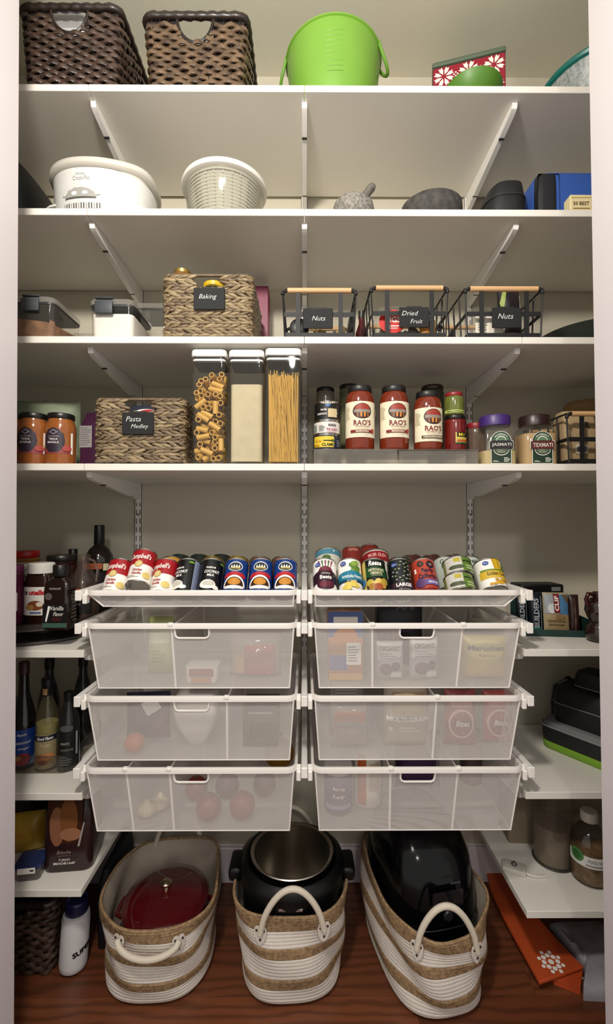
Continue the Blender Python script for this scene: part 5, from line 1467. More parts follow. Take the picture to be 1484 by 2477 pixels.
# ================================================================== left side shelves
def vessel(name, label, cat, loc, prof, body, cap=None, cap_prof=None, n=28, e=2.0, sy=1.0, rz=0.0, group=None, fill=None, fill_prof=None, rx=0.0, ry=0.0):
    t = thing(name, label, cat, loc, rz, rx, ry, group)
    b = MB(); b.lathe(prof, body, n=n, e=e, sy=sy); b.build('body', t, smooth=50)
    if fill: b = MB(); b.lathe(fill_prof, fill, n=n, e=e, sy=sy); b.build('contents', t, smooth=50)
    if cap: b = MB(); b.lathe(cap_prof, cap, n=24); b.build('cap', t, smooth=40)
    return t
DKG = mat('#150d0b', .08, spec=.7)
# smoked turntable stand
sx = at(112, 1500, -.25).x
t = thing('turntable', 'dark smoked two tier stand under the jars on the upper left side shelf', 'turntable', (sx - .02, -.235, ZLA))
b = MB(); b.lathe([(.13, 0), (.16, .003), (.16, .010), (.05, .012), (.05, .044), (.185, .046), (.185, .050), (.05, .051)], mat('#4a4240', .35), n=56); b.build('stand_body', t, smooth=30)
b = MB(); b.lathe([(.185, .050), (.186, .066), (.184, .066), (.183, .050)], clear('#d9d4d0', .8, .05, '#5a5450'), n=56, cap0=False, cap1=False); b.build('clear_rail', t, smooth=30)
zA = ZLA + .0512
def topz(px, py, y): return at(px, py, y).z - zA
y = -.13; h = topz(242, 1270, y); x = at(240, 1350, y).x
t = vessel('syrup_bottle', 'tall dark syrup bottle with black cap and orange band, upper left side shelf', 'bottle', (x, y, zA), [(.040, 0), (.047, .004), (.047, h*.56), (.044, h*.64), (.032, h*.72), (.017, h*.765), (.0155, h*.80)], DKG, BLACK, [(.0165, h*.78), (.0175, h*.79), (.0165, h*.99), (.015, h)])
p = Print(cyl(.0474), step=.005); p.rect(-.05, h*.10, .05, h*.46, mat('#1a1416', .4)); p.rect(-.05, h*.50, .03, h*.565, mat('#a0522a', .4)); p.rect(.032, h*.48, .05, h*.56, mat('#c9c2a0', .4)); p.text('SYRUP', -.006, h*.53, .008, mat('#5a2a16', .4)); p.build('label_print', t)
y = -.20; h = topz(150, 1342, y)
jar('spread_jar', 'dark jar with a wide black lid between the hazelnut jar and the jug', 'jar', (at(150, 1400, y).x, y, zA), .043, h, mat('#2a1613', .15), DKLID, .020, .045, 1.0, sh=.1)
y = -.112; h = topz(200, 1328, y)
vessel('sauce_bottle', 'small black capped bottle left of the tall syrup bottle', 'bottle', (at(196, 1400, y).x - .028, y, zA), [(.018, 0), (.02, .004), (.02, h*.6), (.012, h*.78), (.012, h*.86)], DKG, BLACK, [(.014, h*.85), (.0145, h*.99), (.013, h)])
y = -.255; h = topz(200, 1341, y); x = at(203, 1400, y).x
t = vessel('glass_jug', 'clear glass jug of syrup with an orange and black label', 'jug', (x, y, zA), [(.036, 0), (.044, .004), (.046, h*.30), (.044, h*.5), (.034, h*.66), (.020, h*.8), (.017, h*.86), (.018, h*.99), (.016, h)], clear('#efe9e4', .82, .04, '#7a6a60'), None, None, fill=mat('#3a1a10', .15), fill_prof=[(.034, .004), (.042, .008), (.0435, h*.30), (.041, h*.44)])
b = MB(); b.tube([(.017, -.004, h*.93), (.034, -.006, h*.90), (.046, -.008, h*.76), (.042, -.008, h*.58)], .0042, clear('#efe9e4', .7, .04, '#8a7a70'), n=8); b.build('handle', t)
p = Print(cyl(.0466), step=.005); p.poly([(-.04, h*.40), (-.03, h*.47), (0, h*.50), (.03, h*.47), (.04, h*.40), (.04, h*.33), (-.04, h*.33)], mat('#b5532c', .4)); p.rect(-.045, h*.12, .045, h*.33, mat('#141214', .4)); p.text('PURE', 0, h*.26, .008, mat('#8a8480', .4)); p.build('label_print', t)
y = -.315; h = topz(100, 1361, y); x = at(100, 1420, y).x
t = thing('hazelnut_spread_jar', 'brown hazelnut spread jar with white lid and white label, upper left side shelf', 'jar', (x, y, zA))
b = MB(); b.loft([se_loop(.044*k, .036*k, 2.6, 40, 0, 0, z) for z, k in ((0, .9), (.004, .98), (h*.45, 1), (h*.68, .98), (h*.80, .84), (h*.83, .80))], mat('#2c1510', .1, spec=.6)); b.build('body', t, smooth=50)
b = MB(); b.lathe([(.034, h*.83), (.037, h*.835), (.037, h*.985), (.034, h)], mat('#e4e2da', .35), n=36); b.build('lid', t, smooth=40)
p = Print(lambda u, v, hh_: Vector((u, -(.0363 + hh_)*(max(.02, 1 - abs(u/.0445)**2.6))**(1/2.6), v)), step=.006)
p.rect(-.037, h*.16, .034, h*.62, PW); p.text('n', -.025, h*.52, .011, PK, bold=.05); p.text('utella', .008, h*.53, .015, mat('#c0202a', .4), w=.046, bold=.05)
p.ell(.004, h*.32, .024, .014, mat('#8a4a26', .4)); p.ell(-.012, h*.29, .012, .008, mat('#b9874a', .4)); p.ell(.016, h*.34, .010, .007, mat('#e9dcc6', .4)); p.rect(-.012, h*.19, .02, h*.22, mat('#6a78a8', .4)); p.build('label_print', t)
y = -.385; h = topz(150, 1366, y); x = at(146, 1440, y).x
t = thing('vanilla_bottle', 'dark square vanilla flavoring bottle with a white script label, front of upper left side shelf', 'bottle', (x, y, zA + .0))
b = MB(); b.loft([se_loop(.037*k, .027*k, 5 if q else 2, 40, 0, 0, z) for z, k, q in ((0, .94, 1), (.004, 1, 1), (h*.62, 1, 1), (h*.72, .93, 1), (h*.80, .55, 0), (h*.82, .5, 0))], mat('#1c0f0c', .08, spec=.7)); b.build('body', t, smooth=50)
b = MB(); b.lathe([(.019, h*.82), (.020, h*.83), (.020, h*.985), (.018, h)], DKLID, n=30); b.build('cap', t, smooth=40)
p = Print(flat(-.0272), step=0); p.text('ROMANOFF', 0, h*.64, .006, mat('#b9b4aa', .4), w=.032); p.ell(-.018, h*.52, .010, .010, mat('#5a544e', .4)); p.rect(-.034, h*.04, .034, h*.40, mat('#121011', .4)); p.rect(-.034, h*.04, .034, h*.11, mat('#3d5a50', .4))
p.text('Vanilla', .006, h*.34, .012, PW, w=.036, shear=.3); p.text('Flavor', .010, h*.25, .011, PW, w=.028, shear=.3); p.poly([(-.026, h*.14), (-.018, h*.38), (-.012, h*.36), (-.022, h*.13)], PW); p.ell(.006, h*.17, .014, .006, mat('#3a1616', .4)); p.build('label_print', t)
b = MB(); 
p = Print(lambda u, v, hh_: Vector((.0372 + hh_, -u, v)), step=0); p.lines(-.018, .018, h*.1, h*.6, 9, mat('#5a5650', .4)); p.build('side_print', t)
y = -.175; h = topz(62, 1332, y)
jar('peanut_butter_jar', 'peanut butter jar with a red lid at the back left of the upper side shelf', 'jar', (at(60, 1400, y).x, y, zA), .044, h, mat('#8a6234', .25), mat('#a3161a', .35), .022, .043, .98, sh=.1)
y = -.262; h = topz(58, 1363, y)
t = jar('spread_tub', 'white tub with a green leaf print behind the hazelnut spread jar', 'tub', (at(57, 1420, y).x - .006, y, zA), .036, h, mat('#d6d6ca', .4), mat('#dad8d0', .35), .014, .037, 1.0, sh=.05)
p = Print(cyl(.0364, 0, .6), step=.005); p.ell(0, h*.78, .010, .008, mat('#5f7a34', .4)); p.text('L', .004, h*.90, .009, mat('#26402a', .4)); p.build('leaf_print', t)
y = -.345; h = topz(38, 1366, y)
t = jar('jam_jar', 'pink topped jam jar at the left jamb, upper side shelf', 'jar', (at(30, 1420, y).x, y, zA), .030, h, mat('#5c1c38', .2), mat('#7a2c56', .35), .02, .029, .95, sh=.1)
p = Print(cyl(.0304), step=.005); p.rect(-.03, h*.25, .03, h*.55, PW); p.build('label_print', t)

# --- second left shelf: bottles in a clear bin
BIN = clear('#e6e2dc', .86, .05, '#77716a', .9)
t = thing('clear_bin', 'low clear plastic bin holding the vinegar bottles', 'bin', (at(120, 1850, -.25).x - .02, -.22, ZLB))
b = MB(); b.loft([rr_loop(-.125, .115, -.115, .13, .015, z) for z in (.002, .05)], BIN, True, False); b.build('bin_wall', t, smooth=50)
b = MB(); b.tube([(p_.x, p_.y, p_.z) for p_ in rr_loop(-.125, .115, -.115, .13, .015, .05)], .002, BIN, n=6, closed=True); b.build('bin_rim', t)
zB = ZLB + .004
y = -.29; h = at(60, 1600, y).z - zB; x = at(56, 1790, y).x
t = vessel('vinegar_bottle', 'dark bottle with a blue label showing red fruit, left of the vinegar bottles', 'bottle', (x, y, zB), [(.032, 0), (.036, .004), (.036, h*.42), (.03, h*.52), (.016, h*.70), (.013, h*.90)], mat('#120d10', .08, spec=.7), mat('#3a1418', .4), [(.015, h*.88), (.0155, h*.99), (.013, h)])
p = Print(cyl(.0364, 0, .42), step=.005); p.rect(-.04, .012, .04, h*.38, mat('#1f3f8a', .35)); p.ell(.002, .030, .022, .018, mat('#a3202c', .4)); p.ell(-.010, .036, .010, .008, mat('#c99a5a', .4)); p.text('Apple', 0, h*.33, .010, PW, w=.026, shear=.3); p.text('seasoned', .004, h*.26, .009, PW, w=.040, shear=.3); p.text('vinegar', .006, h*.20, .008, PW, w=.03, shear=.3); p.poly([(.02, .012), (.04, .012), (.04, .05)], mat('#8aa0c8', .4)); p.build('blue_label', t)
y = -.300; h = at(120, 1638, y).z - zB; x = at(114, 1780, y).x
t = vessel('seasoning_bottle', 'clear bottle of pale seasoning with navy banded cream label, middle vinegar bottle', 'bottle', (x, y, zB), [(.029, 0), (.032, .004), (.032, h*.54), (.029, h*.62), (.018, h*.74), (.0125, h*.79), (.0125, h*.86)], clear('#f2efdf', .9, .04, '#8a835e', 1.5), mat('#0d0e18', .3), [(.0125, h*.80), (.0135, h*.81), (.0135, h*.90), (.0175, h*.91), (.0175, h*.985), (.014, h)], fill=mat('#9a966c', .3), fill_prof=[(.027, .003), (.030, .006), (.0302, h*.5)])
p = Print(cyl(.0324, 0, .35), step=.005); p.rect(-.045, .008, .045, h*.40, mat('#8d7f5c', .4)); p.rect(-.045, h*.33, .045, h*.39, mat('#171a2c', .4)); p.text('Good Flavor', .0, h*.36, .009, PW, w=.046, shear=.25, bold=.02); p.text('THAI', 0, h*.28, .008, mat('#cbb98a', .4)); p.ell(-.006, h*.13, .022, .016, mat('#9a5a2c', .4)); p.ell(.006, h*.16, .018, .010, mat('#b9774a', .4)); p.ell(-.008, h*.10, .014, .006, mat('#5a2c16', .4)); p.build('cream_label', t)
p = Print(cyl(.0136, 0, .0), step=.004); p.rect(-.012, h*.815, .006, h*.885, mat('#c99a6a', .4)); p.build('neck_seal', t)
y = -.302; h = at(168, 1672, y).z - zB; x = at(166, 1770, y).x
t = vessel('cooking_wine_bottle', 'dark bottle with a black label and white lettering, right of the vinegar bottles', 'bottle', (x, y, zB), [(.027, 0), (.031, .004), (.031, h*.55), (.028, h*.66), (.016, h*.82), (.012, h*.9)], mat('#1b1a1a', .08, spec=.7), BLACK, [(.0135, h*.88), (.014, h*.99), (.012, h)])
p = Print(cyl(.0314, 0, .28), step=.005); p.rect(-.04, .012, .04, h*.50, mat('#101112', .4)); p.text('WHITE', -.004, h*.36, .007, mat('#b5b3ac', .4), w=.024); p.text('COOKING WINE', .002, h*.28, .006, mat('#8a8984', .4), w=.034); p.rect(.026, h*.2, .032, h*.5, mat('#9a9da0', .4)); p.ell(0, h*.56, .018, .010, mat('#4c4e4e', .4)); p.lines(-.02, .016, h*.08, h*.2, 4, mat('#5c5b58', .4)); p.build('dark_label', t)
for px, py, y, l in ((118, 1592, -.16, 'black capped bottle at the back between the vinegar bottles'), (200, 1586, -.15, 'dark bottle at the back beside the mesh drawers')):
    h = at(px, py, y).z - zB
    vessel('back_bottle', l, 'bottle', (at(px, 1750, y).x, y, zB), [(.03, 0), (.033, .004), (.033, h*.5), (.024, h*.66), (.013, h*.8), (.013, h*.9)], mat('#20211f', .1, spec=.7), BLACK, [(.015, h*.88), (.0155, h*.99), (.013, h)], group='dark bottles at the back')

# --- lowest left shelf: bread, crisps, small tub
y = -.315; x = at(172, 2060, y - .02).x; h = ZLB - ZLC - .03
t = thing('bread_bag', 'dark brown bread bag with a window showing buns, lowest left side shelf', 'bag', (x, y, ZLC), rz=radians(6))
b = MB(); b.loft([rr_loop(-.066*k, .066*k, -.055*k2, .055*k2, .022, z) for z, k, k2 in ((0, .95, .95), (.006, 1, 1), (h*.35, 1.02, 1.04), (h*.7, 1.0, .95), (h*.9, .9, .7), (h, .72, .3))], mat('#2a1517', .28, bump=.3, bscale=40)); b.build('bag_body', t, smooth=60)
p = Print(flat(-.0575), step=0, lift=.0006); p.poly([(-.045, h*.40), (-.052, h*.95), (.045, h*.95), (.040, h*.42), (.02, h*.36), (-.02, h*.36)], mat('#3d2012', .3)); p.ell(-.026, h*.58, .020, .055, mat('#8a5a40', .4), n=26); p.ell(.006, h*.66, .024, .062, mat('#7a4c26', .4), n=26); p.ell(.012, h*.48, .030, .018, mat('#9a6a4e', .4), n=22)
p.poly([(.030, h*.33), (.036, h*.33), (.05, h*.62), (.046, h*.62)], mat('#a89a98', .4)); p.text('Brioche', -.006, h*.27, .010, mat('#a58a84', .4), w=.038, shear=.3); p.rect(-.022, h*.225, .012, h*.23, mat('#8a7470', .4)); p.text('TURKEY', -.004, h*.18, .006, PW, w=.032); p.text('BRIOCHE LOAF', -.004, h*.14, .0062, PW, w=.058, bold=.02); p.build('bag_print', t)
y = -.30; x = at(62, 2050, y).x
t = thing('crisp_bag', 'orange and yellow snack bag at the left jamb, lowest left side shelf', 'bag', (x - .015, y + .02, ZLC), rz=radians(12))
b = MB(); b.pillow(.115, .115, .06, mat('#b5741e', .35, var=.9, vscale=22, col2='#d2bc44'), seed=3, wob=.002); b.build('bag_body', t, smooth=70)
t = thing('dark_snack_bag', 'dark striped snack bag behind the orange one, lowest left side shelf', 'bag', (at(75, 1990, -.2).x, -.17, ZLC), rz=radians(8))
b = MB(); b.pillow(.17, .225, .07, mat('#1d1218', .3), seed=13, wob=.003); b.build('bag_body', t, smooth=70)
p = Print(pil(.17, .225, .07, .003, 13), step=.01, vstep=.01, lift=.0008)
for k in range(3): p.poly([(-.05 + .03*k, .10), (-.04 + .03*k, .10), (-.0 + .03*k, .19), (-.012 + .03*k, .19)], mat('#4a3a3e', .4), 3)
p.build('stripe_print', t)
y = -.375; x = at(77, 2095, y).x
t = thing('small_tub', 'small clear tub with a blue lid and white sticker on the lowest left side shelf', 'tub', (x, y, ZLC), rz=radians(8))
b = MB(); b.loft([rr_loop(-.034*k, .034*k, -.03*k, .03*k, .010, z) for z, k in ((0, .85), (.003, .9), (.036, 1.0))], clear('#e4dedd', .6, .06, '#8a7f80')); b.build('tub_body', t, smooth=50)
b = MB(); b.loft([rr_loop(-.036, .036, -.032, .032, .010, z) for z in (.036, .045)], mat('#27335c', .35)); b.build('blue_lid', t)
p = Print(flat(-.0325, 0, .024), step=0); p.rect(-.024, 0, .022, .016, PW); p.rect(.008, .006, .018, .010, PK); p.build('white_sticker', t)

# ================================================================== right side shelves
# snack bars in a teal tray
y = -.235; rzb = radians(-7)
x = at(1335, 1500, y - .03).x
t = thing('bar_tray', 'dark teal cardboard tray holding the snack bars, upper right side shelf', 'tray', (x + .01, y - .005, ZRA), rz=rzb)
TEAL = mat('#1c3a36', .5)
for nm, q in (('tray_front', (-.105, .105, -.052, -.049, 0, .020)), ('tray_back', (-.105, .105, .049, .052, 0, .10)), ('tray_side', (-.105, -.102, -.049, .049, 0, .05)), ('tray_side', (.102, .105, -.049, .049, 0, .05)), ('tray_floor', (-.105, .105, -.052, .052, 0, .002))):
    b = MB(); b.bx(*q, TEAL); b.build(nm, t, smooth=0)
def bar(label, dx, dy, w, h, th, m, art, name='snack_bar', rz=0.0, z=.003):
    c, s_ = cos(rzb), sin(rzb)
    t = thing(name, label, 'snack bar', (x + .01 + dx*c - dy*s_, y - .005 + dx*s_ + dy*c, ZRA + z), rz=rzb + rz, rx=radians(-6), group='snack bars in the teal tray')
    b = MB(); b.pillow(w, h, th, m, nu=10, nv=14, seed=int(dx*1000) + 50, wob=.0008); b.build('wrapper', t, smooth=60)
    p = Print(pil(w, h, th, .0008, int(dx*1000) + 50), step=.006, vstep=.006, lift=.0004); art(p, w, h); p.build('wrapper_print', t)
    return t
NAVY = mat('#10161f', .3); hb_ = at(1320, 1436, y - .03).z - ZRA
def builders(p, w, h): p.text('BUILDERS', 0, h*.5, w*.42, mat('#a8aeb4', .4), w=h*.72, rot=pi/2, bold=.02); p.rect(-w*.42, h*.06, w*.42, h*.14, mat('#2f6a5a', .4)); p.rect(w*.36, h*.1, w*.44, h*.92, mat('#8d9296', .4))
bar('dark protein bar wrapper furthest left in the snack bar tray', -.088, -.005, .034, hb_*.98, .020, NAVY, builders)
bar('dark protein bar with big vertical lettering, second in the snack bar tray', -.050, -.020, .037, hb_*.98, .020, NAVY, builders)
def clif(p, w, h):
    p.rect(-w*.46, h*.04, w*.46, h*.48, mat('#a08a64', .4)); p.poly([(w*.0, h*.95), (w*.46, h*.95), (w*.46, h*.46), (w*.05, h*.5)], mat('#4f7fa8', .4)); p.poly([(w*.20, h*.95), (w*.46, h*.95), (w*.46, h*.72)], mat('#6a5a44', .4)); p.rect(-w*.46, h*.5, -w*.08, h*.95, mat('#9aa0a6', .4)); p.ell(-w*.2, h*.62, w*.16, h*.12, mat('#d0d4d6', .4))
    p.rect(-w*.13, h*.52, w*.10, h*.97, mat('#7a1f22', .4)); p.text('CLIF', -w*.015, h*.74, w*.16, PW, w=h*.36, rot=pi/2, bold=.03); p.rect(-w*.40, h*.30, w*.3, h*.34, mat('#6a5638', .4)); p.rect(-w*.36, h*.22, w*.26, h*.25, mat('#6a5638', .4)); p.ell(w*.1, h*.42, w*.2, h*.05, mat('#8a6f48', .4))
bar('beige and blue energy bar pouch with a red banner in the snack bar tray', .008, -.028, .075, hb_*1.0, .022, mat('#a69a80', .4), clif)
bar('brown chocolate bar at the right end of the snack bar tray', .064, -.022, .030, hb_*.95, .020, mat('#2f1d1a', .35), lambda p, w, h: p.rect(-w*.1, h*.1, w*.05, h*.9, mat('#5a4038', .4)))
t = thing('black_box', 'flat black box lying behind the snack bars on the upper right side shelf', 'box', (at(1300, 1415, -.10).x, -.095, ZRA), rz=radians(3))
hk = at(1300, 1411, -.10).z - ZRA
b = MB(); b.box((0, 0, hk/2), (.15, .08, hk), mat('#101010', .4), r=.004); b.build('box_body', t)
p = Print(flat(-.0402), step=0); p.rect(.03, hk - .022, .062, hk - .008, mat('#8a8a88', .4)); p.rect(-.04, hk - .03, .02, hk - .026, mat('#5a5a58', .4)); p.build('box_print', t)
# dark brown jug
y = -.345; x2 = at(1443, 1520, y).x; h = at(1440, 1432, y).z - ZRA
t = vessel('brown_jug', 'dark brown glossy bottle with two bulges at the right jamb, upper side shelf', 'bottle', (x2 + .012, y, ZRA), [(.026, 0), (.036, .006), (.040, h*.16), (.036, h*.32), (.026, h*.40), (.034, h*.50), (.040, h*.62), (.038, h*.76), (.026, h*.86), (.018, h*.90), (.018, h)], mat('#220f0c', .07, spec=.8))
b = MB(); b.tube([(-.018, 0, h*.95), (-.036, -.004, h*.97), (-.044, -.006, h*.86), (-.038, -.004, h*.72)], .006, mat('#3a1512', .12), n=10); b.build('handle', t)

# black lunch bag with lime trim
d_ = Vector((.547, -.837, 0)); n_ = Vector((-.838, -.545, 0))
ctr = Vector((.775, -.165, 0)) + d_*.135 - n_*.098
t = thing('black_lunch_bag', 'black insulated lunch bag with grey lining and lime green base trim', 'lunch bag', (ctr.x, ctr.y, ZRB), rz=radians(-57))
LBK = mat('#131315', .55, bump=.3, bscale=500); GRL = mat('#77787a', .5); LIME = mat('#7fae2a', .45)
hh2 = .205
b = MB(); b.loft([rr_loop(-.135*k, .135*k, -.098*k, .098*k, .035, z) for z, k in ((.026, .99), (.05, 1.0), (.075, 1.0))], LBK); b.build('base_section', t, smooth=60)
b = MB(); b.loft([rr_loop(-.135*k, .135*k, -.098*k, .098*k, .035, z) for z, k in ((0, .93), (.004, .98), (.026, 1.0))], LIME); b.build('lime_trim', t, smooth=60)
b = MB(); b.loft([rr_loop(-.135*k, .135*k, -.098*k, .098*k, .035, z) for z, k in ((.075, .99), (.083, .965), (.088, .93))], GRL); b.build('grey_ledge', t, smooth=60)
b = MB(); b.loft([[Vector((q.x + .01, q.y + .012, q.z)) for q in rr_loop(-.12*k, .12*k, -.082*k, .082*k, .035, z)] for z, k in ((.086, .98), (.10, 1.0), (hh2*.8, 1.0), (hh2*.95, .94), (hh2, .84))], LBK); b.build('upper_section', t, smooth=60)
b = MB(); b.tube([(q.x, q.y, q.z) for q in rr_loop(-.136, .136, -.099, .099, .035, .074)], .0032, mat('#8a8b8c', .4), n=6, closed=True); b.build('piping', t)
b = MB(); b.tube([(q.x + .01, q.y + .012, q.z) for q in rr_loop(-.121, .121, -.083, .083, .035, hh2*.72)], .0022, mat('#6c6d70', .4), n=6, closed=True); b.build('zip', t)
b = MB(); b.strap([(-.136, .0, .06), (-.139, 0, .12), (-.128, 0, hh2*.9), (-.09, 0, hh2 + .012), (-.06, 0, hh2 - .002)], .028, .004, mat('#6a6a68', .5), up=(-1, 0, .3)); b.build('carry_strap', t)
b = MB(); b.loft([rr_loop(-.05*k, .09*k, -.04*k, .06*k, .02, z) for z, k in ((hh2 - .004, 1), (hh2 + .035, 1), (hh2 + .05, .9))], LBK); b.build('top_pocket', t, smooth=60)
b = MB(); b.tube([(q.x, q.y, q.z) for q in rr_loop(-.051, .091, -.041, .061, .02, hh2 + .006)], .0016, mat('#8a8b8c', .4), n=6, closed=True); b.build('pocket_piping', t)

# lowest right shelf
y = -.22; x = at(1352, 2100, y - .05).x
hcan = ZRB - ZRC - .06
t = thing('clear_canister', 'tall clear plastic canister with grey brown contents on the lowest right side shelf', 'canister', (x + .0, y - .02, ZRC), ry=radians(0))
b = MB(); b.lathe([(.052, 0), (.056, .003), (.060, hcan*.5), (.062, hcan)], clear('#f0ebe3', .86, .06, '#a39a8c'), n=40, cap1=False); b.build('clear_wall', t, smooth=50)
b = MB(); b.lathe([(.050, .004), (.054, .008), (.056, hcan*.45)], mat('#8a7d6e', .7, var=.4, vscale=25), n=36); b.build('contents', t, smooth=50)
b = MB(); b.tube([(.0575*cos(2*pi*i/40), .0575*sin(2*pi*i/40), .004) for i in range(40)], .003, mat('#3a332c', .4), n=6, closed=True); b.build('base_ring', t)
b = MB(); b.lathe([(.063, hcan), (.064, hcan + .002), (.064, hcan + .016), (.06, hcan + .018)], mat('#b5ada2', .4), n=40); b.build('lid', t)
y = -.15; x = at(1268, 2060, y).x
t = thing('paper_bag', 'tan paper bag standing beside the clear canister, lowest right side shelf', 'bag', (x - .004, y + .03, ZRC), rz=radians(-4))
hp = ZRB - ZRC - .05
b = MB(); b.loft([rr_loop(-.05*k, .05*k, -.05*k2, .05*k2, .006, z) for z, k, k2 in ((0, .98, .98), (.005, 1, 1), (hp*.5, 1.02, .98), (hp*.85, .98, .7), (hp, .98, .12))], mat('#8d7f68', .75, var=.35, vscale=14, bump=.4, bscale=40)); b.build('bag_body', t, smooth=30)
y = -.295; x = at(1200, 2060, y).x
t = thing('white_clip', 'white plastic clip with a cord lying on the lowest right side shelf edge', 'clip', (.637, -.285, ZRC), rz=radians(-25))
b = MB(); b.box((.0, 0, .008), (.066, .04, .016), mat('#cdc8be', .4), r=.004, seg=2); b.build('clip_body', t)
b = MB(); b.lathe([(.008, 0), (.009, .003), (.004, .010)], mat('#5a564e', .4), n=14, c=(0, 0, .016)); b.build('rivet', t)
b = MB(); b.tube([(.02, 0, .008), (.04, -.01, .006), (.065, -.006, .005), (.085, .008, .004)], .004, mat('#d6d2c8', .5), n=8); b.build('cord', t)
y = -.315; x = at(1424, 2060, y).x; h = at(1420, 1960, y).z - ZRC
t = vessel('nut_jar', 'clear plastic jar of mixed nuts with white and green label by the right jamb', 'jar', (x + .004, y, ZRC), [(.042, 0), (.050, .005), (.0515, h*.25), (.0515, h*.55), (.046, h*.66), (.032, h*.76), (.020, h*.80), (.020, h*.86)], clear('#e6e4e0', .86, .05, '#3a3a38', 1.3), mat('#d6d0c2', .4), [(.0225, h*.86), (.0235, h*.87), (.0235, h*.985), (.021, h)], fill=mat('#6a4630', .5, var=1, vscale=60, col2='#b39468'), fill_prof=[(.040, .004), (.048, .008), (.0495, h*.25), (.0495, h*.48)])
p = Print(cyl(.0522, 0, -.35), step=.005); p.rect(-.075, h*.30, .075, h*.46, mat('#d2d2cf', .4)); p.ell(-.045, h*.43, .020, .018, mat('#3f7a34', .4)); p.ell(-.045, h*.43, .012, .012, mat('#2a5a26', .4)); p.text('MIXED NUTS', .010, h*.40, .009, mat('#6a6460', .4), w=.05); p.rect(-.02, h*.33, .04, h*.35, mat('#8a8480', .4)); p.build('label_print', t)
# ================================================================== things inside the mesh drawers
def inD(px, py, y): return at(px, py, y).x
def pack(name, label, cat, px, y, zb, w, h, th, m, art=None, rz=0.0, rx=0.0, wob=.001, seed=1, box=False, amount=None):
    t = thing(name, label, cat, (inD(px, 1700, y), y, zb + .004), rz=rz, rx=rx)
    b = MB()
    if box: b.box((0, 0, h/2), (w, th, h), m, r=.002)
    else: b.pillow(w, h, th, m, seed=seed, wob=wob)
    b.build('carton_body' if box else 'packet_body', t, smooth=60)
    if art: p = Print(flat(-th/2 - .0003), step=0, lift=.0004) if box else Print(pil(w, h, th, wob, seed), step=.008, vstep=.008, lift=.0004); art(p, w, h); p.build('front_print', t)
    return t
# left, uppermost
z = ZB[0]
pack('green_packet', 'pale green packet standing left of the divider in the uppermost left drawer', 'packet', 389, -.33, z, .075, .165, .05, mat('#a8ad74', .45), lambda p, w, h: (p.rect(-w*.4, h*.55, w*.4, h*.75, mat('#c9cfa6', .4)), p.lines(-w*.3, w*.3, h*.2, h*.45, 4, mat('#7f8a52', .4))), seed=2)
t = thing('snack_tray', 'white tray with a red and orange label in the uppermost left drawer', 'tray', (inD(492, 1620, -.40), -.39, z + .004))
b = MB(); b.loft([rr_loop(-.045*k, .045*k, -.035*k, .035*k, .008, q) for q, k in ((0, .9), (.004, .95), (.045, 1.0))], mat('#ddd8d0', .5)); b.build('tray_body', t, smooth=40)
p = Print(flat(-.036), step=0); p.rrect(-.034, .018, .034, .040, .004, mat('#8a4a3c', .4)); p.rect(-.028, .003, .028, .015, mat('#b97a52', .4)); p.build('tray_label', t)
CELLO = clear('#faf8f6', .86, .03, '#e2dcd6', 1.2)
t = thing('gift_bag', 'clear crinkled bag with a red packet inside, uppermost left drawer', 'bag', (inD(618, 1600, -.37), -.36, z + .004))
b = MB(); b.pillow(.150, .125, .085, CELLO, seed=7, wob=.004); b.build('clear_film', t, smooth=70)
b = MB(); b.box((.012, 0, .045), (.088, .03, .082), mat('#a3262f', .4), r=.004); b.build('red_packet', t)
b = MB(); b.box((-.045, .0, .035), (.03, .03, .05), mat('#c9a06a', .5), r=.004); b.build('biscuit', t)
# left, middle
z = ZB[1]
t = pack('navy_pouch', 'dark navy pouch with a white sticker in the middle left drawer', 'pouch', 360, -.33, z, .125, .135, .07, mat('#232538', .35), lambda p, w, h: p.poly([(-w*.12, h*.82), (w*.18, h*.95), (w*.34, h*.72), (w*.05, h*.58)], mat('#cfccc8', .5)), rz=.1, seed=8, wob=.002)
t = thing('clementine', 'small orange lying left of the navy pouch in the middle left drawer', 'fruit', (inD(327, 1790, -.41), -.415, z + .004))
b = MB(); b.ball((0, 0, .026), .028, mat('#b5592a', .5, bump=.2, bscale=300), n=20, k=12, sc=(1, 1, .92)); b.build('peel', t)
b = MB(); b.lathe([(.003, .050), (.002, .053)], mat('#4a5a2a', .6), n=8); b.build('stem', t)
t = thing('white_cloth_bag', 'white cloth sack hanging in a point in the middle left drawer', 'sack', (inD(478, 1750, -.36), -.36, z + .004))
b = MB(); b.loft([rr_loop(-.062*k, .062*k, -.045*k, .045*k, .02*k, q) for q, k in ((.0, .3), (.02, .5), (.06, .85), (.10, 1.0), (.125, 1.0), (.15, .85))], mat('#d6d2cc', .75, bump=.5, bscale=50)); b.build('cloth', t, smooth=70)
pack('olive_box', 'dark olive green carton right of the divider in the middle left drawer', 'carton', 634, -.34, z, .10, .115, .09, mat('#3a3f30', .5), lambda p, w, h: (p.rect(-w*.35, h*.8, w*.35, h*.84, mat('#8d8f80', .4)), p.rect(-w*.3, h*.2, w*.3, h*.6, mat('#2a2f24', .4))), box=True)
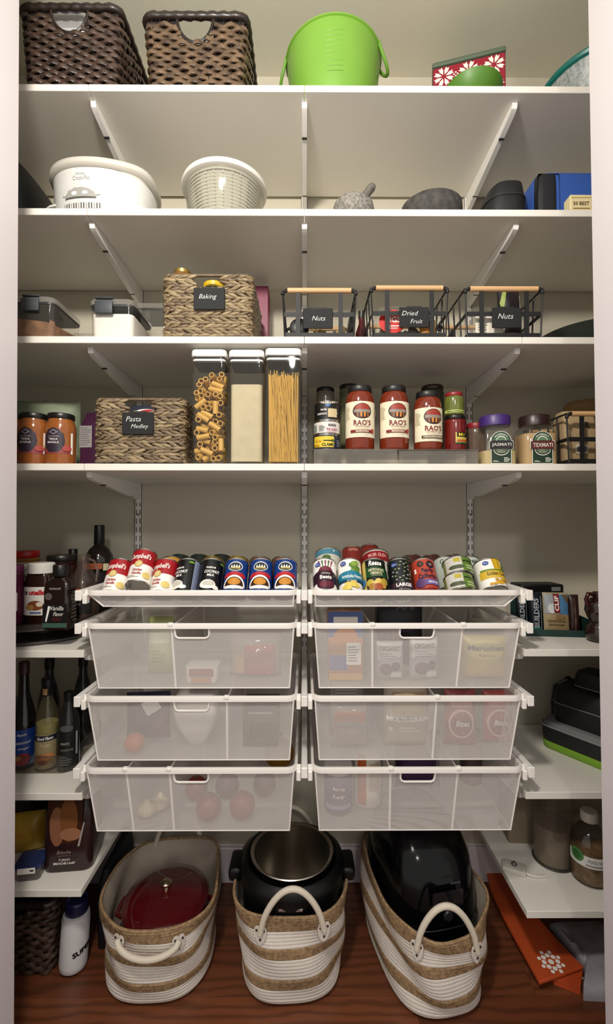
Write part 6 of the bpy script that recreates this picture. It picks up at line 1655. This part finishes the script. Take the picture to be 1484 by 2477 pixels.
# left, lowest: onions and tomatoes, garlic
z = ZB[2]
RDF = mat('#8e2f26', .35, var=.4, vscale=16, col2='#6a1f1c')
for i, (px, y, r, l, c) in enumerate(((505, -.40, .036, 'red tomato at the front left in the lowest left drawer', 0), (586, -.395, .037, 'red tomato at the front right in the lowest left drawer', 0), (550, -.30, .037, 'dark red onion behind the two tomatoes', 1), (640, -.29, .036, 'dark red onion at the back right of the lowest left drawer', 1), (475, -.31, .034, 'red tomato at the back left of the lowest left drawer', 0))):
    t = thing('red_onion' if c else 'tomato', l, 'vegetable', (inD(px, 1950, y), y, z + .004), group='round red vegetables')
    m_ = mat('#5e2229', .3, var=.4, vscale=14) if c else RDF
    b = MB(); b.lathe([(.004, .002), (r*.55, .0), (r*.9, r*.35), (r, r*.85), (r*.88, r*1.35), (r*.5, r*1.7), (r*.12, r*1.72 if not c else r*1.95)], m_, n=26); b.build('flesh', t, smooth=70)
    b = MB(); b.lathe([(.005, r*1.68), (.002, r*1.9)], mat('#4a5a2a' if not c else '#8a6a4a', .6), n=8); b.build('stem', t)
for i, (px, y, l) in enumerate(((356, -.39, 'garlic bulb nearest the left divider in the lowest left drawer'), (388, -.36, 'garlic bulb nearest the second divider in the lowest left drawer'))):
    t = thing('garlic_bulb', l, 'garlic', (inD(px, 1960, y), y, z + .004))
    b = MB(); r = .026
    L = []
    for zz, k in ((0, .5), (.006, .9), (.018, 1.0), (.028, .8), (.036, .35), (.048, .16)): L.append([Vector((p_.x*(1 + .06*cos(8*atan2(p_.y, p_.x))), p_.y*(1 + .06*cos(8*atan2(p_.y, p_.x))), p_.z)) for p_ in se_loop(r*k, r*k, 2, 40, 0, 0, zz)])
    b.loft(L, mat('#c9b99a', .55)); b.build('cloves', t, smooth=70)
t = thing('yellow_squash', 'yellow squash at the back right of the lowest left drawer', 'vegetable', (inD(676, 1860, -.13), -.14, z + .004))
b = MB(); b.ball((0, 0, .05), .05, mat('#a87a1c', .4, var=.3, vscale=14), n=24, k=14, sc=(1, .9, 1)); b.build('flesh', t); b = MB(); b.tube([(0, 0, .095), (.004, 0, .108), (.012, 0, .115)], .006, mat('#6a5a24', .6), n=8); b.build('stem', t)
t = thing('white_utensil', 'white plastic scraper leaning in the lowest left drawer', 'utensil', (inD(345, 1900, -.20), -.19, z + .006), ry=radians(-28), rx=radians(0))
b = MB(); b.box((0, 0, .075), (.02, .006, .15), mat('#d9d6d2', .4), r=.002); b.build('blade', t)
# right, uppermost
z = ZB[0]
def cracker(p, w, h): p.rect(-w/2, h*.62, w/2, h, mat('#4a5a8a', .4)); p.ell(0, h*.62, w*.34, h*.16, mat('#b9742e', .4)); p.rect(-w*.35, h*.80, w*.35, h*.92, mat('#cfc9c2', .4)); p.rect(-w*.48, h*.14, w*.05, h*.36, mat('#3a5a8f', .4)); p.rrect(w*.02, h*.22, w*.44, h*.54, .003, PW); p.lines(w*.06, w*.40, h*.26, h*.5, 6, mat('#7a7a80', .4)); p.rect(-w*.48, 0, w*.48, h*.10, mat('#c9953a', .4))
t = pack('cracker_box', 'orange and blue cracker box at the left of the uppermost right drawer', 'box', 835, -.37, z, .098, .192, .055, mat('#b8783a', .4), cracker, box=True)
b = MB(); b.box((0, 0, .1925), (.094, .05, .002), mat('#a5682c', .4, var=.6, vscale=60)); b.build('top_flap', t)
def org(p, w, h): p.poly([(-w*.45, h*.52), (w*.45, h*.62), (w*.45, h*.95), (-w*.45, h*.95)], mat('#c9c7c6', .4)); p.text('ORGANIC', .0, h*.82, h*.12, mat('#4a4a50', .4), w=w*.7, bold=.02); p.lines(-w*.35, w*.3, h*.55, h*.72, 3, mat('#7c7a80', .4)); p.ell(-w*.12, h*.28, w*.24, h*.16, mat('#5a525c', .4)); p.ell(w*.22, h*.36, w*.16, h*.12, mat('#4c454e', .4)); p.rect(w*.05, h*.06, w*.42, h*.2, mat('#d9d7d4', .4))
SILV = mat('#a5a2a4', .3)
pack('organic_pouch', 'silver grey pouch, left of two in the uppermost right drawer', 'pouch', 942, -.385, z, .078, .105, .03, SILV, org, rz=-.05, seed=4)
pack('organic_pouch', 'silver grey pouch reading ORGANIC, right of two in the uppermost right drawer', 'pouch', 1026, -.385, z, .082, .115, .03, SILV, org, rz=.08, seed=5)
t = pack('dark_box', 'black carton with pale lettering at the back of the uppermost right drawer', 'carton', 965, -.24, z, .14, .205, .05, mat('#17151a', .35), lambda p, w, h: (p.text('Are', w*.12, h*.88, .022, mat('#5a565c', .4), w=.06, bold=.03), p.rect(-w*.3, h*.5, w*.3, h*.6, mat('#3a2440', .4))), box=True)
def yellowp(p, w, h): p.ell(0, h*.70, w*.46, h*.22, mat('#c9bb72', .4), n=26); p.text('Maruchan', 0, h*.74, h*.12, mat('#3a4a34', .4), w=w*.8, bold=.03); p.text('Ramen', 0, h*.58, h*.07, mat('#5a5a40', .4), w=w*.34); p.rect(-w*.42, h*.06, w*.42, h*.36, mat('#c2a86a', .4))
pack('noodle_pack', 'yellow noodle packet in the right compartment of the uppermost right drawer', 'packet', 1172, -.38, z, .125, .12, .05, mat('#b8a562', .4), yellowp, rz=-.05, seed=6)
# right, middle
z = ZB[1]
t = thing('clear_candy_bag', 'clear crinkled bag with an orange header in the middle right drawer', 'bag', (inD(845, 1780, -.38), -.385, z + .004))
b = MB(); b.pillow(.105, .125, .05, CELLO, seed=17, wob=.004); b.build('clear_film', t, smooth=70)
b = MB(); b.box((0, -.022, .092), (.085, .003, .030), mat('#b0643a', .4), r=.001); b.build('orange_header', t)
b = MB(); b.box((0, .004, .03), (.08, .02, .05), mat('#7a7470', .5), r=.006); b.build('sweets', t)
pack('bread_crumb_box', 'grey carton behind the clear candy bag in the middle right drawer', 'carton', 838, -.29, z, .10, .165, .05, mat('#8d8a84', .45), lambda p, w, h: p.lines(-w*.35, w*.35, h*.55, h*.9, 6, mat('#b9b6b0', .4)), box=True)
def multi(p, w, h): p.rrect(-w*.36, h*.52, w*.36, h*.84, .006, mat('#9a8464', .4)); p.ell(-w*.05, h*.78, w*.26, h*.05, mat('#c9b08a', .4)); p.text('MULTI-GRAIN', 0, h*.44, h*.075, PW, w=w*.92, bold=.03); p.ell(-w*.38, h*.28, w*.05, h*.04, mat('#d6cdbc', .4)); p.lines(-w*.2, w*.3, h*.24, h*.34, 2, mat('#c6bba8', .4)); p.text('+', w*.05, h*.955, h*.035, mat('#5a5048', .4))
pack('multigrain_box', 'tan MULTI-GRAIN cracker bag in the middle of the middle right drawer', 'bag', 983, -.37, z, .128, .185, .06, mat('#a89c8c', .45), multi, seed=12, wob=.0008)
def pink(p, w, h): p.ell(-w*.02, h*.42, w*.40, h*.27, mat('#c9a89a', .4), n=26); p.ell(-w*.02, h*.42, w*.34, h*.23, mat('#8a4444', .4), n=26); p.text('Bites', 0, h*.43, h*.1, PW, w=w*.42, shear=.2, bold=.02); p.rect(-w*.35, h*.72, w*.3, h*.92, mat('#c07a78', .4))
pack('pink_bag', 'dull red snack bag with a white ring, left of two in the middle right drawer', 'bag', 1113, -.37, z, .09, .155, .045, mat('#94494a', .4), pink, seed=14)
pack('pink_bag', 'dull red snack bag with a white ring, right of two in the middle right drawer', 'bag', 1204, -.36, z, .088, .15, .045, mat('#a3504e', .4), pink, seed=15)
# right, lowest
z = ZB[2]
y = -.36; x = inD(818, 1900, y)
t = jar('purple_canister', 'purple labelled tub with a white lid in the lowest right drawer', 'tub', (x, y, z + .004), .041, .128, mat('#4a4468', .4), mat('#cfcbc6', .4), .018, .042, 1.0, sh=.05)
p = Print(cyl(.0414), step=.005); p.text('Baking', 0, .075, .012, PW, w=.034, shear=.2); p.text('Powder', 0, .055, .011, PW, w=.034, shear=.2); p.rect(-.04, .02, .04, .032, mat('#8a86a8', .4)); p.build('label_print', t)
y = -.33; x = inD(889, 1900, y)
t = jar('orange_canister', 'orange and white oat canister in the lowest right drawer', 'canister', (x, y, z + .004), .040, .168, mat('#cfc8bc', .4), mat('#b9b3a8', .4), .010, .041, 1.0, sh=.03)
p = Print(cyl(.0404), step=.005); p.rect(-.035, .012, -.008, .155, mat('#b5592a', .4)); p.rrect(.0, .05, .034, .13, .004, mat('#b9a890', .4)); p.text('OATS', .016, .10, .012, mat('#a03a22', .4), w=.03); p.build('label_print', t)
pack('purple_bag', 'purple snack bag at the back behind the hand hole of the lowest right drawer', 'bag', 1010, -.25, z, .14, .175, .06, mat('#3a1f4a', .35), lambda p, w, h: (p.ell(-w*.1, h*.7, w*.25, h*.12, mat('#6a2c1f', .4)), p.rect(w*.1, h*.6, w*.4, h*.75, mat('#2a2440', .4))), seed=18)
y = -.22; x = inD(1140, 1860, y)
jar('glass_spice_jar', 'dark lidded glass jar at the back of the right compartment, lowest right drawer', 'jar', (x, y, z + .004), .034, .160, mat('#5a4a44', .2), mat('#1c191a', .4), .02, .034, 1.0, sh=.08)
# ================================================================== on the floor
ROPE = mat('#ddd4ca', .8, bump=.5, bscale=420, var=.15, vscale=60); JUTE = mat('#a98b66', .85, bump=1.0, bscale=190, var=1.0, vscale=110, col2='#6a5238')
def rope_basket(label, loc, ax, ay, h, rz, e=2.8, taper=.90, sag=.02, hand=.42, style='up', seed=1, hc=0.0):
    """coiled rope basket: stripes of cream rope and jute braid, strap handles on heart shaped tabs"""
    t = thing('rope_basket', label, 'basket', loc, rz, group='striped rope baskets on the floor')
    N = 80; coils = 27
    bands = [('cream_band', 6, ROPE), ('jute_band', 3, JUTE), ('cream_band', 6, ROPE), ('jute_band', 3, JUTE), ('cream_band', 5, ROPE), ('jute_band', 4, JUTE)]
    def prof(f):    # fraction of height -> scale
        if f < .10: return taper*(.80 + .20*sqrt(max(0, 1 - (1 - f/.10)**2)))
        return taper + (1 - taper)*(f - .1)/.9
    rnd = random.Random(seed); ph = rnd.uniform(0, 6)
    def pt(f, i, off):
        a = 2*pi*i/N; c, s = cos(a), sin(a); k = prof(f)
        x = ax*k*math.copysign(abs(c)**(2/e), c); y = ay*k*math.copysign(abs(s)**(2/e), s)
        n = Vector((c/ax, s/ay, 0)).normalized()
        w = .008*sin(3*a + ph)*sin(f*4 + ph) + .005*sin(5*a - 2*ph + f*9)
        z = h*f - sag*f**2*(abs(s)**3) + .007*f*sin(2*a + ph) + .003*sin(4*a + 9*f + ph)*min(1, f*4)
        return Vector((x, y, max(z, .0))) + n*(off + w*min(1, f*5))
    k0 = 0
    for nm, cnt, m in bands:
        b = MB(); loops = []
        for c in range(k0, k0 + cnt):
            for q, o in ((0.0, .0), (.22, .0011), (.5, .0015), (.78, .0011)) if m is ROPE else ((0.0, .001), (.5, .0034)):
                loops.append([pt((c + q)/coils, i, o) for i in range(N)])
        loops.append([pt((k0 + cnt)/coils, i, 0) for i in range(N)])
        b.loft(loops, m, k0 == 0, False); b.build(nm, t, smooth=70); k0 += cnt
    b = MB(); loops = [[pt(f, i, -.005) for i in range(N)] for f in (1.0, .9, .75, .6, .45, .3, .15, .05)]
    b.loft(loops, mat('#b0a494', .85, bump=.4, bscale=200), False, True); b.build('inner_wall', t, smooth=70)
    b = MB(); b.tube([tuple(pt(1.0, i, -.002) + Vector((0, 0, .001))) for i in range(N)], .0046, JUTE, n=6, closed=True); b.build('rim_braid', t, smooth=70)
    STR = mat('#d2c8b6', .6, bump=.3, bscale=300); LEA = mat('#d6cdc4', .55)
    for end in (-1, 1):
        base = (-pi/2 if end < 0 else pi/2)
        pos = []
        for sg in (-1, 1):
            ang = base + (hc if end < 0 else 0) + sg*hand*(1 if end < 0 else -1)
            i = (ang % (2*pi))/(2*pi)*N
            P = pt(.84, i, .006); Q = pt(.86, i + .3, .006) - pt(.86, i - .3, .006)
            T = Q.normalized(); Nn = Vector((T.y, -T.x, 0)).normalized()
            pos.append((P, T, Nn))
            # heart tab with rivets
            b = MB(); out = [(-.017, .012), (-.013, .020), (-.005, .022), (0, .017), (.005, .022), (.013, .020), (.017, .012), (.016, -.004), (.010, -.018), (0, -.027), (-.010, -.018), (-.016, -.004)]
            vs = [P + T*u + Vector((0, 0, v)) + Nn*.0005 for u, v in out] + [P + T*u*.97 + Vector((0, 0, v)) + Nn*.0035 for u, v in out]
            n = len(out); fs = [list(range(n)), [n + i_ for i_ in range(n)][::-1]] + [[i_, (i_ + 1) % n, n + (i_ + 1) % n, n + i_][::-1] for i_ in range(n)]
            b.add(vs, fs, LEA); tab = b.build('heart_tab', t, smooth=30)
            for (u, v) in ((-.010, .012), (.010, .012), (0, -.012)):
                c = P + T*u + Vector((0, 0, v)) + Nn*.0036
                b = MB(); b.ball(tuple(c), .0032, mat('#3a2a20', .35, metal=.6), n=8, k=5); b.build('rivet', tab)
        (P0, T0, N0), (P1, T1, N1) = pos
        path = []; Hh = .115 if style == 'up' or end > 0 else -.028
        for k in range(19):
            f = k/18; q = P0.lerp(P1, f)
            s_ = sin(pi*f)**.62
            out = N0.lerp(N1, f).normalized()
            if Hh > 0: path.append(q + Vector((0, 0, .004 + Hh*s_)) + out*(.004 + .004*s_))
            else: path.append(q + Vector((0, 0, .012 + Hh*s_)) + out*(.008 + .024*s_))
        b = MB(); b.tube(path, .0082, STR, n=10); b.build('handle', t, smooth=70)
    return t
B1 = (-.424, -.277); rope_basket('striped rope basket holding the red lidded pot, left of three on the floor', (B1[0], B1[1], 0), .163, .182, .232, radians(3), style='droop', seed=2, hand=.36)
B2 = (-.040, -.285); rope_basket('striped rope basket holding the open pressure cooker, middle of three', (B2[0], B2[1], 0), .163, .176, .262, radians(2), seed=5, hand=.40)
B3 = (.348, -.287); rope_basket('striped rope basket holding the black air fryer, right of three on the floor', (B3[0], B3[1], 0), .150, .218, .252, radians(13), seed=9, hand=.40, hc=-.22)

# red pot
t = thing('red_pot', 'dark red enamel pot with a shiny knob on its lid, inside the left rope basket', 'pot', (B1[0] + .012, B1[1] - .028, .030))
REDE = mat('#4e0810', .12, coat=.6, spec=.6)
b = MB(); b.lathe([(.09, 0), (.108, .008), (.118, .10), (.120, .15)], REDE, n=48, cap1=True, sy=1.1); b.build('pot_body', t, smooth=50)
b = MB(); b.lathe([(.119, .150), (.123, .153), (.121, .158), (.095, .170), (.055, .178), (.018, .181)], REDE, n=48, sy=1.1); b.build('lid', t, smooth=50)
b = MB(); b.lathe([(.009, .180), (.008, .188), (.015, .194), (.0165, .199), (.012, .204), (.005, .206)], mat('#d8cfae', .12, metal=1), n=24); b.build('knob', t, smooth=50)
for sg in (-1, 1):
    b = MB(); b.tube([(sg*.118, -.035, .128), (sg*.134, -.028, .13), (sg*.137, 0, .131), (sg*.134, .028, .13), (sg*.118, .035, .128)], .007, REDE, n=8); b.build('side_handle', t)

# pressure cooker
t = thing('pressure_cooker', 'black pressure cooker without its lid, steel inner pot showing, in the middle rope basket', 'pressure cooker', (B2[0] + .003, B2[1] - .010, .010))
PBK = mat('#0a0a0b', .38, spec=.3)
b = MB(); b.lathe([(.12, 0), (.138, .006), (.143, .05), (.145, .22), (.152, .245), (.156, .27), (.152, .292), (.138, .300), (.130, .296)], PBK, n=56, cap1=False); b.build('outer_body', t, smooth=50)
b = MB(); b.lathe([(.1325, .296), (.122, .280), (.122, .06), (.0, .055)], mat('#08080a', .4), n=48, cap0=False, cap1=False); b.build('inner_cavity', t, smooth=50)
SS = mat('#c2bbb0', .26, metal=1.0)
b = MB(); b.lathe([(.110, .058), (.116, .07), (.117, .300), (.123, .305), (.1245, .308), (.122, .310), (.114, .306), (.113, .075), (0, .066)], SS, n=56, cap0=True, cap1=False); b.build('steel_inner_pot', t, smooth=50)
for sg in (-1, 1):
    b = MB(); b.box((sg*.166, 0, .262), (.040, .088, .040), PBK, r=.012, seg=3); b.build('ear_handle', t, smooth=50)
b = MB(); L = []
for zz, k in ((.06, .98), (.075, 1.0), (.185, 1.0), (.20, .98)): L.append([Vector((x_, -.144*k - .006 + .5*(x_**2), zz)) for x_ in (-.055, -.03, 0, .03, .055)] + [Vector((x_, -.130, zz)) for x_ in (.055, 0, -.055)])
b.loft(L, mat('#15151a', .15)); b.build('control_panel', t, smooth=40)
b = MB(); b.box((.0, -.146, .252), (.07, .012, .012), mat('#c9c9cc', .12, metal=1), r=.003); b.build('steel_trim', t)

# air fryer
t = thing('air_fryer', 'glossy black air fryer standing in the right rope basket', 'air fryer', (B3[0] + .002, B3[1] + .010, .012), rz=radians(12))
AFB = mat('#050506', .14, spec=.28)
b = MB(); b.loft([se_loop(.128*k, .172*k2, 3.4, 56, 0, yy, zz) for zz, k, k2, yy in ((0, .88, .88, 0), (.01, .93, .93, 0), (.12, 1, 1, 0), (.26, .99, .97, .004), (.34, .94, .90, .012), (.385, .82, .76, .022), (.405, .60, .55, .03))], AFB); b.build('housing', t, smooth=60)
b = MB(); b.tube([(q.x, q.y, q.z) for q in se_loop(.1288, .1725, 3.4, 60, 0, 0, .20)], .0016, mat('#1c1c1f', .3), n=5, closed=True); b.build('drawer_seam', t)
b = MB(); b.lathe([(.013, 0), (.014, .004), (.011, .008)], mat('#3a3a3c', .2, metal=.6), n=24, M=Matrix.Translation((.0, -.170, .235)) @ Matrix.Rotation(pi/2, 4, 'X')); b.build('release_button', t)
p = Print(lambda u, v, hh_: Vector((u, -.1715 - hh_ - .001, v)), step=0); p.rrect(-.045, .255, .045, .30, .004, mat('#17171b', .1)); p.text('AIRFRYER', .022, .318, .005, mat('#6a6a70', .4), w=.03); p.build('touch_panel', t)

# dark tall bag between side shelf and left basket
t = thing('dark_shopping_bag', 'black and navy bag with a yellow spot left of the left rope basket', 'bag', (-.614, -.165, 0), rz=radians(2))
b = MB(); b.loft([rr_loop(-.022*k, .022*k, -.105*k2, .105*k2, .01, z) for z, k, k2 in ((0, .95, .97), (.006, 1, 1), (.12, 1.1, 1), (.20, .9, .98), (.235, .5, .95))], mat('#0d0e16', .5, bump=.3, bscale=60)); b.build('bag_body', t, smooth=50)
p = Print(lambda u, v, hh_: Vector((.0245 + hh_, u, v)), step=0); p.ell(.0, .17, .035, .03, mat('#8a7a20', .5)); p.build('yellow_spot', t)
# dark wicker box and water bottle
x0 = at(157, 2270, -.37).x
willow_basket('dark wicker storage box on the floor at the left jamb', (x0 - .150, -.240, 0), .20, .196, .215, .21, .205, (.035, .03))
bt = at(191, 2345, -.36)
t = thing('water_bottle', 'white water bottle with dark lettering and a navy cap on the floor at left', 'bottle', (-.678, -.322, .0025), rx=radians(-2), ry=radians(3), rz=radians(28))
b = MB(); b.lathe([(.032, 0), (.0385, .006), (.039, .02), (.039, .135), (.036, .148), (.028, .152)], mat('#d6d4d6', .35), n=36); b.build('body', t, smooth=50)
b = MB(); b.lathe([(.030, .152), (.0315, .154), (.0315, .182), (.028, .186)], mat('#141840', .35), n=36); b.build('cap', t, smooth=40)
b = MB(); b.tube([(-.026, 0, .180), (-.022, 0, .196), (0, 0, .203), (.022, 0, .196), (.026, 0, .180)], .005, mat('#141840', .35), n=8); b.build('carry_loop', t)
p = Print(cyl(.0393, 0, .12), step=.004); p.text('SUPER', .018, .062, .015, PK, w=.060, bold=.05, rot=.22); p.build('lettering', t)

# orange reusable bag lying flat, a grey cloth bag beside it
def flat_bag(name, label, cat, outline, z0, z1, m, part_name, sag=0.0):
    pts = [on(px, py, (z0 + z1)/2) for px, py in outline]
    c = sum(pts, Vector())/len(pts)
    t = thing(name, label, cat, (c.x, c.y, 0))
    b = MB(); n = len(pts)
    loops = []
    if sag:     # soft cloth: resample the outline and let the top ripple
        fine = []
        for a_, b_ in zip(pts, pts[1:] + pts[:1]): fine += [a_.lerp(b_, q/6) for q in range(6)]
        pts = fine
    for z, k in ((z0, .985), (z0 + (z1-z0)*.3, 1.0), (z0 + (z1-z0)*.7, 1.0), (z1, .985)) if not sag else ((z0, 1.0), (z0 + (z1-z0)*.35, .99), (z1*.75, .95), (z1*.95, .86), (z1, .6), (z1*.92, .25)):
        loops.append([Vector(((p.x - c.x)*k, (p.y - c.y)*k, z + sag*min(1, z/z1)*sin(i*1.7 + k*9)*sin(i*.6))) for i, p in enumerate(pts)])
    b.loft(loops, m); b.build(part_name, t, smooth=70 if sag else 30)
    return t, c
ORG = mat('#c04f22', .55, var=.25, vscale=8, bump=.25, bscale=30)
t, c = flat_bag('orange_bag', 'orange reusable shopping bag with a white flower lying folded on the floor', 'bag', [(1306, 2380), (1411, 2343), (1372, 2302), (1305, 2228), (1250, 2150), (1200, 2085), (1172, 2085), (1186, 2150), (1215, 2215), (1240, 2262)][::1], .022, .034, ORG, 'folded_panel')
c2 = [on(px, py, .012) for px, py in ((1340, 2372), (1405, 2398), (1412, 2345), (1365, 2300), (1290, 2230), (1262, 2240))]
b = MB(); b.loft([[Vector((q.x - c.x, q.y - c.y, z)) for q in c2] for z in (.001, .006, .018, .021)], mat('#b3471f', .55, bump=.25, bscale=30)); b.build('lower_fold', t, smooth=30)
fc = on(1334, 2327, .034) - c; d0 = (on(1306, 2380, .034) - on(1240, 2262, .034)).normalized()
p = Print(lambda u, v, hh_: Vector((fc.x + u*d0.x - v*d0.y, fc.y + u*d0.y + v*d0.x, .0342 + hh_)), step=0, lift=.0003)
for i in range(8):
    a = i*pi/4
    p.ell(.020*cos(a), .020*sin(a), .0068, .0068, PW, 2, n=12)
    p.ell(.031*cos(a + .39), .031*sin(a + .39), .0055, .0055, PW, 2, n=12)
p.ell(0, 0, .008, .008, PW, 2, n=12); p.build('flower_print', t)
e0, e1 = on(1372, 2302, .036) - c, on(1411, 2343, .036) - c
b = MB(); b.tube([e0, e1], .003, PW, n=6); b.build('white_edge', t)
GRY = mat('#a5a5aa', .8, var=.5, vscale=14, col2='#5c5c62', bump=.5, bscale=160)
t, c = flat_bag('grey_cloth_bag', 'grey cloth bag lying on the floor behind the orange bag', 'bag', [(1412, 2405), (1500, 2410), (1500, 2232), (1330, 2232), (1384, 2300), (1418, 2345)], .001, .036, GRY, 'cloth_body', sag=.006)
